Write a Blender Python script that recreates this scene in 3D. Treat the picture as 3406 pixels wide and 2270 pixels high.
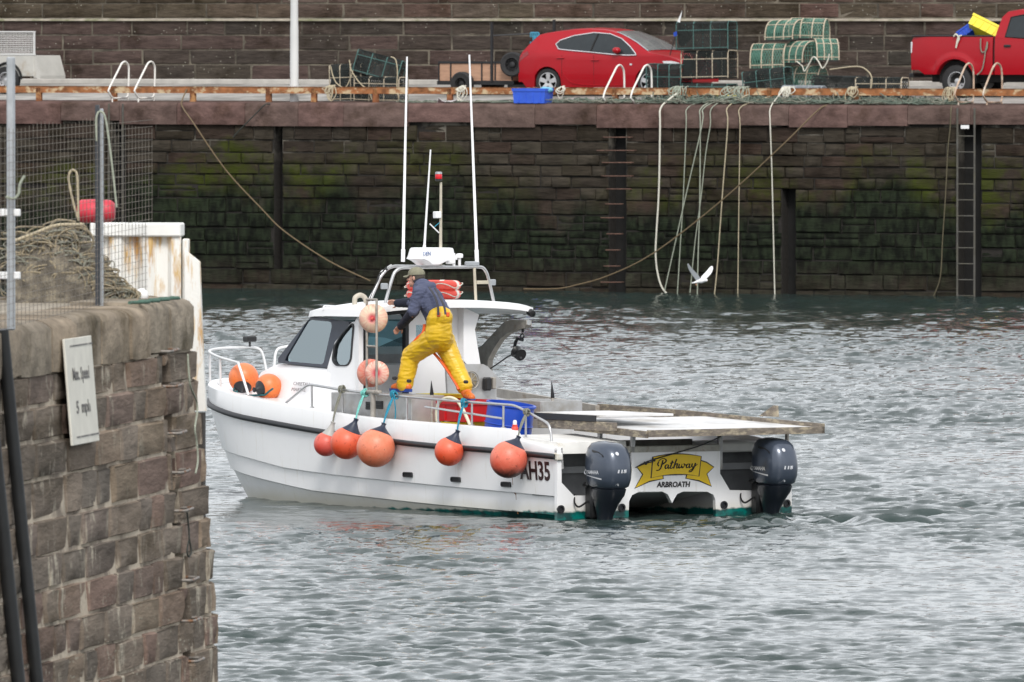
import bpy, math, random
import numpy as np
from mathutils import Vector, Matrix
for o in list(bpy.data.objects): bpy.data.objects.remove(o)
random.seed(7)
S = bpy.context.scene
COL = S.collection
R = math.radians

# ------------------------------------------------------------------ camera, sky, sun, exposure
FPX, CAMH, YHOR, CX, CY = 42000.0, 6.19, 54.0, 1703.0, 1135.0      # focal length in photo pixels, eye height, horizon row
PITCH = math.atan((CY - YHOR) / FPX)
cd = bpy.data.cameras.new('camera'); cam = bpy.data.objects.new('camera', cd); COL.objects.link(cam)
cam.location = (0, 0, CAMH); cam.rotation_euler = (math.pi/2 - PITCH, 0, 0)
cd.sensor_width = 36.0; cd.lens = FPX / 3406.0 * 36.0; cd.clip_start = 1.0; cd.clip_end = 5000
cd.dof.use_dof = True; cd.dof.focus_distance = 156.0; cd.dof.aperture_fstop = cd.lens / 32.0
S.camera = cam
S.render.resolution_x, S.render.resolution_y = 1024, 682

SUN_EL, SUN_AZ = R(46), R(174)          # azimuth clockwise from +Y: high behind the camera, a little to the right
w = bpy.data.worlds.new('World'); S.world = w; w.use_nodes = True
nt = w.node_tree; nt.nodes.clear()
out = nt.nodes.new('ShaderNodeOutputWorld'); bg = nt.nodes.new('ShaderNodeBackground')
sky = nt.nodes.new('ShaderNodeTexSky'); sky.sky_type = 'NISHITA'; sky.sun_disc = False
sky.sun_elevation = SUN_EL; sky.sun_rotation = SUN_AZ; sky.dust_density = 3.0; sky.air_density = 1.0
hsv = nt.nodes.new('ShaderNodeHueSaturation'); hsv.inputs['Saturation'].default_value = 0.22
mixc = nt.nodes.new('ShaderNodeMix'); mixc.data_type = 'RGBA'; mixc.inputs[0].default_value = 0.62
mixc.inputs[7].default_value = (8.6, 8.9, 9.3, 1)      # even cloud cover over the whole sky
tc = nt.nodes.new('ShaderNodeTexCoord'); cn = nt.nodes.new('ShaderNodeTexNoise')
cn.inputs['Scale'].default_value = 3.5; cn.inputs['Detail'].default_value = 5
cm = nt.nodes.new('ShaderNodeMapping'); cm.inputs['Scale'].default_value = (1, 1, 3)
cr = nt.nodes.new('ShaderNodeMapRange'); cr.inputs[1].default_value = .3; cr.inputs[2].default_value = .7
cr.inputs[3].default_value = .72; cr.inputs[4].default_value = 1.22
mul = nt.nodes.new('ShaderNodeMix'); mul.data_type = 'RGBA'; mul.blend_type = 'MULTIPLY'; mul.inputs[0].default_value = 1.0
nt.links.new(tc.outputs['Generated'], cm.inputs[0]); nt.links.new(cm.outputs[0], cn.inputs['Vector'])
nt.links.new(cn.outputs['Fac'], cr.inputs[0])
nt.links.new(sky.outputs[0], hsv.inputs['Color']); nt.links.new(hsv.outputs[0], mixc.inputs[6])
nt.links.new(mixc.outputs[2], mul.inputs[6]); nt.links.new(cr.outputs[0], mul.inputs[7])
nt.links.new(mul.outputs[2], bg.inputs['Color']); nt.links.new(bg.outputs[0], out.inputs[0])
bg.inputs['Strength'].default_value = 0.115
ld = bpy.data.lights.new('sun', 'SUN'); sun = bpy.data.objects.new('sun', ld); COL.objects.link(sun)
ld.energy = 1.5; ld.angle = R(18); ld.color = (1.0, 0.96, 0.9)
sd = Vector((math.sin(SUN_AZ)*math.cos(SUN_EL), math.cos(SUN_AZ)*math.cos(SUN_EL), math.sin(SUN_EL)))
sun.rotation_euler = sd.to_track_quat('Z', 'Y').to_euler()
S.view_settings.view_transform = 'Standard'; S.view_settings.look = 'None'
S.view_settings.exposure = 0.58; S.view_settings.gamma = 1.0; S.view_settings.use_curve_mapping = False

# ------------------------------------------------------------------ photo pixels to places
_c = np.array([0, 0, CAMH]); _f = np.array([0, math.cos(PITCH), -math.sin(PITCH)]); _u = np.array([0, math.sin(PITCH), math.cos(PITCH)])
def ray(x, y): return _f + np.array([1., 0, 0])*(x-CX)/FPX - _u*(y-CY)/FPX
def on_plane(x, y, p0, n):
    r = ray(x, y); t = ((np.array(p0, float)-_c) @ np.array(n, float))/(r @ np.array(n, float)); return _c + t*r
def on_level(x, y, z): return on_plane(x, y, (0, 0, z), (0, 0, 1))
class Frame:                         # a place with its own axes: x, y in plan, z up
    def __init__(s, o, ang): s.o = np.array([o[0], o[1], 0.]); s.ang = ang; s.X = np.array([math.cos(ang), math.sin(ang), 0]); s.Y = np.array([-math.sin(ang), math.cos(ang), 0])
    def loc(s, p): d = p - s.o; return Vector((d @ s.X, d @ s.Y, p[2]))
    def w(s, x, y, z=0): return s.o + s.X*x + s.Y*y + np.array([0, 0, z])
    def px(s, x, y, a=None, b=None, z=None):
        if a is not None: return s.loc(on_plane(x, y, s.w(a, 0), s.X))
        if b is not None: return s.loc(on_plane(x, y, s.w(0, b), s.Y))
        return s.loc(on_level(x, y, z))
PSI = R(28); QO = on_level(1900, 972, 0)
Q = Frame(QO, -PSI)                  # quay: x along the wall, y inland, z up
TH = R(33); BH = 1.745
_co = on_level(1852, 1728, 0); _pr = np.array([-math.cos(TH), -math.sin(TH), 0])
B = Frame(_co - _pr*BH, math.pi/2 + TH)   # boat: x forward, y to port, z up
_pc = on_level(684, 985, 3.86); PIA = R(90-8.1)
P = Frame(_pc, PIA)                  # pier: x along its face away from the camera, y into the pier

# ------------------------------------------------------------------ objects
def link(o, parent=None):
    COL.objects.link(o)
    if parent is not None: o.parent = parent
    return o
def tag(o, label, cat, group=None, kind=None):
    o['label'] = label; o['category'] = cat
    if group: o['group'] = group
    if kind: o['kind'] = kind
    return o
def thing(name, label, cat, frame=None, at=(0, 0, 0), rz=0, group=None):
    o = bpy.data.objects.new(name, None); link(o); o.empty_display_size = .2
    if frame is not None:
        o.location = Vector(frame.w(*at)); o.rotation_euler = (0, 0, frame.ang + rz)
    else: o.location = at; o.rotation_euler = (0, 0, rz)
    tag(o, label, cat, group); return o
def copy_tree(o, parent=None):
    c = o.copy(); COL.objects.link(c); c.parent = parent
    for ch in o.children: copy_tree(ch, c)
    return c

class MB:
    def __init__(s): s.v = []; s.f = []; s.m = []
    def add(s, vs, fs, mi=0):
        k = len(s.v); s.v += [tuple(p) for p in vs]; s.f += [tuple(i+k for i in f) for f in fs]; s.m += [mi]*len(fs); return s
    def box(s, c, d, mi=0, rot=None, bev=0.0):
        hx, hy, hz = d[0]/2, d[1]/2, d[2]/2
        if bev <= 0:
            vs = [Vector((x, y, z)) for z in (-hz, hz) for y in (-hy, hy) for x in (-hx, hx)]
            fs = [(0, 2, 3, 1), (4, 5, 7, 6), (0, 1, 5, 4), (2, 6, 7, 3), (0, 4, 6, 2), (1, 3, 7, 5)]
        else:
            b = min(bev, hx*.9, hy*.9, hz*.9); vs = []; idx = {}
            for sx in (-1, 1):
                for sy in (-1, 1):
                    for sz in (-1, 1):
                        for ax in range(3):
                            h = [hx-b, hy-b, hz-b]; h[ax] += b
                            idx[(sx, sy, sz, ax)] = len(vs); vs.append(Vector((sx*h[0], sy*h[1], sz*h[2])))
            fs = []
            g = lambda a, b_, c_, ax: idx[(a, b_, c_, ax)]
            for sg in (-1, 1):
                fs.append((g(sg, -1, -1, 0), g(sg, 1, -1, 0), g(sg, 1, 1, 0), g(sg, -1, 1, 0)) if sg > 0 else (g(sg, -1, -1, 0), g(sg, -1, 1, 0), g(sg, 1, 1, 0), g(sg, 1, -1, 0)))
                fs.append((g(-1, sg, -1, 1), g(-1, sg, 1, 1), g(1, sg, 1, 1), g(1, sg, -1, 1)) if sg > 0 else (g(-1, sg, -1, 1), g(1, sg, -1, 1), g(1, sg, 1, 1), g(-1, sg, 1, 1)))
                fs.append((g(-1, -1, sg, 2), g(1, -1, sg, 2), g(1, 1, sg, 2), g(-1, 1, sg, 2)) if sg > 0 else (g(-1, -1, sg, 2), g(-1, 1, sg, 2), g(1, 1, sg, 2), g(1, -1, sg, 2)))
            for p_ in (-1, 1):
                for q_ in (-1, 1):
                    fs.append((g(p_, q_, -1, 0), g(p_, q_, 1, 0), g(p_, q_, 1, 1), g(p_, q_, -1, 1)))
                    fs.append((g(p_, -1, q_, 0), g(p_, 1, q_, 0), g(p_, 1, q_, 2), g(p_, -1, q_, 2)))
                    fs.append((g(-1, p_, q_, 1), g(1, p_, q_, 1), g(1, p_, q_, 2), g(-1, p_, q_, 2)))
                    for r_ in (-1, 1): fs.append((g(p_, q_, r_, 0), g(p_, q_, r_, 1), g(p_, q_, r_, 2)))
        if rot is not None: vs = [rot @ p for p in vs]
        c = Vector(c); return s.add([p + c for p in vs], fs, mi)
    def tube(s, pts, r, n=8, closed=False, mi=0, flat=None):
        pts = [Vector(p) for p in pts]; N = len(pts)
        rs = r if isinstance(r, (list, tuple)) else [r]*N
        rings = []; up = None
        for i in range(N):
            if closed: t = pts[(i+1) % N] - pts[i-1]
            else: t = pts[min(i+1, N-1)] - pts[max(i-1, 0)]
            if t.length < 1e-9: t = Vector((0, 0, 1))
            t.normalize()
            if up is None:
                up = Vector((0, 0, 1)) if abs(t.z) < .9 else Vector((1, 0, 0))
            x = (up - t*up.dot(t))
            if x.length < 1e-6: x = t.orthogonal()
            x.normalize(); y = t.cross(x); up = x
            rings.append([pts[i] + (x*math.cos(a)*(flat or 1) + y*math.sin(a))*rs[i] for a in [2*math.pi*k/n for k in range(n)]])
        return s.loft(rings, closed, mi=mi)
    def loft(s, rings, closed=False, caps=True, mi=0, ringclosed=True):
        n = len(rings[0]); k = len(s.v); vs = [p for r_ in rings for p in r_]; fs = []
        N = len(rings)
        for i in range(N if closed else N-1):
            j = (i+1) % N
            for a in range(n if ringclosed else n-1):
                b = (a+1) % n; fs.append((i*n+a, i*n+b, j*n+b, j*n+a))
        if caps and not closed and ringclosed: fs.append(tuple(range(n-1, -1, -1))); fs.append(tuple((N-1)*n+a for a in range(n)))
        return s.add(vs, fs, mi)
    def lathe(s, prof, n=20, M=None, mi=0, caps=True):
        M = M or Matrix.Identity(4)
        rings = [[M @ Vector((r*math.cos(2*math.pi*k/n), r*math.sin(2*math.pi*k/n), z)) for k in range(n)] for r, z in prof]
        return s.loft(rings, mi=mi, caps=caps)
    def prism(s, poly, fn0, fn1, mi=0):          # polygon in 2-D, its two caps given by two mappings
        n = len(poly); vs = [fn0(*p) for p in poly] + [fn1(*p) for p in poly]
        fs = [tuple(range(n)), tuple(range(2*n-1, n-1, -1))] + [(i, (i+1) % n, n+(i+1) % n, n+i) for i in range(n)]
        return s.add(vs, fs, mi)
    def ring_panel(s, outer, inner, f0, f1, mi=0):  # frame between two loops with as many points
        n = len(outer); vs = [f0(*p) for p in outer]+[f0(*p) for p in inner]+[f1(*p) for p in outer]+[f1(*p) for p in inner]; fs = []
        for i in range(n):
            j = (i+1) % n
            fs += [(i, j, n+j, n+i), (2*n+i, 3*n+i, 3*n+j, 2*n+j), (i, 2*n+i, 2*n+j, j), (n+i, n+j, 3*n+j, 3*n+i)]
        return s.add(vs, fs, mi)
    def mesh(s, name, mats, smooth=None):
        me = bpy.data.meshes.new(name); me.from_pydata(s.v, [], s.f)
        for m_ in (mats if isinstance(mats, (list, tuple)) else [mats]): me.materials.append(m_)
        if any(s.m): me.polygons.foreach_set('material_index', s.m)
        me.update()
        import bmesh
        bm = bmesh.new(); bm.from_mesh(me); bmesh.ops.recalc_face_normals(bm, faces=bm.faces); bm.to_mesh(me); bm.free()
        if smooth is not None:
            me.polygons.foreach_set('use_smooth', [True]*len(me.polygons)); me.set_sharp_from_angle(angle=R(smooth))
        return me
    def build(s, name, mats, parent=None, smooth=None):
        return link(bpy.data.objects.new(name, s.mesh(name, mats, smooth)), parent)
def spline(pts, n=8, closed=False):             # smooth curve through points (Catmull-Rom)
    pts = [Vector(p) for p in pts]; N = len(pts); o = []
    for i in range(N if closed else N-1):
        g = lambda k: pts[k % N] if closed else pts[max(0, min(N-1, k))]
        a, b, c, d = g(i-1), g(i), g(i+1), g(i+2)
        for k in range(n):
            t = k/n; o.append(.5*((2*b)+(c-a)*t+(2*a-5*b+4*c-d)*t*t+(3*b-a-3*c+d)*t**3))
    if not closed: o.append(pts[-1])
    return o
def fillet(pts, r=.06, n=4):                    # polyline with rounded corners
    pts = [Vector(p) for p in pts]; o = [pts[0]]
    for i in range(1, len(pts)-1):
        a, b, c = pts[i-1], pts[i], pts[i+1]; q = min(r, (a-b).length*.45, (c-b).length*.45)
        p0 = b+(a-b).normalized()*q; p1 = b+(c-b).normalized()*q
        for k in range(n+1): t = k/n; o.append(p0*(1-t)**2+b*2*t*(1-t)+p1*t*t)
    return o+[pts[-1]]
def resample(poly, n, r=0):
    if r: poly = [(p.x, p.y) for p in fillet([Vector((x, y, 0)) for x, y in [((poly[-1][0]+poly[0][0])/2, (poly[-1][1]+poly[0][1])/2)]+list(poly)+[((poly[-1][0]+poly[0][0])/2, (poly[-1][1]+poly[0][1])/2)]], r, 5)][:-1]
    cx = sum(p[0] for p in poly)/len(poly); cy = sum(p[1] for p in poly)/len(poly); o = []
    for k in range(n):
        a = 2*math.pi*k/n; dx, dy = math.cos(a), math.sin(a); best = None
        for i in range(len(poly)):
            (x1, y1), (x2, y2) = poly[i], poly[(i+1) % len(poly)]; ex, ey = x2-x1, y2-y1; den = dx*ey-dy*ex
            if abs(den) < 1e-12: continue
            t = ((x1-cx)*ey-(y1-cy)*ex)/den; u = ((x1-cx)*dy-(y1-cy)*dx)/den
            if t > 0 and -1e-6 <= u <= 1+1e-6 and (best is None or t > best): best = t
        o.append((cx+dx*best, cy+dy*best))
    return o
def text_mesh(txt, size, name, mat, parent=None, shear=0, sx=1.0, depth=.0015, bold=0.0):
    cu = bpy.data.curves.new('t', 'FONT'); cu.body = txt; cu.size = size; cu.align_x = 'CENTER'; cu.align_y = 'CENTER'; cu.extrude = depth; cu.shear = shear; cu.offset = bold
    cu.resolution_u = 3
    to = bpy.data.objects.new('t', cu); COL.objects.link(to); dg = bpy.context.evaluated_depsgraph_get()
    me = bpy.data.meshes.new_from_object(to.evaluated_get(dg)); bpy.data.objects.remove(to)
    me.transform(Matrix.Diagonal((sx, 1, 1, 1))); me.materials.clear(); me.materials.append(mat); me.name = name
    return link(bpy.data.objects.new(name, me), parent)

# ------------------------------------------------------------------ materials
def nodes(name):
    m = bpy.data.materials.new(name); m.use_nodes = True; n = m.node_tree.nodes; l = m.node_tree.links
    return m, n, l, n['Principled BSDF']
def noise(n, l, scale, detail=4, vec=None, rough=.55):
    t = n.new('ShaderNodeTexNoise'); t.inputs['Scale'].default_value = scale; t.inputs['Detail'].default_value = detail; t.inputs['Roughness'].default_value = rough
    if vec is not None: l.new(vec, t.inputs['Vector'])
    return t.outputs['Fac']
def rng(n, l, v, a, b, c=0., d=1.):
    r = n.new('ShaderNodeMapRange'); r.inputs[1].default_value = a; r.inputs[2].default_value = b; r.inputs[3].default_value = c; r.inputs[4].default_value = d; l.new(v, r.inputs[0]); return r.outputs[0]
def mix(n, l, f, a, b, mode='MIX'):
    x = n.new('ShaderNodeMix'); x.data_type = 'RGBA'; x.blend_type = mode
    for i, q in ((0, f), (6, a), (7, b)):
        if isinstance(q, (int, float)): x.inputs[i].default_value = q
        elif isinstance(q, tuple): x.inputs[i].default_value = q+(1,) if len(q) == 3 else q
        else: l.new(q, x.inputs[i])
    return x.outputs[2]
def math_(n, l, op, a, b=None):
    x = n.new('ShaderNodeMath'); x.operation = op
    for i, q in ((0, a), (1, b)):
        if q is None: continue
        if isinstance(q, (int, float)): x.inputs[i].default_value = q
        else: l.new(q, x.inputs[i])
    return x.outputs[0]
def position(n, l, sc=(1, 1, 1)):
    g = n.new('ShaderNodeNewGeometry'); mp = n.new('ShaderNodeMapping'); mp.inputs['Scale'].default_value = sc; l.new(g.outputs['Position'], mp.inputs[0]); return mp.outputs[0]
def bump(n, l, bs, h, strength=.3, dist=.02):
    b = n.new('ShaderNodeBump'); b.inputs['Strength'].default_value = strength; b.inputs['Distance'].default_value = dist; l.new(h, b.inputs['Height']); l.new(b.outputs[0], bs.inputs['Normal'])
MATS = {}
def M(name, col, rough=.55, metal=0., var=.12, scale=6., col2=None, thr=(.45, .65), bmp=0., spec=.5, emit=None, coat=0, stretch=(1, 1, 1), trans=0):
    if name in MATS: return MATS[name]
    m, n, l, bs = nodes(name); v = position(n, l, stretch)
    nz = noise(n, l, scale, 5, v)
    c = mix(n, l, rng(n, l, nz, .3, .7), tuple(x*(1-var) for x in col), tuple(min(1, x*(1+var)) for x in col))
    if col2: c = mix(n, l, rng(n, l, noise(n, l, scale*.6, 6, v, .65), *thr), c, col2)
    l.new(c, bs.inputs['Base Color']); bs.inputs['Roughness'].default_value = rough; bs.inputs['Metallic'].default_value = metal
    bs.inputs['Specular IOR Level'].default_value = spec; bs.inputs['Coat Weight'].default_value = coat
    if trans: bs.inputs['Transmission Weight'].default_value = trans
    if bmp: bump(n, l, bs, noise(n, l, scale*4, 4, v), bmp)
    MATS[name] = m; return m
# ------------------------------------------------------------------ water
def make_water():
    rs = np.random.RandomState(3)
    d = [108.0]
    while d[-1] < 306: d.append(d[-1] + .066 + .11*((d[-1]-108)/198))
    d = np.array(d); nc = 520; fr = np.linspace(-1, 1, nc)
    half = 1.28*1703/FPX
    X = (d[:, None]*half)*fr[None, :]; Y = np.repeat(d[:, None], nc, 1)
    Z = np.zeros_like(X)
    for i in range(90):
        lam = 10**rs.uniform(math.log10(.17), math.log10(1.5)); th = R(196) + rs.normal(0, .5)
        k = 2*math.pi/lam; amp = .0112*lam**1.0/(1+(lam/.62)**2)*rs.uniform(.5, 1.3)
        ph = rs.uniform(0, 6.28); kx, ky = k*math.sin(th), k*math.cos(th)
        Z += amp*np.sin(kx*X+ky*Y+ph+.8*np.sin(.31*X+.17*Y+i))
    for lam, amp, th in ((5.5, .012, 215), (8.5, .014, 190)):
        k = 2*math.pi/lam; Z += amp*np.sin(k*math.sin(R(th))*X+k*math.cos(R(th))*Y)
    # gusts: patches of rougher and smoother water; calm lee beside the hull
    g = .80+.30*np.sin(.23*X+.061*Y+1)*np.sin(.11*Y-.2*X)+.22*np.sin(.9*X+.35*Y+np.sin(.5*X))*np.sin(.21*Y+.3*X)+.1*np.sin(1.7*X-.6*Y)
    bx = (X-B.o[0])*B.X[0]+(Y-B.o[1])*B.X[1]; by = (X-B.o[0])*B.Y[0]+(Y-B.o[1])*B.Y[1]
    lee = np.exp(-((by-3.6)/3.6)**2)*(1/(1+np.exp(-(bx+1.5)*1.4)))*(1/(1+np.exp((bx-9.5)*1.2)))
    far = 1/(1+np.exp((Y-272)/6.0))
    Z *= g*(1-.84*lee)*(.6+.4*far)
    # stern wash
    st = np.exp(-((bx+2.4)/1.6)**2)*np.exp(-((by+1.2)/2.3)**2)
    wx, wy = bx+.5*np.sin(1.9*by+.7)+.25*np.sin(4.3*by-1.1*bx), by+.4*np.sin(2.3*bx)+.2*np.sin(5.1*bx+by)
    Z += st*(.05*np.sin(2.6*wx+1.1*wy)+.04*np.sin(4.7*wx-3.3*wy+1)+.025*np.sin(7.3*wy+3.1*wx)+.02*np.sin(9.7*wx-4*wy))
    Z += .10*np.exp(-((bx+1.5)/.5)**2)*np.exp(-((by+2.9)/1.1)**2)
    nr = len(d); v = np.stack([X, Y, Z], -1).reshape(-1, 3)
    i = np.arange((nr-1)*(nc-1)); r_, c_ = i//(nc-1), i % (nc-1); a = r_*nc+c_
    f = np.stack([a, a+1, a+nc+1, a+nc], -1)
    k0 = len(v)
    ext = np.array([[X[0, 0], d[0], 0], [X[0, -1], d[0], 0], [X[-1, -1], d[-1], 0], [X[-1, 0], d[-1], 0], [-900, -60, 0], [900, -60, 0], [900, 900, 0], [-900, 900, 0]], float)
    v = np.vstack([v, ext]); f2 = np.array([[0, 4, 5, 1], [1, 5, 6, 2], [2, 6, 7, 3], [3, 7, 4, 0]])+k0; f2 = f2[:, ::-1]
    f = np.vstack([f, f2]); me = bpy.data.meshes.new('water')
    me.vertices.add(len(v)); me.vertices.foreach_set('co', v.ravel()); me.loops.add(len(f)*4); me.loops.foreach_set('vertex_index', f.ravel().astype(np.int32))
    me.polygons.add(len(f)); me.polygons.foreach_set('loop_start', np.arange(0, len(f)*4, 4, dtype=np.int32)); me.polygons.foreach_set('loop_total', np.full(len(f), 4, np.int32))
    me.polygons.foreach_set('use_smooth', np.ones(len(f), bool)); me.update(); me.validate()
    m, n, l, bs = nodes('harbour_water')
    bs.inputs['Base Color'].default_value = (.026, .042, .039, 1); bs.inputs['Roughness'].default_value = .09; bs.inputs['IOR'].default_value = 1.333
    p_ = position(n, l, (1, .55, 1))
    hgt = math_(n, l, 'ADD', noise(n, l, 7, 3, p_), math_(n, l, 'MULTIPLY', noise(n, l, 22, 2, p_), .35))
    bump(n, l, bs, hgt, .17, .05)
    m2, n, l, bs = nodes('open_harbour_water'); bs.inputs['Base Color'].default_value = (.026, .042, .039, 1); bs.inputs['Roughness'].default_value = .09; bs.inputs['IOR'].default_value = 1.333
    p_ = position(n, l, (1, .8, 1)); bump(n, l, bs, math_(n, l, 'ADD', noise(n, l, 1.6, 5, p_, .65), math_(n, l, 'MULTIPLY', noise(n, l, 6, 3, p_), .3)), .8, .22)
    me.materials.append(m); me.materials.append(m2); mi_ = np.zeros(len(f), np.int32); mi_[-4:] = 1; me.polygons.foreach_set('material_index', mi_); o = link(bpy.data.objects.new('water', me)); o['kind'] = 'structure'; return o
make_water()

# ------------------------------------------------------------------ stone
def stone_mat(name, cols, moss=False, streak=1.0, along=1.0, spots=0., rough=.85, drip=0.):
    m, n, l, bs = nodes(name)
    oi = n.new('ShaderNodeObjectInfo'); cr_ = n.new('ShaderNodeValToRGB'); l.new(oi.outputs['Random'], cr_.inputs[0])
    e = cr_.color_ramp.elements
    while len(e) < len(cols): e.new(.5)
    for i, c in enumerate(cols): e[i].position = i/(len(cols)-1) if len(cols) > 1 else 0; e[i].color = c+(1,)
    ps = position(n, l, (1, along, 1)); pst = position(n, l, (1, along, 6*streak))
    c = mix(n, l, 1.0, cr_.outputs[0], rng(n, l, noise(n, l, 2.2, 6, pst, .65), .28, .72, .55, 1.4), 'MULTIPLY')
    c = mix(n, l, rng(n, l, noise(n, l, 1.1, 6, ps, .7), .5, .68), c, mix(n, l, 1.0, c, (.5, .48, .42), 'MULTIPLY'))
    if spots:
        vo = n.new('ShaderNodeTexVoronoi'); vo.inputs['Scale'].default_value = 9; l.new(ps, vo.inputs['Vector'])
        sp = math_(n, l, 'MULTIPLY', rng(n, l, vo.outputs['Distance'], .16, .07), rng(n, l, noise(n, l, 1.7, 3, ps), .5, .56))
        c = mix(n, l, math_(n, l, 'MULTIPLY', sp, spots), c, (.42, .41, .35))
    if moss:
        sx = n.new('ShaderNodeSeparateXYZ'); g = n.new('ShaderNodeNewGeometry'); l.new(g.outputs['Position'], sx.inputs[0]); z = sx.outputs[2]
        nb = noise(n, l, .55, 5, ps, .6); zz = math_(n, l, 'ADD', z, math_(n, l, 'MULTIPLY', math_(n, l, 'SUBTRACT', nb, .5), 3.4))
        band = math_(n, l, 'MULTIPLY', math_(n, l, 'MULTIPLY', rng(n, l, zz, 1.4, 2.0), rng(n, l, zz, 3.2, 2.65)), rng(n, l, noise(n, l, .16, 3, ps), .44, .56))
        pat = rng(n, l, noise(n, l, 1.2, 6, ps, .7), .42, .56)
        c = mix(n, l, math_(n, l, 'MULTIPLY', math_(n, l, 'MULTIPLY', band, pat), .85), c, (.042, .054, .007))
        n2 = noise(n, l, .42, 5, position(n, l, (1, 1, .7)), .62); z2 = math_(n, l, 'ADD', z, math_(n, l, 'MULTIPLY', math_(n, l, 'SUBTRACT', n2, .5), 4.2))
        dk = math_(n, l, 'MULTIPLY', rng(n, l, z2, 2.35, 1.75), rng(n, l, z, .1, .8, .35, 1.))
        weed = mix(n, l, rng(n, l, noise(n, l, 7, 4, position(n, l, (1, 1, .45))), .4, .62), (.006, .008, .006), (.02, .028, .016))
        c = mix(n, l, math_(n, l, 'MULTIPLY', dk, .93), c, weed)
    if drip:
        dr = math_(n, l, 'MULTIPLY', rng(n, l, noise(n, l, 2.2, 5, position(n, l, (5, 5*along, .55)), .7), .57, .65), rng(n, l, noise(n, l, .9, 3, ps), .40, .52)); c = mix(n, l, math_(n, l, 'MULTIPLY', dr, drip), c, (.40, .36, .29))
        gx = n.new('ShaderNodeNewGeometry'); sz = n.new('ShaderNodeSeparateXYZ'); l.new(gx.outputs['Position'], sz.inputs[0]); v2 = n.new('ShaderNodeTexVoronoi'); v2.inputs['Scale'].default_value = 26; l.new(ps, v2.inputs['Vector'])
        bn = math_(n, l, 'MULTIPLY', math_(n, l, 'MULTIPLY', rng(n, l, v2.outputs['Distance'], .30, .18), rng(n, l, noise(n, l, 5, 4, ps, .7), .47, .58)), rng(n, l, math_(n, l, 'ADD', sz.outputs[2], math_(n, l, 'MULTIPLY', noise(n, l, 1.1, 3, ps), 1.2)), 2.5, 1.7)); c = mix(n, l, math_(n, l, 'MULTIPLY', bn, .8), c, (.34, .32, .26))
    l.new(c, bs.inputs['Base Color']); bs.inputs['Roughness'].default_value = rough; bs.inputs['Specular IOR Level'].default_value = .07
    h = math_(n, l, 'ADD', noise(n, l, 5, 6, pst, .65), math_(n, l, 'MULTIPLY', noise(n, l, 24, 3, ps), .4)); bump(n, l, bs, h, .8, .03)
    return m
QST = stone_mat('quay_stone', [(.034, .027, .020), (.044, .036, .027), (.030, .025, .020), (.050, .034, .027), (.037, .030, .024), (.052, .044, .034)], moss=True)
UST = stone_mat('upper_wall_stone', [(.07, .052, .042), (.105, .066, .056), (.085, .069, .05), (.06, .047, .034), (.115, .08, .072), (.092, .079, .058)], spots=.7)
LST = stone_mat('lower_back_wall_stone', [(.05, .04, .034), (.068, .052, .045), (.045, .04, .034), (.08, .056, .05), (.058, .05, .04)], spots=.7)
COP = stone_mat('coping_stone', [(.115, .071, .062), (.135, .083, .074), (.105, .070, .061), (.125, .086, .075)], streak=.3)
PST = stone_mat('pier_stone', [(.18, .145, .115), (.16, .135, .112), (.205, .165, .13), (.15, .13, .11), (.195, .135, .112), (.22, .175, .13)], streak=.25, along=.2, spots=0, drip=.9)
PCO = stone_mat('pier_coping_stone', [(.29, .245, .19), (.25, .215, .17), (.27, .22, .165)], streak=.3)
def mortar_mat(name, light, dark, zsplit=None, thr=(.46, .58), moss=False):
    m, n, l, bs = nodes(name); ps = position(n, l); f = rng(n, l, noise(n, l, 1.6, 5, ps, .65), *thr)
    if zsplit is not None:
        sx = n.new('ShaderNodeSeparateXYZ'); g = n.new('ShaderNodeNewGeometry'); l.new(g.outputs['Position'], sx.inputs[0])
        f = math_(n, l, 'MULTIPLY', f, rng(n, l, sx.outputs[2], zsplit-.35, zsplit+.25))
    l.new(mix(n, l, f, dark, light), bs.inputs['Base Color']); bs.inputs['Roughness'].default_value = .95
    bump(n, l, bs, noise(n, l, 9, 5, ps), .8, .03); return m
QMO = mortar_mat('quay_mortar', (.15, .135, .11), (.017, .0145, .012), 3.2)
UMO = mortar_mat('upper_wall_mortar', (.15, .13, .10), (.055, .047, .036), None, (.42, .62))
PMO = mortar_mat('pier_mortar', (.43, .37, .29), (.17, .14, .11), None, (.38, .52))

def stone_variants(name, mat, bev=.09, jit=.05, n=7):
    vs = []
    for i in range(n):
        mb = MB(); mb.box((0, 0, 0), (1, 1, 1)); c = [list(p) for p in mb.v]; mb = MB()
        j = lambda s_: random.uniform(-s_, s_)
        # back 4, shoulder 4 and face 8 points: a block whose front edge is worn round
        fr = []
        for (x, z) in ((-.5, -.5), (0, -.5), (.5, -.5), (.5, 0), (.5, .5), (0, .5), (-.5, .5), (-.5, 0)):
            fr.append((x, z))
        k = .9
        r0 = [(x, .5, z) for x, z in fr]; r1 = [(x+j(.006), -.34, z+j(.012)) for x, z in fr]
        r2 = [(x*(1-bev*k)+j(jit*.4), -.46+j(.03), z*(1-bev*2.1)+j(jit)) for x, z in fr]; r3 = [(x*(1-bev*2.8)+j(jit*.5), -.5+j(.05), z*(1-bev*4.4)+j(jit)) for x, z in fr]
        mb.loft([r0, r1, r2, r3], caps=False)
        k0 = len(mb.v); mb.v.append((j(.1), -.5+j(.05), j(.08)))
        for a in range(8): mb.f.append((24+a, 24+(a+1) % 8, k0)); mb.m.append(0)
        vs.append(mb.mesh(name, mat, 34))
    return vs
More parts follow.
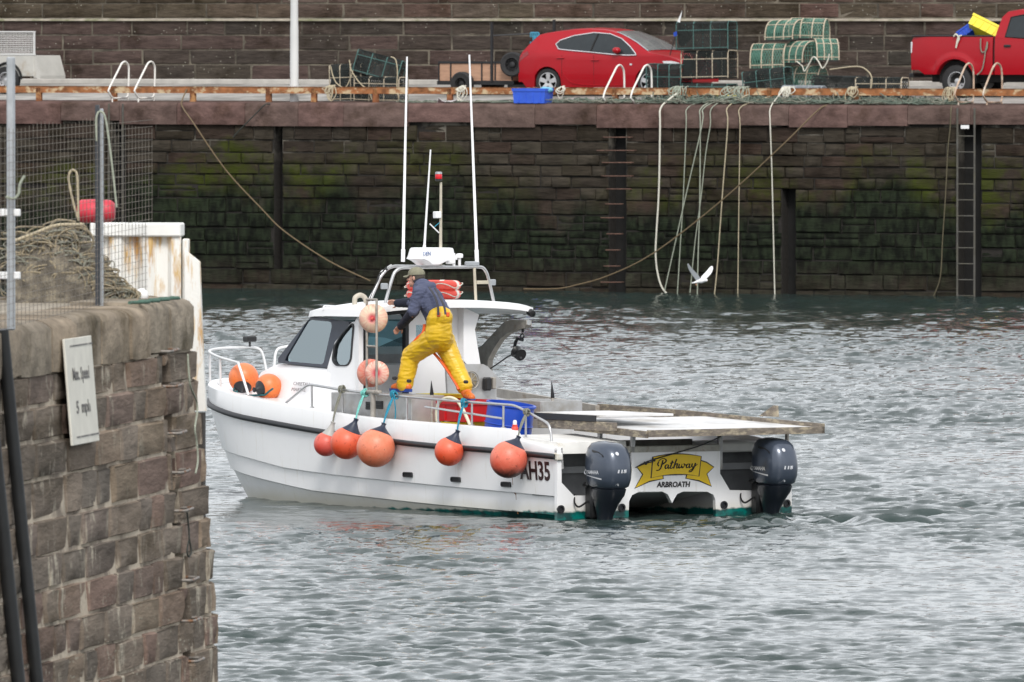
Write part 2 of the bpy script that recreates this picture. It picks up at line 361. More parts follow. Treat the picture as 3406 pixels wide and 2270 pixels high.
def put_stones(items, variants, parent, name='stone', keep=300, stuffname='far_stones', view=None):
    """items: (x, y, z, lx, ly, lz, rz). The largest become objects, the rest one joined part."""
    items = sorted(items, key=lambda t: (-t[3]*t[5] if view is None or view[0] < t[0] < view[1] else 10))
    if view: keep = min(keep, sum(view[0] < t[0] < view[1] for t in items))
    for t in items[:keep]:
        o = bpy.data.objects.new(name, random.choice(variants)); link(o, parent); o.location = t[:3]; o.scale = t[3:6]; o.rotation_euler = (0, 0, t[6])
    rest = items[keep:]
    if rest:
        mb = MB()
        for t in rest:
            me = random.choice(variants); Mx = Matrix.Translation(t[:3]) @ Matrix.Rotation(t[6], 4, 'Z') @ Matrix.Diagonal((t[3], t[4], t[5], 1))
            mb.add([Mx @ v.co for v in me.vertices], [tuple(p.vertices) for p in me.polygons])
        o = mb.build(stuffname, variants[0].materials[0], parent, 75); o['kind'] = 'stuff'

# ------------------------------------------------------------------ far quay: wall, coping, deck
QT = 4.22                                        # coping top
def qx(px, py=700, v=0): return Q.px(px, py, b=v).x
XL, XR = qx(-900), qx(4300); VL, VR = qx(-40), qx(3446)      # built length, and the stretch the photograph shows
DECKW, DECKZ = 8.0, 4.62
slots = [(qx(910), qx(938), .55, 3.7), (qx(2024), qx(2080), .0, 3.72), (qx(2598), qx(2645), .0, 2.1), (qx(3184), qx(3262), .0, 3.6), (qx(372), qx(418), 0, 3.6)]
quay = thing('quay_wall', 'weathered dark stone quay wall with green moss and black weed above the water', 'quay wall', Q)
core = MB(); slotb = MB(); cuts = sorted(set([XL-2, XR+2]+[s_[0] for s_ in slots]+[s_[1] for s_ in slots]))
for a, b in zip(cuts[:-1], cuts[1:]):
    inslot = [s_ for s_ in slots if s_[0]-1e-6 <= a and b <= s_[1]+1e-6]
    y0 = .36 if inslot else .035
    (slotb if inslot else core).box(((a+b)/2, (y0+2.0)/2, 1.42), (b-a-.0, 2.0-y0, 5.3))
core.build('wall_core', QMO, quay)
slotb.build('slot_backs', M('recess_black', (.008, .0075, .007), .9, var=.4, scale=4), quay)['kind'] = 'stuff'  # near-black slot backs: the darkness of the recesses is put into the colour
items = []; z = -.5; rowi = 0
while z < 3.72:
    h = random.choice((.25, .28, .30, .31, .34)) if z < 3.3 else 3.74-z
    if 3.74-(z+h) < .16: h = 3.74-z
    x = XL-random.random()*.6
    while x < XR:
        ln = random.uniform(.42, 1.15) if random.random() < .8 else random.uniform(.3, .45)
        a, b = x, x+ln; x = b
        for s_ in slots:
            if s_[2]-.2 < z+h/2 < s_[3]+.2:
                if a < s_[0] < b: b = s_[0]; x = max(s_[1], b)
                elif s_[0] <= a < s_[1]: a = s_[1]; b = max(b, a+.3); x = max(x, b)
        if b-a < .1: continue
        if z+h < .0: continue
        y = random.uniform(-.025, .03); hh = h-random.uniform(.012, .03); g_ = random.uniform(.012, .03)
        if random.random() < .16 and h > .27:        # course broken into two thin stones
            k = random.uniform(.4, .6); items.append(((a+b)/2, .12+y, z+h*k/2, b-a-g_, .26, h*k-.018, 0)); items.append(((a+b)/2, .12+y+.02, z+h*k+h*(1-k)/2, b-a-g_, .26, h*(1-k)-.018, 0)); continue
        items.append(((a+b)/2, .12+y, z+h/2+random.uniform(-.006, .006), b-a-g_, .26, hh, random.uniform(-.012, .012)))
    z += h; rowi += 1
put_stones([t for t in items if True], stone_variants('stone', QST, .03, .03), quay, keep=300, view=(VL, VR))
x = XL
while x < XR:                                    # big coping slabs with a rounded nose
    ln = random.uniform(1.15, 1.9); mb = MB(); hb = random.choice((.46, .5, .5, .53, .42)); y0 = -.075+random.uniform(-.006, .006)
    prof = [(y0, QT-hb), (y0, QT-.09), (y0+.02, QT-.04), (y0+.06, QT-.012), (y0+.12, QT), (1.1, QT+.04), (1.1, QT-hb)]
    mb.prism(prof, lambda a, b, x=x: (x+.006, a, b), lambda a, b, x=x, ln=ln: (x+ln-.006, a, b)); mb.build('coping_stone', COP, quay, 40); x += ln
def dz(v): return QT+.035+(DECKZ-QT-.035)*max(0, v-.9)/(DECKW-.9)      # deck level at v metres inland
DKM = M('deck_concrete', (.30, .285, .265), .9, var=.3, scale=1.4, col2=(.19, .18, .165), thr=(.48, .6), bmp=.5)
mb = MB(); mb.add([(XL-20, .95, dz(.95)), (XR+20, .95, dz(.95)), (XR+20, DECKW+.2, dz(DECKW+.2)), (XL-20, DECKW+.2, dz(DECKW+.2))], [(0, 1, 2, 3)])
o = mb.build('quay_deck', DKM); o.location = Vector(Q.w(0, 0)); o.rotation_euler = (0, 0, Q.ang); o['kind'] = 'structure'
# pale kerb under the back wall
KB = M('kerb_stone', (.40, .38, .35), .9, var=.15, scale=3)
mb = MB(); mb.box(((XL+XR)/2, DECKW-.16, DECKZ+.02), (XR-XL+30, .3, .14), bev=.02); o = mb.build('kerb', KB); o.location = Vector(Q.w(0, 0)); o.rotation_euler = (0, 0, Q.ang); o['kind'] = 'structure'

# ------------------------------------------------------------------ wall behind the quay
back = thing('harbour_wall', 'tall coursed brown sandstone wall with pale mortar and a ledge behind the quay', 'stone wall', Q, (0, DECKW, 0))
VX = DECKW; bl = qx(-900, 150, VX); br = qx(4300, 150, VX)
mb = MB(); mb.box(((bl+br)/2, .7625, 5.35), (br-bl+30, 1.675, 1.45)); mb.box(((bl+br)/2, .79, 7.3), (br-bl+30, 1.61, 2.45)); mb.build('wall_core', UMO, back)
ZL = 6.075
def courses(z0, z1, hs, y, variants, lo, hi):
    items = []; z = z0
    while z < z1-.05:
        h = min(random.choice(hs), z1-z)
        if z1-(z+h) < .15: h = z1-z
        x = bl-random.random()
        while x < br:
            ln = random.uniform(lo, hi); items.append((x+ln/2, y+random.uniform(-.008, .008), z+h/2, ln-random.uniform(.012, .022), .2, h-.016, 0)); x += ln
        z += h
    return items
va = stone_variants('stone', LST, .035, .02); vb = stone_variants('stone', UST, .035, .02)
put_stones(courses(DECKZ+.06, ZL, (.30, .345, .37, .33), .10-.09, va, .75, 1.75), va, back, keep=160, view=(VL, VR))
put_stones(courses(ZL+.07, ZL+1.45, (.33, .34), .10-.03, vb, .7, 1.7), vb, back, keep=140, stuffname='upper_stones', view=(VL, VR))
LEM = M('ledge_stone', (.36, .32, .26), .9, var=.25, scale=4, col2=(.2, .2, .12), thr=(.5, .65))
x = bl
while x < br:
    ln = random.uniform(1.5, 2.6); mb = MB(); mb.prism([(-.16, ZL), (-.16, ZL+.035), (.12, ZL+.075), (.12, ZL)], lambda a, b, x=x: (x+.004, a, b), lambda a, b, x=x, ln=ln: (x+ln-.004, a, b)); mb.build('ledge_stone', LEM, back); x += ln
# ------------------------------------------------------------------ stone pier with its ladder irons
PT = 3.86; BAT = .08; PR = .9
pier = thing('stone_pier', 'near stone pier of worn brown blocks with thick rounded coping', 'pier', P)
def pface(px, py):                              # pixel to (x, z) on the battered face
    n = P.Y + np.array([0, 0, 1.])*(-BAT); n = n/np.linalg.norm(n)
    return P.loc(on_plane(px, py, P.w(0, 0, PT), n))
def pat(q, z, inn=0.):                          # distance along the face to a place and heading
    off = BAT*(PT-z)-inn
    if q <= -PR: return (q, -off, 0.)
    ph = min((q+PR)/PR, math.pi/2)
    if q <= -PR+PR*math.pi/2: return (-PR+(PR+off)*math.sin(ph), PR-(PR+off)*math.cos(ph), ph)
    return (off, PR+(q+PR-PR*math.pi/2), math.pi/2)
RUNGS = [pface(*p_) for p_ in ((548, 1168), (563, 1284), (575, 1440), (586, 1570), (597, 1697), (616, 1928), (623, 2063), (634, 2197))]
items = []; z = PT-.43; QS, QE = -16.5, 3.0; first = True
while z > .15:
    h = random.choice((.26, .29, .31, .34, .27)) if not first else .24
    first = False; zb = z-h; q = QS-random.random()*.4
    rg = [r_ for r_ in RUNGS if zb+.02 < r_.z+.05 < z]
    while q < QE:
        ln = random.uniform(.5, 1.5) if -PR-.9 > q or q > .7 else random.uniform(.3, .5)
        a, b = q, q+ln; q = b
        if rg:
            g0, g1 = rg[0].x-.14, rg[0].x+.14
            if a < g0 < b: b = g0; q = g1
            elif g0 <= a < g1: a = g1; q = max(b, a+.3); b = q
        if b-a < .12: continue
        zc = (z+zb)/2; x_, y_, r_ = pat((a+b)/2, zc, .15+random.uniform(-.014, .012))
        sl = (b-a)-random.choice((.01, .02, .04, .07, .10))
        items.append((x_, y_, zc, sl, .3, h-random.uniform(.008, .034), r_+random.uniform(-.012, .012)))
    if rg:
        zt = rg[0].z-.03
        if zt-zb > .05: x_, y_, r_ = pat(rg[0].x, (zb+zt)/2, .15); items.append((x_, y_, (zb+zt)/2, .27, .3, zt-zb-.01, r_))
        zt2 = min(z, rg[0].z+.16)
        if z-zt2 > .05: x_, y_, r_ = pat(rg[0].x, (z+zt2)/2, .15); items.append((x_, y_, (z+zt2)/2, .27, .3, z-zt2-.01, r_))
    z = zb
put_stones(items, stone_variants('stone', PST, .022, .02, 9), pier, keep=300)
mb = MB(); ang = [k*.15 for k in range(11)]
NX0, NX1 = min(r_.x for r_ in RUNGS)-.15, max(r_.x for r_ in RUNGS)+.15
def outline(z, inn, notch=False): return [(QS-1, *[pat(QS, z, inn)[1]])] + [pat(q, z, inn)[:2] for q in [QS+2*k for k in range(8)] if q < NX0-.05] + ([pat(NX0, z, inn)[:2], pat(NX0, z, .34)[:2], pat(NX1, z, .34)[:2], pat(NX1, z, inn)[:2]] if notch and NX1 < -PR else []) + [pat(-PR+PR*a, z, inn)[:2] for a in ang] + [pat(QE+2, z, inn)[:2], (-6, QE+6), (QS-1, QE+6)]
mb.loft([[Vector((x, y, z)) for x, y in outline(z, .026, True)] for z in (-.5, 1.2, PT-.42)]); mb.build('wall_core', PMO, pier)
PTM = M('pier_top_concrete', (.27, .235, .185), .95, var=.25, scale=2.5, col2=(.15, .13, .1), thr=(.5, .66), bmp=.6)
mb = MB(); mb.loft([[Vector((x, y, z)) for x, y in outline(PT, .5)] for z in (PT-.3, PT-.03)]); mb.build('top_surface', PTM, pier)
q = QS
while q < QE:                                   # coping blocks, worn round at the edge
    ln = random.uniform(.85, 1.5) if not (-1.6 < q < .9) else .42
    mb = MB(); rings = []; zt = PT+random.uniform(-.02, .015); ex = random.uniform(-.015, .03)
    for k in range(5):
        t = q+.008+(ln-.016)*k/4; sh = .03 if k in (0, 4) else 0
        pr = [(.62, zt-.42), (-.03-ex, zt-.42+sh*.3), (-.042-ex+sh*.5, zt-.3), (-.04-ex+sh*.5, zt-.075), (-.015+sh*.5, zt-.028-sh*.3), (.03+sh*.5, zt-.008-sh*.3), (.10, zt-sh*.2), (.62, zt)]
        ring = []
        for inn, zz in pr:
            x_, y_, r_ = pat(t, PT, inn if t <= -PR or inn < .5 else .5); ring.append(Vector((x_, y_, zz)))
        rings.append(ring)
    mb.loft(rings); mb.build('coping_stone', PCO, pier, 50); q += ln
IRON = M('ladder_iron', (.24, .22, .20), .6, .5, var=.3, scale=20, col2=(.2, .1, .05), thr=(.5, .6))
lad = thing('pier_ladder', 'row of iron step rungs climbing the near pier wall', 'ladder', P)
for r_ in RUNGS:
    mb = MB(); y_ = pat(r_.x, r_.z)[1]; mb.tube(fillet([(r_.x-.19, y_+.1, r_.z), (r_.x-.19, y_-.085, r_.z), (r_.x+.19, y_-.085, r_.z+.01), (r_.x+.19, y_+.1, r_.z+.01)], .05), .013, 8); mb.build('rung', IRON, lad, 60)
# thin line hanging down over the rungs
RG = lambda nm, c, **k: M(nm, c, .85, var=.25, scale=60, bmp=.3, **k)
ROPEG = RG('rope_pale_green', (.31, .335, .27)); ROPEB = RG('rope_beige', (.42, .36, .25)); ROPEW = RG('rope_white', (.6, .58, .5)); ROPEBR = RG('rope_brown', (.15, .108, .06)); ROPEBL = RG('rope_blue', (.02, .22, .33)); ROPETQ = RG('rope_turquoise', (.18, .52, .47)); ROPEK = RG('rope_dark', (.03, .035, .03)); ROPEGY = RG('rope_grey', (.2, .2, .16))
mb = MB(); pts = []
for p_ in ((556, 1178), (560, 1240), (566, 1288), (584, 1330), (588, 1370), (580, 1425), (586, 1470), (590, 1530), (582, 1575)):
    w_ = pface(*p_); pts.append((w_.x, pat(w_.x, w_.z)[1]-.17, w_.z))
mb.tube(spline(pts, 5), .008, 6); tag(mb.build('hanging_line', ROPEG, None, 60), 'thin grey green line draped over the pier ladder rungs', 'rope'); o = COL.objects[-1]
o.location = Vector(P.w(0, 0)); o.rotation_euler = (0, 0, P.ang)
mb = MB(); pts = []
for p_ in ((603, 1800), (598, 1835), (604, 1852), (612, 1835), (606, 1795), (604, 1760), (598, 1705)):
    w_ = pface(*p_); pts.append((w_.x, pat(w_.x, w_.z)[1]-.06, w_.z))
mb.tube(spline(pts, 5), .007, 6); o = mb.build('rope_loop', ROPEK, None, 60); tag(o, 'small dark rope loop hanging from a rung on the pier', 'rope')
o.location = Vector(P.w(0, 0)); o.rotation_euler = (0, 0, P.ang)

# speed sign
sg = thing('speed_sign', 'white board reading Max. Speed 5 mph fixed to the pier wall', 'sign', P)
c0 = pface(236, 1302); wv = Vector((1, 0, 0)); hv = Vector((0, -BAT, -1)).normalized()*-1; nv = wv.cross(hv).normalized()
if nv.y > 0: nv = -nv
a0 = pface(190, 1300); a1 = pface(283, 1300); SW = (pface(300, 1290).x-pface(212, 1308).x); SH = .83
Rm = Matrix((wv, hv, nv)).transposed().to_4x4()
base = Matrix.Translation(Vector((c0.x+.02, pat(c0.x, c0.z)[1], c0.z)) + nv*.075) @ Rm
SGM = M('sign_white', (.64, .62, .55), .6, var=.08, scale=5, col2=(.5, .46, .38), thr=(.62, .75))
BLK = M('sign_black', (.13, .125, .12), .7, var=.4, scale=12, col2=(.4, .38, .34), thr=(.52, .62))
mb = MB(); mb.box((0, 0, 0), (SW, SH, .02), bev=.004); o = mb.build('board', SGM, sg); o.matrix_local = base
for t, y_, sz, wd in  (('Max. Speed', .13, .135, .62), ('5', -.13, .135, .09), ('mph', -.13, .135, .32)):
    o = text_mesh(t, sz, 'lettering', BLK, sg, depth=.001, bold=.003); k = SW*wd/max(.01, o.dimensions.x if o.dimensions.x > 0 else .6); bx = [v.co.x for v in o.data.vertices]; k = SW*wd/(max(bx)-min(bx))
    o.matrix_local = base @ Matrix.Translation(({'5': -.22*SW, 'mph': .09*SW}.get(t, 0), y_, .0125)) @ Matrix.Diagonal((k, 1, 1, 1))
for y_ in (SH*.5-.06, -SH*.5+.06):
    mb = MB(); mb.box((0, 0, 0), (SW*.86, .012, .002)); o = mb.build('border_line', BLK, sg); o.matrix_local = base @ Matrix.Translation(({'5': -.22*SW, 'mph': .09*SW}.get(t, 0), y_, .0125))

# fence on the pier
GALV = M('galvanised_steel', (.42, .44, .46), .45, .6, var=.12, scale=12); DKST = M('dark_channel', (.05, .055, .065), .5, .3)
WHP = M('white_paint_metal', (.78, .78, .78), .4, var=.04)
f1 = P.px(37, 1086, z=PT); f2 = P.px(338, 1012, z=PT)
def zpx(fr, x, y, py):                          # height of a pixel row at a place in plan
    wpt = fr.w(x, y); return on_plane(fr_px(fr, x, y), py, wpt, (0, 1, 0))[2]
def fr_px(fr, x, y, z=3.9):
    d = fr.w(x, y, z)-_c; return CX+FPX*d[0]/(d @ _f)
fence = thing('mesh_fence', 'steel mesh fence panel on grey posts along the pier top', 'fence', P)
z1, z2 = zpx(P, f1.x, f1.y, 190), zpx(P, f2.x, f2.y, 362)
mb = MB(); mb.box((f1.x, f1.y, (PT-.03+z1)/2), (.06, .058, z1-PT+.03), bev=.01); mb.build('post', GALV, fence)
mb = MB(); mb.box((f2.x, f2.y, (PT-.03+z2)/2), (.03, .03, z2-PT+.03), bev=.006); mb.build('post', GALV, fence)
mb = MB(); mb.box((f2.x-.02, f2.y+.03, (PT-.03+z2+.03)/2), (.05, .03, z2-PT+.06), bev=.004); mb.build('channel', DKST, fence)
dv = Vector((f2.x-f1.x, f2.y-f1.y, 0)); L0 = dv.length; dv.normalize(); perpx = (338-37)/L0
mb = MB(); t0, t1 = -.35*L0, L0*(515-37)/(338-37); nw = 46; zb, zt = PT+.0, zpx(P, f2.x, f2.y, 395)
for k in range(nw+1):
    t = t0+(t1-t0)*k/nw; p_ = Vector((f1.x, f1.y, 0))+dv*t; tz = zt+.02*math.sin(k*.5) if t < L0*1.02 else zt-.02-.10*(t-L0)/(t1-L0)
    mb.tube([(p_.x-.02, p_.y-.03, zb), (p_.x-.02, p_.y-.03, tz)], .0020, 4)
for k in range(27):
    z_ = zb+.01+(zt-zb)*k/27; a_ = Vector((f1.x, f1.y, z_))+dv*t0; b_ = Vector((f1.x, f1.y, z_))+dv*t1
    mb.tube([(a_.x-.02, a_.y-.033, z_), (b_.x-.02, b_.y-.033, z_)], .0016, 4)
o = mb.build('wire_mesh', M('mesh_wire', (.17, .15, .125), .7, .2), fence); o['kind'] = 'stuff'
for py in (708, 917):
    z_ = zpx(P, f1.x, f1.y, py); a_ = P.px(-160, py, a=f1.x); mb = MB(); mb.box(((f1.x+a_.x)/2, (f1.y-.02+a_.y)/2-.02, z_), (.05, abs(a_.y-f1.y)+.08, .055), bev=.006); mb.build('rail', WHP, fence)
# ropes tied about the posts
def rope_at(name, label, pts, r, mat, fr=P, off=0, cat='rope', n=6, group=None):
    mb = MB(); mb.tube(spline(pts, n), r, 7); o = mb.build(name, mat, None, 60); tag(o, label, cat, group); o.location = Vector(fr.w(0, 0)); o.rotation_euler = (0, 0, fr.ang); return o
pp = lambda fr, x, y, a: tuple(fr.px(x, y, a=a))
rope_at('post_rope', 'pale rope knotted round the tall grey fence post', [pp(P, *q_, f1.x-.07) for q_ in ((20, 655), (45, 662), (62, 645), (66, 615), (82, 585))], .011, ROPEG)
rope_at('post_rope', 'pale green line hanging from the shorter channel post', [pp(P, *q_, f2.x-.06) for q_ in ((322, 470), (320, 400), (330, 372), (348, 385), (360, 450), (374, 560), (388, 690))], .009, ROPEG)
rope_at('rope_bight', 'tall loop of cream rope standing above the net heap', [pp(P, *q_, f2.x+.25) for q_ in ((262, 735), (248, 690), (236, 640), (228, 590), (240, 566), (256, 580), (259, 640), (262, 735))], .010, ROPEB)

# net and rope heap, red float
hx, hy = P.px(285, 1000, z=PT).x+.9, P.px(285, 1000, z=PT).y
heap = thing('net_heap', 'tangled heap of beige rope and netting behind the pier fence', 'nets', P)
def mound(x, y): return max(0.0, 1-((x/1.1)**2+(y/.62)**2))**.65
rs = random.Random(5); mb = MB()
yl, yr = P.px(60, 900, a=hx).y, P.px(470, 900, a=hx).y; hcy = (yl+yr)/2; hw = abs(yl-yr)/2
prof_h = [(-1, 0), (-.78, .06), (-.45, .33), (-.15, .62), (.1, .74), (.45, .74), (.75, .66), (1, .55)]
def hh_(t): 
    for (a, va_), (b, vb_) in zip(prof_h[:-1], prof_h[1:]):
        if a <= t <= b: return va_+(vb_-va_)*(t-a)/(b-a)
    return 0
rows = []
for i in range(13):
    u = -1+2*i/12; row = []
    for j in range(31):
        t = -1+2*j/30; row.append(Vector((hx+u*.55, hcy+t*hw, PT-.03+(hh_(t)*.82*math.sqrt(max(0, 1-u*u))+rs.uniform(-.03, .03)*(abs(u) < .99)))))
    rows.append(row)
mb.loft(rows, ringclosed=False); o = mb.build('net_mass', M('old_netting', (.105, .09, .07), .95, var=.5, scale=14, col2=(.22, .19, .14), thr=(.48, .6), bmp=1.0), heap, 60)
mb = MB(); mb2 = MB(); mb3 = MB()
for k in range(150):
    t = rs.uniform(-.85, 1); cy_ = hcy+t*hw; top = PT+hh_(t)*.82; cz = PT+(top-PT)*rs.uniform(.2, 1.0)+.01; r_ = rs.uniform(.05, .17); ph = rs.uniform(0, 6.28); el = rs.uniform(.3, 1)
    pts = []; turns = rs.uniform(.6, 1.7)
    for i in range(12):
        a = ph+turns*2*math.pi*i/11; pts.append((hx-.5+rs.uniform(-.05, .05)+.25*(cz-PT)/.7, cy_+r_*math.cos(a)+rs.uniform(-.02, .02), max(PT, min(top+.04, cz+r_*el*math.sin(a)))))
    (mb if k % 3 else mb2).tube(spline(pts, 3), rs.choice((.005, .007, .009)), 5)
for m_, nm, mt in ((mb, 'rope_coils', RG('rope_heap_tan', (.27, .225, .15))), (mb2, 'rope_coils', ROPEGY)):
    o = m_.build(nm, mt, heap, 60); o['kind'] = 'stuff'
rope_at('mooring_rope', 'thick beige rope running from the net heap past the fence', [pp(P, *q_, f2.x+.15) for q_ in ((40, 805), (120, 775), (190, 750), (280, 748))], .014, ROPEB)
fx = hx+.5; fc = P.px(320, 703, a=fx)
mb = MB(); wr = abs(P.px(260, 703, a=fx).y-P.px(384, 703, a=fx).y)/2; hr = .095
mb.lathe([(.02, -wr), (hr*.8, -wr*.97), (hr, -wr*.8), (hr*1.06, 0), (hr*.96, wr*.8), (hr*.72, wr*.97), (.02, wr)], 20, Matrix.Translation(fc) @ Matrix.Rotation(R(90), 4, 'X'))
REDF = M('faded_red_plastic', (.56, .035, .06), .45, var=.2, scale=9)
o = mb.build('float', REDF, None, 60); tag(o, 'faded red cylindrical float on top of the net heap', 'float'); o.location = Vector(P.w(0, 0)); o.rotation_euler = (0, 0, P.ang)
# old floats lying on the pier top
for px_, py_, r_, mt, lb in ((455, 942, .05, DKST, 'small dark float lying at the foot of the net heap'), (470, 965, .06, WHP, 'small white float lying at the foot of the net heap')):
    c_ = P.px(px_, py_, a=hx-.35); mb = MB(); mb.lathe([(.001, -r_)]+[(r_*math.cos(a), r_*math.sin(a)) for a in [-1.2, -.6, 0, .6, 1.2]]+[(.001, r_)], 14, Matrix.Translation((c_.x, c_.y, PT-.03+r_)))
    o = mb.build('float', mt, None, 60); tag(o, lb, 'float'); o.location = Vector(P.w(0, 0)); o.rotation_euler = (0, 0, P.ang)
# loose rope on the pier edge
rope_at('loose_rope', 'dark green scrap of rope lying along the pier edge', [(f2.x+.1*i, f2.y-.35+.06*math.sin(i*1.3)-.0*i, PT+.02) for i in range(-4, 16)], .014, RG('rope_green_dark', (.06, .12, .09)))

# white steel fender piling beyond the pier end
RUSTW = None
def rust_white():
    m, n, l, bs = nodes('rust_stained_white_paint'); ps = position(n, l, (5, 5, .9)); f = rng(n, l, noise(n, l, 1.5, 6, ps, .7), .50, .60)
    c = mix(n, l, f, (.82, .81, .77), mix(n, l, rng(n, l, noise(n, l, 6, 5, ps), .4, .6), (.45, .2, .045), (.62, .42, .18)))
    l.new(c, bs.inputs['Base Color']); bs.inputs['Roughness'].default_value = .55; bump(n, l, bs, noise(n, l, 20, 4, position(n, l)), .25, .01); return m
RUSTW = rust_white(); WHC = M('white_cap_paint', (.80, .80, .77), .55, var=.05, scale=6, col2=(.5, .42, .3), thr=(.68, .8))
pile = thing('sheet_piling', 'white painted steel piling streaked with orange rust behind the pier corner', 'piling', P)
sx_ = .75; yL, yR = P.px(300, 800, a=sx_).y, P.px(602, 800, a=sx_).y
zt_ = P.px(500, 742, a=sx_).z; zc_ = P.px(500, 788, a=sx_).z
mb = MB(); prof = []; n_ = 3; wd = (yL-yR)/n_
for k in range(n_):
    y0 = yR+k*wd; prof += [(0, y0), (0, y0+wd*.32), (.06, y0+wd*.48), (.06, y0+wd*.82), (0, y0+wd*.98)]
prof2 = prof+[(x+.015, y) for x, y in reversed(prof)]
mb.prism(prof2, lambda a, b: (sx_+a, b, -1.0), lambda a, b: (sx_+a, b, zc_)); mb.build('sheet', RUSTW, pile)
mb = MB(); mb.box((sx_+.08, (yL+yR)/2+.0, (zt_+zc_)/2), (.22, yL-yR, zt_-zc_), bev=.012); mb.build('cap_beam', WHC, pile)
yR2 = P.px(622, 900, a=sx_).y; mb = MB(); mb.box((sx_+.05, (yR+yR2)/2-.01, (P.px(610, 795, a=sx_).z+2.3)/2), (.1, yR-yR2, P.px(610, 795, a=sx_).z-2.3), bev=.01); mb.build('edge_plate', RUSTW, pile)
pl = [P.px(*q_, a=sx_-.08) for q_ in ((614, 832), (664, 872), (668, 985), (676, 1200), (686, 1368), (640, 1368), (616, 1100))]
mb = MB(); mb.prism([(p_.y, p_.z) for p_ in pl], lambda a, b: (sx_-.09, a, b), lambda a, b: (sx_-.03, a, b)); mb.build('wing_plate', RUSTW, pile)
mb = MB(); a_ = P.px(660, 1372, a=sx_); mb.box((sx_-.05, a_.y, a_.z/2-.5), (.12, .12, a_.z+1.0)); mb.build('timber', M('dark_timber', (.05, .045, .04), .9, var=.3, scale=5), pile)
# black rubber pipes leaning on the pier face
BR = M('black_rubber', (.012, .013, .014), .5, var=.3, scale=5)
for (xa, xb), r_, lb in (((4, 96), .05, 'thick black pipe standing against the pier wall'), ((-62, 34), .055, 'second thick black pipe beside the pier wall, further from its corner')):
    t_ = pface(xa, 1330); b_ = pface(xb, 2260); mb = MB()
    p0 = Vector((t_.x, pat(t_.x, t_.z)[1]-.06, t_.z)); p1 = Vector((b_.x, pat(b_.x, b_.z)[1]-.06, b_.z)); d_ = p1-p0
    p1 = p0+d_*((p0.z+.4)/(p0.z-p1.z)); p0 = p0-d_*.25
    mb.tube([p0+(p1-p0)*k/8 for k in range(9)], r_, 12); o = mb.build('pipe', BR, None, 60); tag(o, lb, 'pipe'); o.location = Vector(P.w(0, 0)); o.rotation_euler = (0, 0, P.ang)
# ------------------------------------------------------------------ fishing boat (x forward, y port, z up)
boat = thing('fishing_boat', 'white twin hull fishing boat with forward wheelhouse and twin outboards', 'boat', B)
def ip(tab, a):
    if a <= tab[0][0]: return tab[0][1]
    for (x0, y0), (x1, y1) in zip(tab[:-1], tab[1:]):
        if a <= x1: return y0+(y1-y0)*(a-x0)/(x1-x0)
    return tab[-1][1]
ZG = [(0, .875), (.86, .955), (1.0, 1.06), (1.1, 1.082), (4.3, 1.137), (5.4, 1.19), (7.5, 1.344), (8.4, 1.425), (9.5, 1.5)]
ZR = [(0, .80), (1.5, .838), (3.1, .856), (5.5, .96), (7.5, 1.10), (8.6, 1.21), (9.5, 1.29)]
Z1 = [(0, .28), (3.1, .34), (5, .385), (6.3, .435), (7.25, .54), (8.75, .67)]
Z2 = [(0, .045), (3.1, .092), (5.9, .174), (7, .28), (8.45, .42)]
ZK = [(0, -.4), (6.5, -.4), (8.0, -.2)]
AS = [0, .4, .86, .93, 1.0, 1.1, 1.6, 2.2, 2.8, 3.4, 4, 4.6, 5.2, 5.8, 6.4]
def outl(ins, aE, bE, zt, a0=6.6, n=2.5, dz_=0.):
    pts = [(a, BH-ins) for a in AS]
    for k in range(0, 19):
        t = math.pi/2*k/18; pts.append((a0+(aE-a0)*math.sin(t)**(2/n), bE+(BH-ins-bE)*math.cos(t)**(2/n)))
    return [Vector((a, b, ip(zt, a)+dz_)) for a, b in pts]
LV = [outl(.085, 9.46, 0, ZG), outl(.012, 9.57, 0, ZG), outl(0, 9.6, 0, ZG, dz_=-.025), outl(0, 9.56, 0, ZR), outl(.0, 9.50, .05, ZR, dz_=-.06), outl(.035, 8.78, .75, Z1), outl(.068, 8.74, .77, Z1, dz_=-.016), outl(.085, 8.50, .9, Z2), outl(.118, 8.45, .92, Z2, dz_=-.016), outl(.4, 7.9, 1.12, ZK)]
def hull_mat():
    m, n, l, bs = nodes('hull_white'); tc_ = n.new('ShaderNodeTexCoord'); sx = n.new('ShaderNodeSeparateXYZ'); l.new(tc_.outputs['Object'], sx.inputs[0])
    ob = tc_.outputs['Object']; c = mix(n, l, rng(n, l, noise(n, l, 1.3, 5, ob), .3, .7), (.80, .80, .81), (.86, .86, .86))
    mp = n.new('ShaderNodeMapping'); mp.inputs['Scale'].default_value = (9, 9, .8); l.new(ob, mp.inputs[0])
    drip = math_(n, l, 'MULTIPLY', rng(n, l, noise(n, l, 1.2, 6, mp.outputs[0], .7), .58, .75), .42); c = mix(n, l, drip, c, (.55, .5, .4))
    nz = math_(n, l, 'MULTIPLY', math_(n, l, 'SUBTRACT', noise(n, l, 5, 5, ob), .5), .10)
    zz = math_(n, l, 'ADD', sx.outputs[2], nz)
    c = mix(n, l, math_(n, l, 'MULTIPLY', rng(n, l, zz, .2, .03), .5), c, (.55, .5, .33))
    th = math_(n, l, 'SUBTRACT', .085, math_(n, l, 'MULTIPLY', sx.outputs[0], .02))
    teal = rng(n, l, math_(n, l, 'SUBTRACT', zz, th), .012, -.012); c = mix(n, l, teal, c, mix(n, l, rng(n, l, noise(n, l, 6, 4, ob), .45, .55), (.0, .15, .13), (.01, .055, .055)))
    l.new(c, bs.inputs['Base Color']); bs.inputs['Roughness'].default_value = .28; bs.inputs['Coat Weight'].default_value = .2; return m
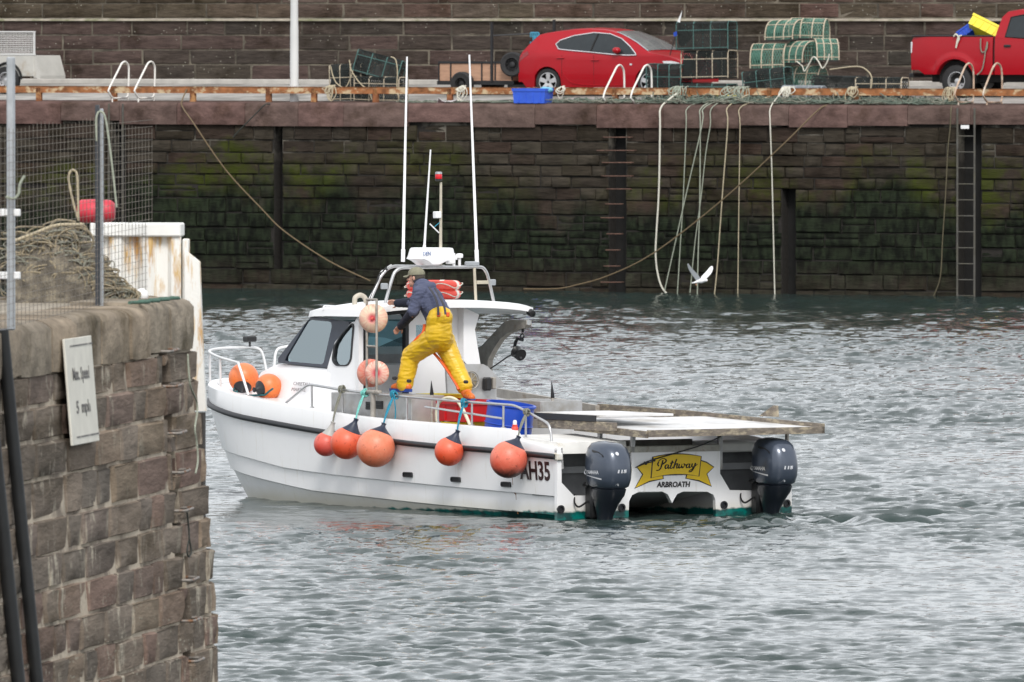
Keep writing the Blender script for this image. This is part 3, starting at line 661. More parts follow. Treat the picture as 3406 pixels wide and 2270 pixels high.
HW = hull_mat(); GRPW = M('gelcoat_white', (.80, .80, .81), .3, var=.03, scale=3, coat=.2); GRPD = M('gelcoat_worn', (.70, .69, .66), .5, var=.1, scale=4, col2=(.45, .36, .22), thr=(.62, .78))
RUB = M('rubber_strake', (.014, .015, .018), .45, var=.25, scale=8)
mb = MB()
for s in (1, -1):
    mb.loft([[Vector((p_.x, s*p_.y, p_.z)) for p_ in L] for L in LV], ringclosed=False, caps=False)
    # inner hull side
    top = [Vector((a, s*b, .50)) for a, b in ((0, .68), (7.0, .66), (8.3, .72), (8.76, .76))]; bot = [Vector((a, s*b, -.4)) for a, b in ((0, .80), (6.6, .80), (7.5, 1.0), (7.9, 1.12))]
    mb.loft([top, bot], ringclosed=False, caps=False)
    mb.loft([[Vector((p_.x, s*p_.y, p_.z)) for p_ in outl(.085, 9.46, 0, ZG)], [Vector((p_.x, s*p_.y, max(.62, p_.z-.55))) for p_ in outl(.10, 9.4, 0, ZG)]], ringclosed=False, caps=False)
mb.add([(.05, .7, .47), (8.7, .78, .47), (8.7, -.78, .47), (.05, -.7, .47)], [(0, 1, 2, 3)])
hull = mb.build('hull', HW, boat, 32)
mb = MB()
tp = [(1.745, -.4), (1.745, .875), (1.685, .875), (1.68, .45), (1.5, .285), (.86, .285), (.71, .40), (.655, .55), (.635, .80), (-.67, .795), (-.67, .515), (-.815, .307), (-1.5, .285), (-1.68, .45), (-1.685, .875), (-1.745, .875), (-1.745, -.4), (-.62, -.4), (-.60, .19), (-.57, .255), (-.48, .295), (-.12, .305), (-.03, .275), (.025, .20), (.045, .165), (.065, .20), (.11, .275), (.19, .31), (.54, .315), (.64, .275), (.685, .20), (.71, -.4)]
mb.prism(tp, lambda b, z: (-.01, b, z), lambda b, z: (.05, b, z)); mb.build('transom', HW, boat)
WELL = M('well_grey', (.13, .135, .14), .6, var=.25, scale=4)
for s in (1, -1):
    mb = MB(); b0, b1 = (.66 if s > 0 else .69), 1.70
    mb.add([(.05, s*b0, .275), (.05, s*b1, .275), (.62, s*b1, .275), (.62, s*b0, .275), (.62, s*b1, .86), (.62, s*b0, .86), (.05, s*b1, .86), (.05, s*b0, .79)], [(0, 1, 2, 3), (3, 2, 4, 5), (1, 2, 4, 6), (0, 3, 5, 7)]); mb.build('motor_well', WELL, boat)
    # exhaust fittings low on the transom
    for b in ((1.70, .80) if s > 0 else (-.72, -1.665)):
        mb = MB(); mb.lathe([(.048, -.035), (.05, 0), (.03, .0), (.028, -.02), (.001, -.02)], 18, Matrix.Translation((-.034, b, .125)) @ Matrix.Rotation(R(-90), 4, 'Y')); mb.build('drain_fitting', [RUB][0], boat, 40)
mb = MB()
for s in (1, -1):
    L = [Vector((p_.x, s*p_.y, p_.z)) for p_ in outl(-.015, 9.57, 0, ZR, dz_=-.03)]; mb.tube(L, .036, 8)
mb.build('rubbing_strake', RUB, boat, 60)
mb = MB(); mb.box((.0, BH-.02, .77), (.09, .09, .09), bev=.012); mb.box((.0, -BH+.02, .77), (.09, .09, .09), bev=.012); mb.build('strake_end_caps', GRPD, boat)['kind'] = 'stuff'
# decks
mb = MB(); fd = [p_ for p_ in outl(.10, 9.44, 0, ZG, dz_=-.045) if p_.x >= 5.2]
mb.add([p_ for p_ in fd]+[Vector((p_.x, -p_.y, p_.z)) for p_ in fd], [(i, i+1, len(fd)+i+1, len(fd)+i) for i in range(len(fd)-1)]); mb.build('foredeck', GRPW, boat, 40)
DECKG = M('deck_grey', (.30, .31, .32), .7, var=.15, scale=5)
mb = MB(); mb.box((2.9, 0, .58), (4.7, 3.25, .08)); mb.build('cockpit_floor', DECKG, boat)
# aft coaming, stained at its corner
mb = MB(); mb.prism([(.08, .80), (.62, .80), (.62, .86), (1.25, .86), (1.25, 1.0), (.1, .94)], lambda a, z: (a, .66, z), lambda a, z: (a, 1.66, z)); mb.build('aft_coaming', GRPD, boat)
mb = MB(); mb.box((.66, -1.15, .83), (.9, 1.0, .12), bev=.02); mb.build('aft_coaming', GRPD, boat)
DKI = M('dark_interior', (.012, .012, .013), .7); 
mb = MB(); mb.box((.62, 0, .82), (.08, 1.3, .22)); mb.build('inner_bulkhead', M('stained_bulkhead', (.16, .15, .13), .8, var=.4, scale=5), boat)
mb = MB(); mb.box((.05, -.02, .835), (.07, 1.38, .085), bev=.008); mb.build('transom_rail', M('worn_alloy', (.36, .35, .31), .5, .4, var=.25, scale=6, col2=(.2, .15, .1), thr=(.55, .7)), boat)
# slots through the hull side
for k, (a, z) in enumerate(((3.44, .444), (2.33, .418), (1.18, .393))):
    mb = MB(); w_, h_ = .19, .048; q_ = [(w_*.5*sx_, h_*.5*sz_) for sx_, sz_ in ((-1, -1), (1, -1), (1, 1), (-1, 1))]; po = resample([(x*1.12, z_*1.35) for x, z_ in q_], 40, .03); pi_ = resample(q_, 40, .018)
    s_ = thing_ = bpy.data.objects.new('side_slot', None); link(s_, boat); s_.location = (a, BH-.017, z)
    mb.ring_panel(po, pi_, lambda x, z_: (x, -.02, z_), lambda x, z_: (x, .012, z_)); mb.build('slot_rim', RUB, s_)
    mb = MB(); mb.prism(pi_, lambda x, z_: (x, .002, z_), lambda x, z_: (x, -.02, z_)); mb.build('slot_opening', DKI, s_)
# rust run under the last slot and a rub line
mb = MB(); mb.tube([(1.04, BH-.02, .55), (1.035, BH-.045, .3), (1.03, BH-.075, .27), (1.03, BH-.1, .03)], .009, 6); mb.build('rusty_cable', M('rust', (.22, .09, .03), .9, var=.4, scale=20), boat)
# hull number
NUM = M('number_paint', (.035, .012, .012), .5)
o = text_mesh('AH35', .34, 'hull_number', NUM, boat, bold=.008); bx = [v.co.x for v in o.data.vertices]; by = [v.co.y for v in o.data.vertices]
o.matrix_local = Matrix.Translation((.50, BH-.0085, .572)) @ Matrix.Rotation(R(-4.4), 4, 'X') @ Matrix(((-1, 0, 0, 0), (0, 0, 1, 0), (0, 1, 0, 0), (0, 0, 0, 1))) @ Matrix.Diagonal((.68/(max(bx)-min(bx)), .24/(max(by)-min(by)), 1, 1))

mb = MB(); mb.prism([(0, .30), (1.6, .02), (1.6, .46), (0, .46)], lambda a, z: (.06+a, .69, z), lambda a, z: (.06+a, -.62, z)); mb.build('added_tunnel_wedge', HW, boat)  # added sloped panel, standing in for the lit underside of the tunnel
# name board painted on the transom
YEL = M('banner_yellow', (.74, .50, .012), .45, var=.06); NAVY = M('banner_outline', (.02, .017, .02), .5)
banner = bpy.data.objects.new('name_banner', None); link(banner, boat); banner.location = (-.013, 0, 0)
def flat(poly, x0, x1): 
    mb = MB(); mb.prism(poly, lambda b, z: (x0, b, z), lambda b, z: (x1, b, z)); return mb
def ten(*q_): return [B.px(1750+x/2.353, 1300+y/2.353, a=0) for x, y in q_]
def dil(poly, d):
    cx = sum(p_[0] for p_ in poly)/len(poly); cy = sum(p_[1] for p_ in poly)/len(poly); o_ = []
    for x, y in poly:
        r_ = math.hypot(x-cx, y-cy) or 1; o_.append((x+(x-cx)/r_*d, y+(y-cy)/r_*d))
    return o_
def curve_top(x0, x1, yl, ym, yr, n=8): return [(x0+(x1-x0)*k/n, yl*(1-k/n)**2+2*(2*ym-.5*(yl+yr))*(k/n)*(1-k/n)+yr*(k/n)**2) for k in range(n+1)]
tails = [[(985, 560), (925, 575), (865, 600), (912, 655), (850, 760), (960, 705), (1065, 688), (1060, 660), (990, 650)], [(1345, 545), (1405, 565), (1460, 600), (1405, 650), (1442, 745), (1350, 700), (1250, 685), (1255, 660), (1340, 640)]]
main_ = curve_top(990, 1360, 520, 499, 515)+list(reversed(curve_top(975, 1342, 682, 652, 668)))
for k, (pl_, x0) in enumerate(((tails[0], 0), (tails[1], 0), (main_, -.004))):
    p2_ = [(v.y, v.z) for v in ten(*pl_)]
    flat(dil(p2_, .016), -.002+x0, .004+x0).build('banner_outline', NAVY, banner); flat(p2_, -.004+x0, -.001+x0).build('ribbon', YEL, banner)
SCR = {  # pen strokes of the script lettering, in photo pixels of the banner
 'P': [[(1062, 545), (1055, 575), (1045, 605), (1030, 622), (1012, 622)], [(1030, 560), (1035, 545), (1060, 532), (1085, 538), (1085, 556), (1062, 574), (1050, 574)], [(1030, 560), (1022, 575), (1030, 590)]],
 'a': [[(1103, 580), (1088, 582), (1080, 598), (1085, 610), (1098, 600), (1107, 580), (1102, 602), (1108, 609), (1118, 600)]],
 't': [[(1138, 548), (1126, 585), (1120, 605), (1130, 608), (1140, 598)], [(1120, 567), (1146, 562)]],
 'h': [[(1170, 536), (1155, 575), (1146, 609)], [(1150, 595), (1165, 574), (1176, 572), (1170, 598), (1176, 606), (1186, 598)]],
 'w': [[(1192, 574), (1187, 600), (1194, 606), (1206, 594), (1212, 574)], [(1210, 590), (1214, 604), (1226, 596), (1232, 576), (1226, 572), (1240, 582)]],
 'A': [[(1270, 574), (1254, 576), (1246, 592), (1251, 604), (1264, 594), (1273, 573), (1268, 597), (1274, 603), (1284, 594)]],
 'y': [[(1293, 570), (1288, 592), (1296, 598), (1308, 588)], [(1318, 566), (1306, 598), (1290, 625), (1272, 636), (1268, 628), (1290, 612), (1332, 575)]]}
for ch, strokes in SCR.items():
    mb = MB()
    for st_ in strokes:
        pts = [Vector((-.0105, v.y, v.z)) for v in ten(*st_)]; c_ = spline(pts, 5); N = len(c_)
        mb.tube(c_, [.0055+.0045*max(0, -(c_[min(i+1, N-1)]-c_[max(i-1, 0)]).normalized().z) for i in range(N)], 6)
    o = mb.build('script_letter', NAVY, banner, 60)
o = text_mesh('ARBROATH', .115, 'port_name', NAVY, boat, shear=.15, bold=.004); bx = [v.co.x for v in o.data.vertices]
o.matrix_local = Matrix.Translation((-.016, .03, .392)) @ Matrix.Rotation(R(.6), 4, 'X') @ Matrix(((0, 0, -1, 0), (-1, 0, 0, 0), (0, 1, 0, 0), (0, 0, 0, 1))) @ Matrix.Diagonal((.50/(max(bx)-min(bx)), .8, 1, 1))

# wheelhouse
def cb(a, z, s=1, off=0.): return s*(1.20-.09*(z-1.2)-.10*max(0, a-6.2)/1.4+off)
FRM = M('window_frame_navy', (.028, .036, .055), .4, var=.1); GAS = M('window_gasket', (.01, .01, .012), .5)
def glass_mat():
    m, n, l, bs = nodes('window_glass'); n.remove(bs); o_ = n['Material Output']; tr = n.new('ShaderNodeBsdfTransparent'); tr.inputs[0].default_value = (.62, .80, .82, 1)
    gl = n.new('ShaderNodeBsdfGlossy'); gl.inputs['Roughness'].default_value = .03; gl.inputs[0].default_value = (.82, .95, 1, 1); fr_ = n.new('ShaderNodeFresnel'); fr_.inputs[0].default_value = 1.6; mx = n.new('ShaderNodeMixShader')
    l.new(rng(n, l, fr_.outputs[0], 0, 1, .26, 1), mx.inputs[0]); l.new(tr.outputs[0], mx.inputs[1]); l.new(gl.outputs[0], mx.inputs[2]); l.new(mx.outputs[0], o_.inputs[0]); return m
GLS = glass_mat()
def az(*q_): return [(v.x, v.z) for v in [B.px(660+x/3.357, 960+y/3.357, b=1.13) for x, y in q_]]
WSO = az((790, 828), (1200, 313), (1690, 378), (1520, 600), (1455, 886)); WSI = az((1165, 350), (1455, 372), (1472, 420), (1400, 850), (900, 812))
SPO = [WSO[2], WSO[3], WSO[4], (6.27, 1.12), (5.55, 1.12), (5.55, 2.33)]; OVI = az((1700, 385), (1590, 520), (1525, 640), (1515, 800), (1560, 860), (1680, 860), (1715, 800), (1715, 430))
for s in (1, -1):
    f0 = lambda a, z, s=s: (a, cb(a, z, s), z); f1_ = lambda a, z, s=s: (a, cb(a, z, s, -.04), z)
    cl = (lambda P_: P_) if s > 0 else (lambda P_: [(max(6.28, a), z) for a, z in P_])
    fr_ = MB(); fr_.ring_panel(resample(cl(WSO), 120), resample([(max(6.36 if s < 0 else 0, a), z) for a, z in WSI], 120, .06), f0, f1_); w_ = fr_.build('windscreen_side', FRM, boat)
    mb = MB(); mb.prism(resample([(max(6.36 if s < 0 else 0, a), z) for a, z in WSI], 60, .06), lambda a, z, s=s: (a, cb(a, z, s, -.015), z), lambda a, z, s=s: (a, cb(a, z, s, -.02), z)); mb.build('glass', GLS, w_)
    mb = MB(); mb.ring_panel(resample(cl(WSO), 120), resample([(max(6.36 if s < 0 else 0, a), z) for a, z in WSI], 120, .06), lambda a, z, s=s: (a, cb(a, z, s, -.043), z), lambda a, z, s=s: (a, cb(a, z, s, -.05), z)); mb.build('inner_lining', GRPW, w_)
    if s < 0: continue
    mb = MB(); mb.ring_panel(resample(SPO, 120), resample(OVI, 120, .05), f0, f1_); sp_ = mb.build('cabin_side', GRPW, boat)
    oo = resample(OVI, 60, .05); cxm = sum(p_[0] for p_ in oo)/60; czm = sum(p_[1] for p_ in oo)/60
    mb = MB(); mb.ring_panel([(cxm+(x-cxm)*1.1+.0, czm+(z-czm)*1.035) for x, z in oo], [(cxm+(x-cxm)*.93, czm+(z-czm)*.97) for x, z in oo], lambda a, z, s=s: (a, cb(a, z, s, .012), z), lambda a, z, s=s: (a, cb(a, z, s, -.03), z)); mb.build('window_gasket', GAS, sp_)
    mb = MB(); mb.prism(oo, lambda a, z, s=s: (a, cb(a, z, s, -.015), z), lambda a, z, s=s: (a, cb(a, z, s, -.02), z)); mb.build('glass', GLS, sp_)
# trunk cabin ahead of the screen with a moulded shoulder
mb = MB(); rings = []
for a, zt, hw in ((6.18, 1.715, 1.16), (6.9, 1.73, 1.10), (7.62, 1.745, 1.03), (7.8, 1.72, 1.0), (8.25, 1.62, .92), (8.55, 1.46, .84), (8.66, 1.35, .80)):
    zb_ = 1.12; rings.append([Vector((a, s_*y, z)) for s_, y, z in ((1, hw+.16, zb_), (1, hw+.10, zb_+.12+.2*max(0, zt-1.4)), (1, hw+.015, zt-.10), (1, hw-.02, zt-.02), (1, hw*.5, zt+.02), (-1, hw*.5, zt+.02), (-1, hw-.02, zt-.02), (-1, hw+.015, zt-.10), (-1, hw+.10, zb_+.12+.2*max(0, zt-1.4)), (-1, hw+.16, zb_))])
mb.loft(rings); mb.build('trunk_cabin', GRPW, boat, 40)
# front windscreen between the two side frames
mb = MB(); fo = [(-1.0, 0), (1.0, 0), (.92, 1), (-.92, 1)]
def wsf(y, t, off=0): return (7.62-.875*t+off+.10*(1-(y/1.0)**2), y*(1.02-.02*t), 1.745+.61*t)
mb.ring_panel(resample(fo, 80), resample([(-.88, .12), (.88, .12), (.82, .9), (-.82, .9)], 80, .08), lambda y, t: wsf(y, t), lambda y, t: wsf(y, t, -.04)); w_ = mb.build('windscreen_front', FRM, boat)
mb = MB(); mb.ring_panel(resample(fo, 80), resample([(-.88, .12), (.88, .12), (.82, .9), (-.82, .9)], 80, .08), lambda y, t: wsf(y, t, -.043), lambda y, t: wsf(y, t, -.05)); mb.build('inner_lining', GRPW, w_)
mb = MB(); mb.prism(resample([(-.88, .12), (.88, .12), (.82, .9), (-.82, .9)], 40, .08), lambda y, t: wsf(y, t, -.015), lambda y, t: wsf(y, t, -.02)); mb.build('glass', GLS, w_)
# roof, cambered, overhanging aft
mb = MB(); rings = []
for a, hw, ze, cr_, th in ((6.84, 1.02, 2.335, .05, .02), (6.78, 1.10, 2.345, .09, .055), (6.55, 1.16, 2.36, .11, .055), (6.2, 1.20, 2.37, .135, .06), (5.8, 1.23, 2.375, .14, .06), (5.4, 1.25, 2.38, .14, .06), (5.15, 1.26, 2.385, .135, .055), (5.10, 1.25, 2.39, .12, .05)):
    up_ = [Vector((a, hw*math.cos(t), ze+th*min(1, 6*math.sin(t))+cr_*math.sin(t)**.9 if 0 < t < math.pi else ze)) for t in [math.pi*k/16 for k in range(17)]]
    dn_ = [Vector((a, -hw*.985*math.cos(t), ze-.004+cr_*.8*math.sin(t))) for t in [math.pi*k/16 for k in range(1, 16)]]
    rings.append(up_+dn_)
mb.loft(rings); mb.build('roof', GRPW, boat, 50)
# aft bulkhead: doorway, sliding leaf, starboard panel and leaning pillar
AB = 5.5
def bz(*q_): return [(v.y, v.z) for v in [B.px(1160+x/3.136, 860+y/3.136, a=AB) for x, y in q_]]
def plate(poly, a0, a1, nm, mt, par=boat): mb = MB(); mb.prism(poly, lambda b, z: (a0, b, z), lambda b, z: (a1, b, z)); return mb.build(nm, mt, par)
plate([(1.17, .6), (1.17, 2.33), (1.10, 2.42), (1.10, .6)], AB-.03, AB+.05, 'door_post', GRPW)
db = [(1.09, 1.2), (1.09, 2.40), (.42, 2.46), (.42, 1.2)]; di = [(1.06, 1.23), (1.06, 2.36), (.47, 2.41), (.47, 1.23)]
mb = MB(); mb.ring_panel(resample(db, 80, .05), resample(di, 80, .06), lambda b, z: (AB-.04, b, z), lambda b, z: (AB+.04, b, z)); mb.build('door_frame', GAS, boat)
wi = [v for v in bz((645, 730), (735, 700), (735, 860), (645, 860))]
plate([(.42, .6), (.42, 2.46), (.30, 2.47), (.30, .6)], AB-.02, AB+.04, 'bulkhead', GRPW)
plate([(.30, .6), (.30, 1.98), (-.10, 1.98), (-.10, .6)], AB-.02, AB+.04, 'bulkhead', GRPW)
plate([(.30, 2.26), (.30, 2.47), (-.10, 2.50), (-.10, 2.26)], AB-.02, AB+.04, 'bulkhead', GRPW)
plate([(.30, 1.98), (.30, 2.26), (-.10, 2.26), (-.10, 1.98)], AB+.005, AB+.01, 'window_pane', GLS)
plate([(-.10, .6), (-.10, 2.50), (-.33, 2.49), (-.33, .6)], AB-.02, AB+.04, 'bulkhead', GRPW)
pil = bz((1090, 660), (1290, 585), (1245, 740), (1305, 1110), (1170, 1110)); plate([(-.33, 2.48)]+pil[1:]+[(-.33, 1.8)], AB-.16, AB+.12, 'pillar', GRPW)
# wheelhouse inside: floor, console, seats, wheel
mb = MB(); mb.box((6.5, 0, .98), (1.9, 2.1, .06)); mb.build('wheelhouse_floor', DECKG, boat)
CON = M('console_grey', (.48, .48, .49), .6, var=.1)
mb = MB(); mb.prism([(6.75, 1.0), (6.75, 1.62), (6.55, 1.86), (6.85, 1.95), (7.4, 1.74), (7.4, 1.0)], lambda a, z: (a, 1.02, z), lambda a, z: (a, -.9, z)); con = mb.build('console', CON, boat)
for k in range(4):
    mb = MB(); mb.lathe([(.05, -.02), (.055, .02), (.035, .022), (.001, .012)], 16, Matrix.Translation((6.6, .98-.135*k, 1.765)) @ Matrix.Rotation(R(-55), 4, 'Y')); mb.build('gauge', GAS, con, 40)
mb = MB(); mb.tube([(6.55+.06*math.sin(t), .75+.19*math.cos(t), 1.52+.19*math.sin(t)) for t in [2*math.pi*k/24 for k in range(24)]], .014, 8, True); mb.tube([(6.55, .56, 1.52), (6.55, .94, 1.52)], .012, 6); mb.tube([(6.55, .75, 1.52), (6.75, .75, 1.5)], .02, 6); mb.build('steering_wheel', GAS, boat, 60)
SEATM = M('seat_vinyl', (.14, .15, .17), .6, var=.1)
for y in (-.35,):
    st_ = bpy.data.objects.new('helm_seat', None); link(st_, boat); st_.location = (6.0, y, 1.0)
    mb = MB(); mb.box((0, 0, .42), (.42, .44, .1), bev=.04); mb.build('cushion', SEATM, st_, 50)
    mb = MB(); mb.box((-.2, 0, .74), (.1, .42, .6), rot=Matrix.Rotation(R(-6), 3, 'Y'), bev=.045); mb.build('backrest', SEATM, st_, 50)
    mb = MB(); mb.lathe([(.06, 0), (.05, .02), (.04, .4)], 12); mb.build('pedestal', GALV, st_, 50)
# faded maker's lettering
FAD = M('faded_lettering', (.16, .13, .14), .6)
for t, z, wd in (('CHEETAH', 1.49, .46), ('MARINE', 1.415, .40)):
    o = text_mesh(t, .08, 'maker_lettering', FAD, boat); bx = [v.co.x for v in o.data.vertices]
    pL = B.px(932, 1275, b=1.2)
    o.matrix_local = Matrix.Translation((6.80 if t == 'CHEETAH' else 6.84, 1.193 if z > 1.45 else 1.212, z)) @ Matrix.Rotation(R(-5.7), 4, 'Z') @ Matrix.Rotation(R(14), 4, 'X') @ Matrix(((-1, 0, 0, 0), (0, 0, 1, 0), (0, 1, 0, 0), (0, 0, 0, 1))) @ Matrix.Diagonal((wd/(max(bx)-min(bx)), .8, 1, 1))

# rails
STL = M('stainless_tube', (.52, .52, .52), .32, .85, var=.1, scale=14); STW = M('white_tube', (.72, .72, .72), .35, .3, var=.06); STD = M('dull_steel', (.36, .335, .30), .5, .3, var=.2, scale=9, col2=(.22, .17, .12), thr=(.58, .7))
b_ = 1.62; G_ = lambda a: ip(ZG, a)
side = bpy.data.objects.new('side_rail', None); link(side, boat)
mb = MB(); mb.tube(fillet([(6.5, b_, G_(6.5)-.01), (5.95, b_, 1.515), (5.2, b_, 1.465), (4.3, b_, 1.43), (2.4, b_, 1.388), (1.15, b_, 1.371), (.9, b_, 1.31), (.35, b_, 1.16), (.29, b_, .88)], .1), .0165, 8); mb.build('top_rail', STL, side, 60)
for a, zt in ((5.87, 1.51), (5.14, 1.46), (3.63, 1.42), (2.9, 1.40), (2.12, 1.385), (1.4, 1.375), (.89, 1.31)):
    mb = MB(); mb.tube([(a, b_, G_(a)-.03), (a, b_, zt)], .0145, 8); mb.lathe([(.035, 0), (.035, .012), (.016, .014)], 10, Matrix.Translation((a, b_, G_(a)-.006))); mb.build('stanchion', STL, side, 60)
mb = MB(); mb.tube([(3.2, b_, 1.30), (1.42, b_, 1.20)], .014, 6); mb.build('mid_rail', STL, side, 60)
pul = bpy.data.objects.new('bow_pulpit', None); link(pul, boat)
for s in (1, -1):
    top_ = spline([(7.75, 1.40*s, 1.33), (7.98, 1.40*s, 1.70), (8.06, 1.39*s, 1.74), (8.55, 1.36*s, 1.80), (9.0, 1.22*s, 1.86), (9.30, .88*s, 1.885), (9.46, .45*s, 1.89), (9.5, .2*s, 1.88), (9.5, .10*s, 1.80), (9.46, .05*s, 1.50)], 6)
    mb = MB(); mb.tube(top_, .0175, 8); mb.build('rail', STW, pul, 60)
    for a, y, zt in ((9.0, 1.21, 1.86), (8.5, 1.36, 1.79)): mb = MB(); mb.tube([(a, y*s, ip(ZG, a)-.05), (a+.01, y*s, zt)], .016, 8); mb.build('stanchion', STW, pul, 60)
BLKM = M('black_plastic', (.014, .014, .015), .4, var=.2)
sl = bpy.data.objects.new('searchlight', None); link(sl, boat); c_ = B.px(831, 1128, b=.35)
mb = MB(); mb.box((c_.x, c_.y, c_.z), (.13, .15, .075), bev=.015); mb.build('lamp_body', BLKM, sl)
mb = MB(); mb.tube([(c_.x, c_.y, c_.z-.03), (c_.x, c_.y, c_.z-.10)], .014, 8); mb.build('bracket', BLKM, sl)
# ladder rack on the port rail
rk = bpy.data.objects.new('rope_rack', None); link(rk, boat)
for a in (4.565, 4.334): mb = MB(); mb.tube([(a, 1.62, 1.40), (a, 1.62, 2.63)], .016, 8); mb.build('upright', STD, rk, 60)
for z in (2.62, 2.03): mb = MB(); mb.tube([(4.565, 1.62, z), (4.334, 1.62, z)], .014, 8); mb.build('rung', STD, rk, 60)
mb = MB(); mb.tube([(4.42, 1.62, 1.10), (4.42, 1.62, 1.46)], .035, 10); mb.box((4.44, 1.62, 1.455), (.36, .07, .05), bev=.01); mb.build('post', STD, rk, 50)
# side locker with louvred vents
ALU = M('alloy_sheet', (.46, .46, .46), .45, .55, var=.12, scale=5, col2=(.36, .34, .31), thr=(.5, .65))
lk = bpy.data.objects.new('side_locker', None); link(lk, boat)
mb = MB(); mb.box((4.72, 1.21, 1.0), (1.9, .5, .84), bev=.01); mb.build('locker_body', ALU, lk)
for x, y in ((1910, 1310), (2020, 1300)):
    c_ = B.px(660+x/3.357, 960+y/3.357, b=1.465); mb = MB(); mb.box((c_.x, 1.466, c_.z), (.16, .012, .10))
    for k in range(5): mb.box((c_.x, 1.474, c_.z-.04+.02*k), (.15, .012, .008), rot=Matrix.Rotation(R(35), 3, 'X'))
    mb.build('louvre_vent', BLKM, lk)
# radar arch on the roof
arch = bpy.data.objects.new('radar_arch', None); link(arch, boat); AR = 5.35
def bzA(*q_): return [Vector((AR, v.y, v.z)) for v in [B.px(1160+x/3.136, 860+y/3.136, a=AR) for x, y in q_]]
h1 = bzA((365, 520), (440, 250), (478, 140), (540, 98), (800, 92), (1310, 88), (1400, 92), (1440, 150), (1470, 260), (1522, 500))
mb = MB(); mb.tube(fillet(h1, .12), .021, 10); mb.build('hoop', STL, arch, 60)
h2 = [Vector((AR+.35, v.y, v.z)) for v in [B.px(1160+x/3.136, 860+y/3.136, a=AR+.35) for x, y in ((222, 440), (330, 190), (400, 110), (470, 80), (640, 84), (1000, 86))]]
mb = MB(); mb.tube(fillet(h2, .12), .021, 10); mb.build('hoop', STL, arch, 60)
lg = bzA((1310, 92), (1328, 490)); mb = MB(); mb.tube(lg, .019, 8); mb.build('leg', M('cream_tube', (.55, .5, .4), .45, .3), arch, 60)
rs = random.Random(2); mb = MB()
for k in range(4):
    mb.tube(spline([v+Vector((rs.uniform(-.02, .02), rs.uniform(-.025, .025), rs.uniform(-.012, .03))) for v in fillet(h2, .12)[:10]], 2), .008, 5)
mb.build('cable_bundle', BLKM, arch, 60)['kind'] = 'stuff'
mb = MB(); mb.tube(spline([v+Vector((rs.uniform(-.02, .02), rs.uniform(-.02, .02), .03)) for v in fillet(h2, .12)[:12]], 2), .007, 5); mb.build('white_cable', STW, arch, 60)
WPL = M('white_plastic', (.80, .80, .81), .35, var=.03)
def g2(x, y, a=AR): return B.px(1200+x/3.136, 500+y/3.136, a=a)
for (x0, y0), (x1, y1), r_ in (((440, 1165), (482, -975), .020), ((660, 1060), (728, -5), .016), ((1212, 1170), (1132, -995), .020)):
    p0, p1 = g2(x0, y0), g2(x1, y1); mb = MB(); mb.tube([p0, p0+(p1-p0)*.06, p0+(p1-p0)*.062, p1], [r_*1.35, r_*1.35, r_, r_*.62], 8); mb.build('whip_aerial', WPL, boat, 60)
mast = bpy.data.objects.new('light_mast', None); link(mast, boat)
p0, p1 = g2(832, 1200), g2(836, 335); mb = MB(); mb.tube([p0, p1], [.022, .016], 8); mb.build('pole', M('cream_tube', (.55, .5, .4)), mast, 60)
c_ = g2(812, 275); mb = MB(); mb.lathe([(.03, -.06), (.045, -.055), (.045, -.03)], 16, Matrix.Translation(c_)); mb.build('lamp_base', BLKM, mast, 50)
mb = MB(); mb.lathe([(.042, -.03), (.045, -.02), (.045, .02), (.042, .03)], 16, Matrix.Translation(c_)); mb.build('red_lens', M('red_lens', (.6, .012, .02), .2, var=.1), mast, 50)
mb = MB(); mb.lathe([(.043, .03), (.046, .032), (.044, .055), (.03, .06)], 16, Matrix.Translation(c_)); mb.build('lamp_cap', GALV, mast, 50)
c_ = g2(797, 675); mb = MB(); mb.box(c_, (.08, .085, .085), bev=.008); mb.build('reflector_box', WPL, mast)
mb = MB(); mb.tube([g2(720, 770), g2(815, 862)], .009, 6); mb.build('wiper_arm', WPL, mast, 60)
mb = MB(); mb.tube([g2(770, 800), g2(845, 735)], .006, 6); mb.build('blue_lashing', ROPEBL, mast, 60)
rad = bpy.data.objects.new('radar', None); link(rad, boat)
pr = [(v.y, v.z) for v in [g2(*q_) for q_ in ((545, 1135), (560, 1105), (582, 1030), (598, 1017), (885, 1017), (897, 1030), (912, 1105), (908, 1140), (820, 1160), (740, 1200), (650, 1200), (600, 1160))]]
mb = MB(); cy_, cz_ = sum(p_[0] for p_ in pr)/len(pr), sum(p_[1] for p_ in pr)/len(pr)
mb.loft([[Vector((AR+da, cy_+(y-cy_)*k, cz_+(z-cz_)*k)) for y, z in pr] for da, k in ((-.2, .86), (-.17, .97), (-.1, 1), (.1, 1), (.17, .97), (.2, .86))]); mb.build('housing', WPL, rad, 40)
o = text_mesh('DEN', .085, 'radar_lettering', M('blue_print', (.02, .10, .33), .5), rad, bold=0); c_ = g2(600, 1080); bx = [v.co.x for v in o.data.vertices]
o.matrix_local = Matrix.Translation((AR-.203, c_.y+.0, c_.z)) @ Matrix(((0, 0, -1, 0), (-1, 0, 0, 0), (0, 1, 0, 0), (0, 0, 0, 1))) @ Matrix.Diagonal((.11/(max(bx)-min(bx)), .8, 1, 1))
mb = MB(); c_ = g2(866, 1130); mb.box((AR-.16, c_.y, c_.z), (.1, .1, .14), bev=.012); mb.build('deck_floodlight', WPL, rad, 40)
for x, y in ((972, 1130), (1030, 1110)):
    c_ = g2(x, y); mb = MB(); mb.lathe([(.018, -.12), (.02, -.02), (.045, -.015), (.047, .02), (.04, .035), (.01, .04)], 16, Matrix.Translation(c_)); mb.build('gps_mushroom', WPL, arch, 50)
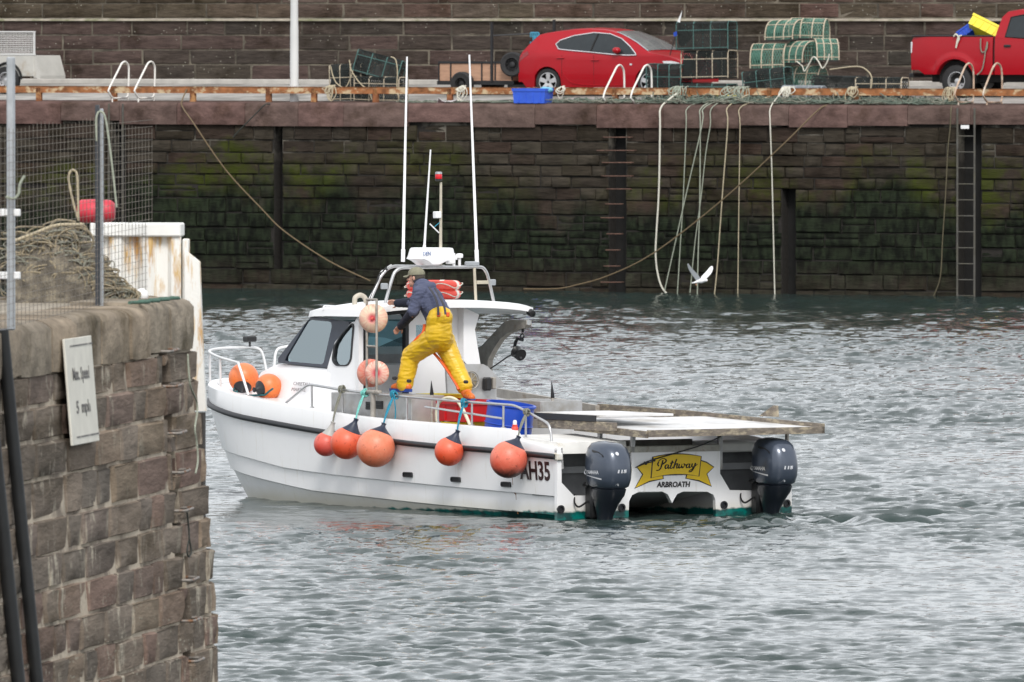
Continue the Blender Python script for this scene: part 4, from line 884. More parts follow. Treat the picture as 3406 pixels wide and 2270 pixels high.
c_ = g2(1160, 1185); mb = MB(); mb.box(c_, (.06, .2, .06), bev=.012); mb.build('arch_lamp', GALV, arch)
for x, y, nm in ((370, 290, 'floodlight'), (1497, 250, 'floodlight')):
    c_ = B.px(1160+x/3.136, 860+y/3.136, a=AR); mb = MB(); mb.box((c_.x, c_.y, c_.z), (.06, .085, .075), bev=.01); mb.build(nm, GALV, arch)
c_ = B.px(1160+1400/3.136, 860+250/3.136, a=AR); mb = MB(); mb.box(c_, (.02, .19, .045), bev=.004); mb.build('bracket', M('cream_tube', (.55, .5, .4)), arch)
# roof rails, vent pipe
mb = MB(); mb.tube(fillet([g2(0, 0)*0+Vector(B.px(660+x/3.357, 960+y/3.357, a=6.3)) for x, y in ((1390, 240), (1400, 195), (1650, 205), (1900, 215))], .05), .012, 8)
mb.build('roof_rail', STW, boat, 60)
rr = [Vector(B.px(1500+x/3.357, 960+y/3.357, a=AR+.1)) for x, y in ((190, 180), (210, 142), (450, 155), (690, 185), (740, 190), (765, 240))]
mb = MB(); mb.tube(fillet(rr, .04), .014, 8); mb.build('roof_rail', STW, boat, 60)
vp = [B.px(660+x/3.357, 960+y/3.357, a=5.9) for x, y in ((1745, 245), (1745, 130), (1760, 95), (1805, 75), (1850, 95), (1870, 140), (1875, 185))]
mb = MB(); mb.tube(spline(vp, 5), .032, 12); mb.build('vent_pipe', M('aged_white_pipe', (.50, .46, .38), .5, var=.15), boat, 60)
for x, y, a in ((895, 272, 5.1), (265, 318, 5.45)):
    c_ = B.px(1500+x/3.357, 960+y/3.357, a=a); mb = MB(); mb.lathe([(.02, -.05), (.045, -.04), (.05, .04), (.03, .05)], 12, Matrix.Translation(c_) @ Matrix.Rotation(R(70), 4, 'Y')); mb.build('deck_lamp', BLKM, boat, 50)

# hauling gear to starboard
PB = 5.1
def dz_px(x, y, a=None, b=None): return B.px(1500+x/3.357, 960+y/3.357, a=a, b=b)
pl_ = [(v.y, v.z) for v in [dz_px(x, y, a=PB) for x, y in ((-40, 1290), (-60, 900), (100, 845), (350, 845), (400, 870), (575, 1050), (590, 1085), (500, 1105), (500, 1300))]]
hauler = bpy.data.objects.new('pot_hauler', None); link(hauler, boat)
mb = MB(); mb.prism(pl_, lambda b, z: (PB-.02, b, z), lambda b, z: (PB+.02, b, z)); mb.build('mounting_plate', ALU, hauler)
c_ = dz_px(195, 1025, a=PB); mb = MB(); mb.tube([(PB-.06, c_.y+.115*math.cos(t), c_.z+.115*math.sin(t)) for t in [2*math.pi*k/24 for k in range(24)]], .008, 6, True)
for k in range(4): t = k*math.pi/4; mb.tube([(PB-.06, c_.y+.115*math.cos(t), c_.z+.115*math.sin(t)), (PB-.06, c_.y-.115*math.cos(t), c_.z-.115*math.sin(t))], .006, 5)
mb.build('handwheel', STD, hauler, 60)
mb = MB(); mb.lathe([(.10, -.02), (.10, .02), (.03, .03)], 20, Matrix.Translation((PB-.03, c_.y, c_.z)) @ Matrix.Rotation(R(-90), 4, 'Y')); mb.build('wheel_hub', M('brass_dull', (.3, .25, .17), .5, .5), hauler, 50)
c_ = dz_px(365, 1065, a=PB); mb = MB(); mb.box((PB-.08, c_.y, c_.z), (.10, .10, .17), bev=.02); mb.build('valve_block', BLKM, hauler); mb = MB(); mb.box((PB-.1, c_.y-.075, c_.z+.01), (.1, .05, .15), bev=.01); mb.build('valve_bracket', STD, hauler)
DB_ = -1.2
def dav(*q_): return [dz_px(x, y, b=DB_) for x, y in q_]
davit = bpy.data.objects.new('davit', None); link(davit, boat)
arm = [(v.x, v.z) for v in dav((310, 1000), (310, 665), (370, 640), (620, 375), (690, 350), (870, 352), (872, 405), (850, 440), (760, 465), (660, 500), (580, 560), (500, 680), (440, 800), (430, 1000))]
mb = MB(); mb.prism(arm, lambda a, z: (a, DB_-.04, z), lambda a, z: (a, DB_+.04, z)); mb.build('arm_web', STD, davit)
mb = MB(); mb.tube(dav((330, 690), (640, 385), (700, 378), (872, 380)), .035, 10); mb.build('arm_tube', STL, davit, 50)
mb = MB(); mb.tube(dav((330, 1000), (330, 670)), .032, 10); mb.build('post', STL, davit, 50)
blk = bpy.data.objects.new('hauling_block', None); link(blk, boat)
mb = MB(); mb.tube(dav((805, 440), (800, 490)), .016, 8); mb.tube(spline(dav((775, 535), (795, 505), (815, 535), (795, 560)), 4, True), .010, 6, True); mb.build('shackle', RUB, blk, 60)
mb = MB(); mb.tube(dav((800, 575), (745, 560), (720, 600), (695, 750), (760, 785), (780, 770)), .022, 8); mb.build('cheek', RUB, blk, 60)
c_ = dav((755, 725))[0]; mb = MB(); mb.lathe([(.08, -.06), (.05, -.02), (.05, .02), (.08, .06)], 16, Matrix.Translation(c_) @ Matrix.Rotation(R(70), 4, 'Y')); mb.build('sheave', BLKM, blk, 50)
mb = MB(); mb.tube(spline(dav((685, 740), (640, 760), (560, 815), (420, 910)), 4), .011, 6); mb.build('hauling_line', RUB, blk, 60)
# starboard gunwale plate, box and tables
mb = MB(); g_ = [(6.7, 1.40), (4.3, 1.235), (4.3, 1.0), (6.7, 1.0)]; mb.prism(g_, lambda a, z: (a, -1.72, z), lambda a, z: (a, -1.66, z)); mb.build('hauling_gunwale', STD, boat)
gb = bpy.data.objects.new('alloy_bait_box', None); link(gb, boat)
for c_, d_ in (((3.7, -.12, 1.17), (1.0, .03, .34)), ((3.7, -.72, 1.17), (1.0, .03, .34)), ((3.2, -.42, 1.17), (.03, .6, .34)), ((4.2, -.42, 1.17), (.03, .6, .34)), ((3.7, -.42, 1.02), (1.0, .6, .03))): mb = MB(); mb.box(c_, d_, bev=.004); mb.build('side', ALU, gb)
for a in (3.45, 3.7, 3.95): mb = MB(); mb.box((a, -.42, 1.335), (.035, .6, .02)); mb.build('top_bar', ALU, gb)
TABW = M('table_white', (.60, .60, .60), .4, var=.1, scale=2.5, col2=(.33, .30, .26), thr=(.48, .66)); TABE = M('table_edge', (.20, .17, .14), .6, .35, var=.35, scale=5, col2=(.42, .36, .26), thr=(.5, .62), stretch=(2, 2, 6))
tab = bpy.data.objects.new('shooting_table', None); link(tab, boat)
SE = -.62                                     # stern edge
e = [B.px(1750+x/2.353, 1300+y/2.353, a=SE) for x, y in ((957, 318), (2330, 262))]
bl_, br_, zs_ = e[0].y, e[1].y, e[0].z
zf = zs_+.075; af = 1.9
def tz_(a): return zs_+(zf-zs_)*(a-SE)/(af-SE)
def slab(nm, pts, th, mt, par):                # plate from plan points, following the table's fall
    mb = MB(); mb.add([Vector((a, b, tz_(a)+dz0)) for a, b, dz0 in pts]+[Vector((a, b, tz_(a)+dz0-th)) for a, b, dz0 in pts], [tuple(range(len(pts))), tuple(range(2*len(pts)-1, len(pts)-1, -1))]+[(i, (i+1) % len(pts), len(pts)+(i+1) % len(pts), len(pts)+i) for i in range(len(pts))]); return mb.build(nm, mt, par)
slab('table_top', [(SE, bl_, 0), (SE, br_, 0), (.2, -1.74, 0), (af, -1.74, 0), (af, bl_-.1, 0), (.3, bl_, 0)], .02, TABW, tab)
slab('stern_lip', [(SE-.02, bl_+.01, .012), (SE-.02, br_, .012), (SE+.02, br_, .012), (SE+.02, bl_+.01, .012)], .085, TABE, tab)
slab('port_lip', [(SE, bl_+.0, .0), (SE, bl_+.03, .0), (1.0, bl_+.03, .0), (1.0, bl_, .0)], .085, TABE, tab)
slab('starboard_rim', [(SE-.02, br_, .05), (.2, -1.76, .05), (.2, -1.72, .05), (SE-.02, br_+.04, .05)], .12, TABE, tab)
slab('starboard_rim', [(.2, -1.76, .05), (2.3, -1.76, .05), (2.3, -1.72, .05), (.2, -1.72, .05)], .12, TABE, tab)
slab('starboard_rim', [(2.3, -1.76, .05), (4.35, -1.76, .02), (4.35, -1.72, .02), (2.3, -1.72, .05)], .16, TABE, tab)
c_ = B.px(1750+1930/2.353, 1300+190/2.353, b=-1.7)
mb = MB(); mb.prism([(c_.x+.35, tz_(c_.x)+.08), (c_.x+.03, tz_(c_.x)+.22), (c_.x-.04, tz_(c_.x)+.22), (c_.x-.06, tz_(c_.x)+.08)], lambda a, z: (a, -1.755, z), lambda a, z: (a, -1.725, z)); mb.build('rim_gusset', TABE, tab)
mb = MB(); mb.box((1.05, .35, 1.245), (1.45, 1.1, .03), bev=.005); mb.build('cutting_table', TABW, tab)
mb = MB(); mb.box((1.08, .915, 1.215), (1.38, .02, .075)); mb.build('black_edge', RUB, tab)
mb = MB(); mb.box((.86, .88, 1.12), (1.75, .04, .11), bev=.006); mb.build('table_beam', TABE, tab)
for a, b, zb_ in ((.04, .61, .58), (.04, -.70, .56), (.62, .70, .85)):
    mb = MB(); mb.box((a, b, (zb_+tz_(a)-.02)/2), (.05, .055, tz_(a)-.02-zb_), rot=Matrix.Rotation(R(6 if b > .6 and a < .1 else 0), 3, 'X'), bev=.006); mb.build('table_leg', ALU, tab)
mb = MB(); mb.tube([(.06, -1.72, .80), (.06, -1.72, tz_(0)-.02)], .026, 8); mb.build('table_leg', STD, tab, 50)
mb = MB(); mb.tube(spline([(-.12, .66, .62), (-.06, .4, .70), (-.06, -.3, .86), (-.1, -.62, .98)], 5), .008, 6); mb.build('steering_rod', RUB, boat, 60)
for t in (.35, .62): 
    mb = MB(); c_ = Vector((-.1, .66-.45*t, .62+.14*t)); mb.lathe([(.016, -.02), (.02, 0), (.016, .02)], 8, Matrix.Translation(c_) @ Matrix.Rotation(R(-70), 4, 'X')); mb.build('rod_joint', RUB, boat, 50)

# outboard motors
COWL = M('cowl_grey_blue', (.055, .07, .10), .28, .35, var=.05, scale=3, coat=.5); LEG = M('leg_dark_blue', (.010, .013, .020), .35, .2, var=.1, coat=.3); SIL = M('silver_decal', (.62, .63, .66), .35, .4)
def outboard(at, nm='outboard_motor'):
    o = bpy.data.objects.new(nm, None); link(o, boat); o.location = at
    # cowl: rings (a fore-aft centre, half length, half width, z)
    rg = [(0, .23, .150, .385), (-.01, .285, .205, .42), (-.01, .32, .225, .50), (-.005, .335, .232, .60), (0, .335, .228, .70), (.01, .32, .218, .80), (.02, .285, .195, .88), (.03, .22, .15, .935), (.035, .12, .08, .957), (.035, .02, .015, .962)]
    rings = []
    for ca, hl, hw, z in rg:
        ring = []
        for k in range(28):
            t = 2*math.pi*k/28; n_ = 2.7; c, s_ = math.cos(t), math.sin(t)
            ring.append(Vector((ca+hl*math.copysign(abs(c)**(2/n_), c)*(1 if c < 0 else .92), hw*math.copysign(abs(s_)**(2/n_), s_), z-.02*(ca-.335*c)*(1 if z > .45 else 1.8))))
        rings.append(ring)
    mb = MB(); mb.loft(rings); cw = mb.build('cowl', COWL, o, 50)
    mb = MB(); rings = []
    for ca, hl, hw, z in ((0, .225, .145, .415), (-.01, .27, .185, .375), (.0, .255, .17, .30), (.03, .20, .125, .20), (.06, .15, .085, .08), (.08, .12, .06, -.05), (.08, .12, .05, -.45)):
        rings.append([Vector((ca+hl*math.cos(t), hw*math.copysign(abs(math.sin(t))**.8, math.sin(t)), z-.035*math.cos(t)*0)) for t in [2*math.pi*k/24 for k in range(24)]])
    mb.loft(rings); mb.build('midsection', LEG, o, 50)
    mb = MB(); mb.box((.30, 0, .22), (.16, .2, .44), bev=.03); mb.box((.30, 0, .42), (.12, .30, .06), bev=.02); mb.build('mounting_bracket', BLKM, o, 40)
    mb = MB(); mb.tube(spline([(.30, .10, .22), (.34, .2, .15), (.38, .24, .2), (.44, .2, .3)], 4), .012, 6); mb.build('control_cable', BLKM, o, 60)
    # decals on the port side and on the back
    ex = 2/2.7
    def skin(x, z):
        for (c0, l0, w0, z0), (c1, l1, w1, z1) in zip(rg[:-1], rg[1:]):
            if z0 <= z <= z1: k = (z-z0)/(z1-z0); ca, hl, hw = c0+(c1-c0)*k, l0+(l1-l0)*k, w0+(w1-w0)*k; return hw*max(0, 1-(min(1, abs(x-ca)/hl))**2.7)**(1/2.7)
        return 0
    for t, x, z, sz, wd in (('YAMAHA', .0, .585, .075, .27),):
        d = text_mesh(t, sz, 'maker_name', SIL, cw, shear=.12, bold=.003, depth=.0); bx = [v.co.x for v in d.data.vertices]; k = wd/(max(bx)-min(bx))
        for v in d.data.vertices: xx = x-v.co.x*k; zz = z+v.co.y*.8; v.co = (xx, skin(xx, zz)+.004, zz)
        mb = MB(); mb.tube([(x+wd*.5+.045+.024*math.cos(q_), skin(x+.2, z)+.005, z+.024*math.sin(q_)) for q_ in [2*math.pi*i/16 for i in range(16)]], .005, 5, True); mb.build('emblem_ring', SIL, cw, 60)
    mb = MB(); top_ = []; bot_ = []
    for i in range(15):
        xx = -.18+.42*i/14; zz = .515+.05*(i/14); top_.append(Vector((xx, skin(xx, zz)+.004, zz))); bot_.append(Vector((xx, skin(xx, zz-.018*(i/14)**.0)+.004, zz-.004-.016*(1-i/14))))
    mb.loft([top_, bot_], ringclosed=False, caps=False); mb.build('swoosh', SIL, cw)
    d = text_mesh('115', .07, 'power_number', SIL, cw, shear=.1, bold=.004, depth=.0); bx = [v.co.x for v in d.data.vertices]; k = .13/(max(bx)-min(bx))
    def back(y, z):
        for (c0, l0, w0, z0), (c1, l1, w1, z1) in zip(rg[:-1], rg[1:]):
            if z0 <= z <= z1: q_ = (z-z0)/(z1-z0); ca, hl, hw = c0+(c1-c0)*q_, l0+(l1-l0)*q_, w0+(w1-w0)*q_; return ca-hl*max(0, 1-(min(1, abs(y)/hw))**2.7)**(1/2.7)
        return -.3
    for v in d.data.vertices: yy = .02-v.co.x*k; zz = .60+v.co.y*.75; v.co = (back(yy, zz)-.004, yy, zz)
    for zz in (.43, .82):
        mb = MB(); mb.add([Vector((back(.06+.022*math.cos(q_), zz+.022*math.sin(q_))-.004, .06+.022*math.cos(q_), zz+.022*math.sin(q_))) for q_ in [2*math.pi*i/16 for i in range(16)]], [tuple(range(16))]); mb.build('round_badge', SIL, cw)
    mb = MB(); mb.add([Vector((x, skin(x, z)+.005, z)) for x, z in ((.05, .865), (-.1, .842), (-.19, .80), (-.2, .775), (-.12, .80), (.04, .84))], [(0, 1, 2, 3, 4, 5)]); mb.build('air_intake', BLKM, cw)
    return o
outboard((-.42, 1.27, 0)); outboard((-.42, -1.20, 0))
# ------------------------------------------------------------------ things aboard and alongside
def at_frame(o, fr): o.location = Vector(fr.w(0, 0)); o.rotation_euler = (0, 0, fr.ang); return o
def buoy_mat(name, col, pale, dirt=None):
    m, n, l, bs = nodes(name); tc_ = n.new('ShaderNodeTexCoord'); ob = tc_.outputs['Object']; sx = n.new('ShaderNodeSeparateXYZ'); l.new(ob, sx.inputs[0])
    c = mix(n, l, rng(n, l, noise(n, l, 5, 5, ob, .7), .35, .65), col, pale)
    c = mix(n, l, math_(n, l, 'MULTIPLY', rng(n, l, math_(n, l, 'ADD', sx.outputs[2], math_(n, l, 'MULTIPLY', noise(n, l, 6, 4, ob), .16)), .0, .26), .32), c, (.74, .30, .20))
    c = mix(n, l, math_(n, l, 'MULTIPLY', rng(n, l, noise(n, l, 13, 6, ob, .75), .56, .66), .55), c, tuple(x*.45 for x in col))
    if dirt: c = mix(n, l, math_(n, l, 'MULTIPLY', rng(n, l, math_(n, l, 'ADD', sx.outputs[2], math_(n, l, 'MULTIPLY', noise(n, l, 9, 4, ob), .18)), .0, -.09), .9), c, dirt)
    c = mix(n, l, rng(n, l, noise(n, l, 26, 3, ob), .70, .76), c, (.09, .05, .04))
    l.new(c, bs.inputs['Base Color']); bs.inputs['Roughness'].default_value = .42; bs.inputs['Subsurface Weight'].default_value = .0; return m
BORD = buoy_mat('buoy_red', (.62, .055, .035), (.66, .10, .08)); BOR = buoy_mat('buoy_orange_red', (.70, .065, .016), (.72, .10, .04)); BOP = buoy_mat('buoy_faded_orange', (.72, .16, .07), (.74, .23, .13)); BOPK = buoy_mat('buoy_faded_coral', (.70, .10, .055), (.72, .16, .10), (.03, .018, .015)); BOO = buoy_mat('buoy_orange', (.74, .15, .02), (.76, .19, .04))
NECK = M('buoy_neck_navy', (.016, .022, .045), .45, var=.15); NECKG = M('buoy_neck_grey', (.36, .35, .33), .5, var=.15)
def buoy(label, c, r, neck, mat, nmat=NECK, elong=1.12, group='buoys hung along the boat side', cat='buoy'):
    c = Vector(c); ax = (Vector(neck)-c); L = ax.length; q = ax.to_track_quat('Z', 'Y').to_matrix().to_4x4()
    o = thing('fender_buoy', label, cat, B, tuple(c), group=group)
    prof = [(.004, -r)]; L = max(L, r*1.25)
    for k in range(1, 14):
        t = -math.pi/2+math.pi*.80*k/13; prof.append((r*math.cos(t), r*math.sin(t)))
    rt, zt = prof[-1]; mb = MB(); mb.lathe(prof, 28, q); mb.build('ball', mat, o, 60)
    mb = MB(); mb.lathe([(rt*1.015, zt), (rt*.62, zt+(L-zt)*.38), (.034, zt+(L-zt)*.8), (.026, L), (.034, L+.025), (.008, L+.03)], 20, q); mb.build('neck', nmat, o, 60)
    return o
def fpx(x, y, b): return B.px(660+x/3.136, 1250+y/3.136, b=b)
def cpx(x, y, b): return B.px(1160+x/3.357, 1200+y/3.357, b=b)
def apx(x, y, b): return B.px(660+x/3.357, 960+y/3.357, b=b)
def tie(name, label, neck, knot, mat, tail=True, seed=1):
    o = thing(name, label, 'rope', B); rs = random.Random(seed); n_, k_ = Vector(neck), Vector(knot)
    mb = MB(); mb.tube(spline([n_, n_*.7+k_*.3+Vector((0, .02, -.01)), n_*.35+k_*.65+Vector((.01, .02, 0)), k_], 5), .011, 6); mb.tube(spline([n_+Vector((.01, 0, 0)), n_*.6+k_*.4+Vector((-.025, .03, -.01)), k_], 5), .009, 6); mb.build('line', mat, o, 60)
    mb = MB(); pts = []
    for k in range(26): a = k*1.05; pts.append(k_+Vector((.03*math.sin(a*.41)+rs.uniform(-.014, .014), .036*math.cos(a), .04*math.sin(a)+rs.uniform(-.018, .012))))
    mb.tube(spline(pts, 3), .010, 5); mb.build('knot', mat, o, 60)
    if tail: mb = MB(); mb.tube(spline([k_, k_+Vector((-.05, .03, -.08)), k_+Vector((-.07, .03, -.2)), k_+Vector((-.06, .03, -.3))], 4), .008, 5); mb.build('loose_end', mat, o, 60)
BU = [('small red buoy with a grey neck against the boat side', (1330, 715), .155, (1400, 505), BORD, NECKG, (1608, 1125), ROPEGY, 'grey tie rope of the small red buoy'),
      ('bright orange red buoy between the small red one and the faded one', (1545, 705), .205, (1640, 470), BOR, NECK, (1860, 1165), ROPETQ, 'pale turquoise tie rope of the bright orange red buoy'),
      ('large faded peach orange buoy hanging below the ladder rack', (1850, 755), .243, (1925, 530), BOP, NECK, (2190, 1185), ROPEBL, 'blue tie rope knotted below the standing fisherman')]
for i, (lb, c, r, nk, mt, nm, kn, rm, rl) in enumerate(BU):
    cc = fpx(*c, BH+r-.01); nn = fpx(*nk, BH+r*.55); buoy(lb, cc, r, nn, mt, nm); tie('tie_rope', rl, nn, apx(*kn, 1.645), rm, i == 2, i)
for lb, c, r, nk, mt, kn, rm, rl, s_ in (('medium coral buoy hanging alone amidships below the hose', (1120, 1015), .182, (1212, 800), BOR, (1292, 470), ROPEBL, 'blue tie rope of the lone amidships buoy', 5), ('coral buoy with a black dirty base beside the hull number', (1785, 1105), .232, (1885, 880), BOPK, (1990, 575), ROPEGY, 'grey green tie rope near the stern corner', 6)):
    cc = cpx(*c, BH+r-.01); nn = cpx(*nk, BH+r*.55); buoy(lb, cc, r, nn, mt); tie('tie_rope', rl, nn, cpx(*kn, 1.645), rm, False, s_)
c1, c2 = apx(505, 1000, 1.2), apx(785, 1100, 1.22)
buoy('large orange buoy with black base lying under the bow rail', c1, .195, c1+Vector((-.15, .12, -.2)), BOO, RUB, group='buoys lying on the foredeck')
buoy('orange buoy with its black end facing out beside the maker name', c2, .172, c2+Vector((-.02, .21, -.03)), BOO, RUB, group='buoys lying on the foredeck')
rope_at('bow_rope', 'dark green rope made fast below the bow rail', [tuple(apx(x, y, 1.36)) for x, y in ((400, 1110), (400, 1160), (430, 1150), (440, 1185), (500, 1190), (560, 1195), (700, 1190), (740, 1190), (790, 1150), (830, 1120))], .014, RG('rope_teal_dark', (.02, .10, .11)), B)
def pad_mat(name, edge, mid, core):
    m, n, l, bs = nodes(name); tc_ = n.new('ShaderNodeTexCoord'); sx = n.new('ShaderNodeSeparateXYZ'); l.new(tc_.outputs['Object'], sx.inputs[0])
    r_ = math_(n, l, 'POWER', math_(n, l, 'ADD', math_(n, l, 'POWER', sx.outputs[0], 2), math_(n, l, 'POWER', sx.outputs[2], 2)), .5)
    an = math_(n, l, 'ARCTAN2', sx.outputs[0], sx.outputs[2]); cx_ = n.new('ShaderNodeCombineXYZ'); l.new(math_(n, l, 'MULTIPLY', an, 2.2), cx_.inputs[0]); l.new(math_(n, l, 'MULTIPLY', r_, 4), cx_.inputs[1])
    st_ = noise(n, l, 2.6, 4, cx_.outputs[0])
    c = mix(n, l, rng(n, l, st_, .42, .62), edge, mid)
    c = mix(n, l, rng(n, l, math_(n, l, 'ADD', r_, math_(n, l, 'MULTIPLY', st_, .09)), .125, .075), c, core); l.new(c, bs.inputs['Base Color']); bs.inputs['Roughness'].default_value = .4; return m
PM1 = pad_mat('float_cream_pink', (.78, .58, .42), (.74, .42, .32), (.62, .10, .12)); PM2 = pad_mat('float_pink_cream', (.78, .52, .42), (.70, .26, .2), (.62, .10, .12)); PM3 = pad_mat('float_coral', (.70, .20, .14), (.72, .32, .24), (.6, .1, .1))
def rack_float(lb, c, r, mt, th=.55):
    o = thing('net_float', lb, 'float', B, tuple(c), group='floats tied to the rope rack'); mb = MB()
    mb.lathe([(.02, -r*th), (r*.45, -r*th*.92), (r*.8, -r*th*.6), (r*.97, -r*th*.22), (r, 0), (r*.97, r*th*.22), (r*.8, r*th*.6), (r*.45, r*th*.92), (r*.30, r*th*.95), (.02, r*th*.8)], 28, Matrix.Rotation(R(-90), 4, 'X') @ Matrix.Rotation(R(0), 4, 'Y')); mb.build('body', mt, o, 60)
    mb = MB(); mb.lathe([(.001, r*th*.8), (.02, r*th*.82), (.018, r*th+.02), (.001, r*th+.025)], 10, Matrix.Rotation(R(-90), 4, 'X')); mb.build('eye', BORD, o, 60); o.rotation_euler = (0, 0, B.ang+R(48))
rack_float('cream and pink round float tied high on the rope rack', apx(1955, 335, 1.56), .185, PM1)
rack_float('coral round float tied low on the rope rack, behind the pale one', apx(1925, 945, 1.45), .180, PM3)
rack_float('pale pink round float tied low on the rope rack, before the coral one', apx(1995, 945, 1.56), .155, PM2, .4)
# life rings on the wheelhouse roof
LR = M('life_ring_red', (.70, .075, .05), .5, var=.1, scale=8); LRW = M('life_ring_tape', (.72, .66, .6), .6)
for k, lb in enumerate(('red life ring lying on the wheelhouse roof, under another', 'red life ring lying on the wheelhouse roof, topmost of two')):
    c_ = B.px(1160+885/3.136, 860+428/3.136, b=-.35); c_.z = 2.635+.112*k; o = thing('life_ring', lb, 'life ring', B, tuple(c_), group='life rings on the roof'); mb = MB()
    mb.tube([(.29*math.cos(t), .29*math.sin(t), 0) for t in [2*math.pi*i/36 for i in range(36)]], .062, 12, True); mb.build('ring', LR, o, 60)
    for t in (.6, 2.2, 3.7, 5.3):
        mb = MB(); mb.tube([(.29*math.cos(t+d_), .29*math.sin(t+d_), 0) for d_ in (-.11, 0, .11)], .065, 12); mb.build('band', LRW, o, 60)
    mb = MB(); mb.tube([((.36+.02*math.cos(8*t))*math.cos(t), (.36+.02*math.cos(8*t))*math.sin(t), .03*math.sin(5*t)) for t in [2*math.pi*i/48 for i in range(48)]], .007, 5, True); mb.build('grab_line', ROPEW, o, 60)
# boxes in the cockpit
REDP = M('red_plastic', (.52, .012, .018), .4, var=.12, scale=6); YELP = M('yellow_plastic', (.72, .60, .035), .45, var=.1, scale=6); BLUP = M('blue_plastic', (.012, .06, .42), .35, var=.12, scale=5)
def tub(name, label, cat, fr, c, d, mt, rz=0, th=.02, group=None, ribs=True, tilt=None):
    o = thing(name, label, cat, fr, c, rz, group); lx, ly, lz = d; mb = MB(); tp_ = .94
    def rr(k, z, e=0): return [Vector((x*(lx/2*k-e), y*(ly/2*k-e), z)) for x, y in ((-1, -1), (-.9, -1.0), (.9, -1), (1, -1), (1, .9), (1, 1), (-.9, 1), (-1, 1))]
    mb.loft([rr(tp_, 0), rr(1, lz*.8), rr(1.0, lz*.80, -.015), rr(1.0, lz, -.018), rr(1, lz, th), rr(tp_, .02, th)]); mb.build('shell', mt, o, 30)
    if ribs:
        for s in (-1, 1):
            for k in range(4): mb = MB(); mb.box((lx*(-.33+.22*k), s*(ly/2*.97+.004), lz*.4), (.025, .022, lz*.7)); mb.build('rib', mt, o)
    if tilt: o.rotation_euler.x, o.rotation_euler.y = tilt
    return o
c_ = cpx(965, 500, 1.10); tub('fish_tub', 'long red plastic fish tub under the fisherman in the cockpit', 'tub', B, (c_.x-.05, .82, 1.10), (1.25, .52, .27), REDP)
tub('fish_box', 'yellow fish box below the red tub, beside the alloy locker', 'box', B, (3.52, .86, .62), (.42, .45, .47), YELP)
tub('fish_box', 'yellow fish box below the red tub, beside the blue drum', 'box', B, (2.72, .86, .62), (.75, .45, .40), YELP)
c_ = cpx(1080, 325, .62); tub('tray', 'shallow yellow tray lying on the red fish tub', 'tray', B, (c_.x, .68, 1.37), (.52, .34, .05), YELP, R(8), .015, None, False)
o = thing('drum', 'open blue plastic drum leaning behind the side rail', 'drum', B, (2.42, .95, .62)); mb = MB()
mb.lathe([(.27, 0), (.295, .03), (.30, .35), (.295, .70), (.315, .715), (.315, .74), (.285, .742), (.283, .70), (.285, .06), (.02, .05)], 32); mb.build('shell', BLUP, o, 40)
for z in (.25, .48): mb = MB(); mb.tube([(.302*math.cos(t), .302*math.sin(t), z) for t in [2*math.pi*i/32 for i in range(32)]], .008, 6, True); mb.build('hoop', BLUP, o, 60)
o.rotation_euler = (R(4), R(-7), B.ang)
rope_at('hose', 'cream suction hose bent in an arch over the side rail', [tuple(cpx(x, y, 1.25)) for x, y in ((1000, 760), (985, 640), (985, 540), (1020, 455), (1110, 415), (1200, 440), (1260, 520), (1310, 620), (1370, 760))], .022, M('hose_cream', (.66, .62, .46), .45, var=.08), B, cat='hose')
for lb, f_, b in (('grey peg with black pointed tip by the side rail', lambda y: cpx(925, y, b_), 1.15), ('grey peg with black pointed tip at the table corner', None, -.30)):
    p0 = cpx(930, 520, b) if f_ else dz_px(1140, 1340, b=b); p1 = cpx(928, 385, b) if f_ else dz_px(1136, 1225, b=b); p2 = cpx(922, 225, b) if f_ else dz_px(1124, 1030, b=b)
    o = thing('pot_peg', lb, 'peg', B, tuple(p0)); mb = MB(); mb.tube([Vector((0, 0, -.25)), p1-p0], .02, 10); mb.build('stub', STD, o, 60)
    mb = MB(); mb.tube([p1-p0, (p1-p0)+(p2-p1)*.05, p2-p0], [.02, .027, .003], 10); mb.build('tip', RUB, o, 60)
o = thing('beacon', 'small clear and red beacon standing on the gunwale', 'lamp', B, tuple(cpx(1855, 765, 1.67))); mb = MB(); mb.lathe([(.042, -.02), (.042, .02), (.035, .03)], 14); mb.lathe([(.03, .03), (.035, .05), (.028, .055)], 14); mb.build('base', LR, o, 40)
mb = MB(); mb.lathe([(.024, .05), (.026, .09), (.018, .11), (.004, .112)], 14); mb.build('lens', WPL, o, 40)

# ------------------------------------------------------------------ fisherman
def cap_mesh(mb, p0, r0, p1, r1, n=14):
    p0, p1 = Vector(p0), Vector(p1); d = p1-p0; L = d.length
    d = d.normalized() if L > 1e-6 else Vector((0, 0, 1)); pts = []; rs_ = []
    for k in range(6): t = math.pi/2*k/5; pts.append(p0-d*r0*math.cos(t)*.999); rs_.append(max(.0008, r0*math.sin(t)))
    for k in range(6): t = math.pi/2*k/5; pts.append(p1+d*r1*math.sin(t)*.999); rs_.append(max(.0008, r1*math.cos(t)))
    mb.tube(pts, rs_, n)
def ell(mb, c, rx, ax, n=16):                   # ellipsoid: centre, three half axes as vectors
    c = Vector(c); rings = []
    for i in range(1, n//2):
        t = math.pi*i/(n//2); rings.append([c+ax[2]*math.cos(t)+(ax[0]*math.cos(p_)+ax[1]*math.sin(p_))*math.sin(t) for p_ in [2*math.pi*k/n for k in range(n)]])
    mb.loft(rings)
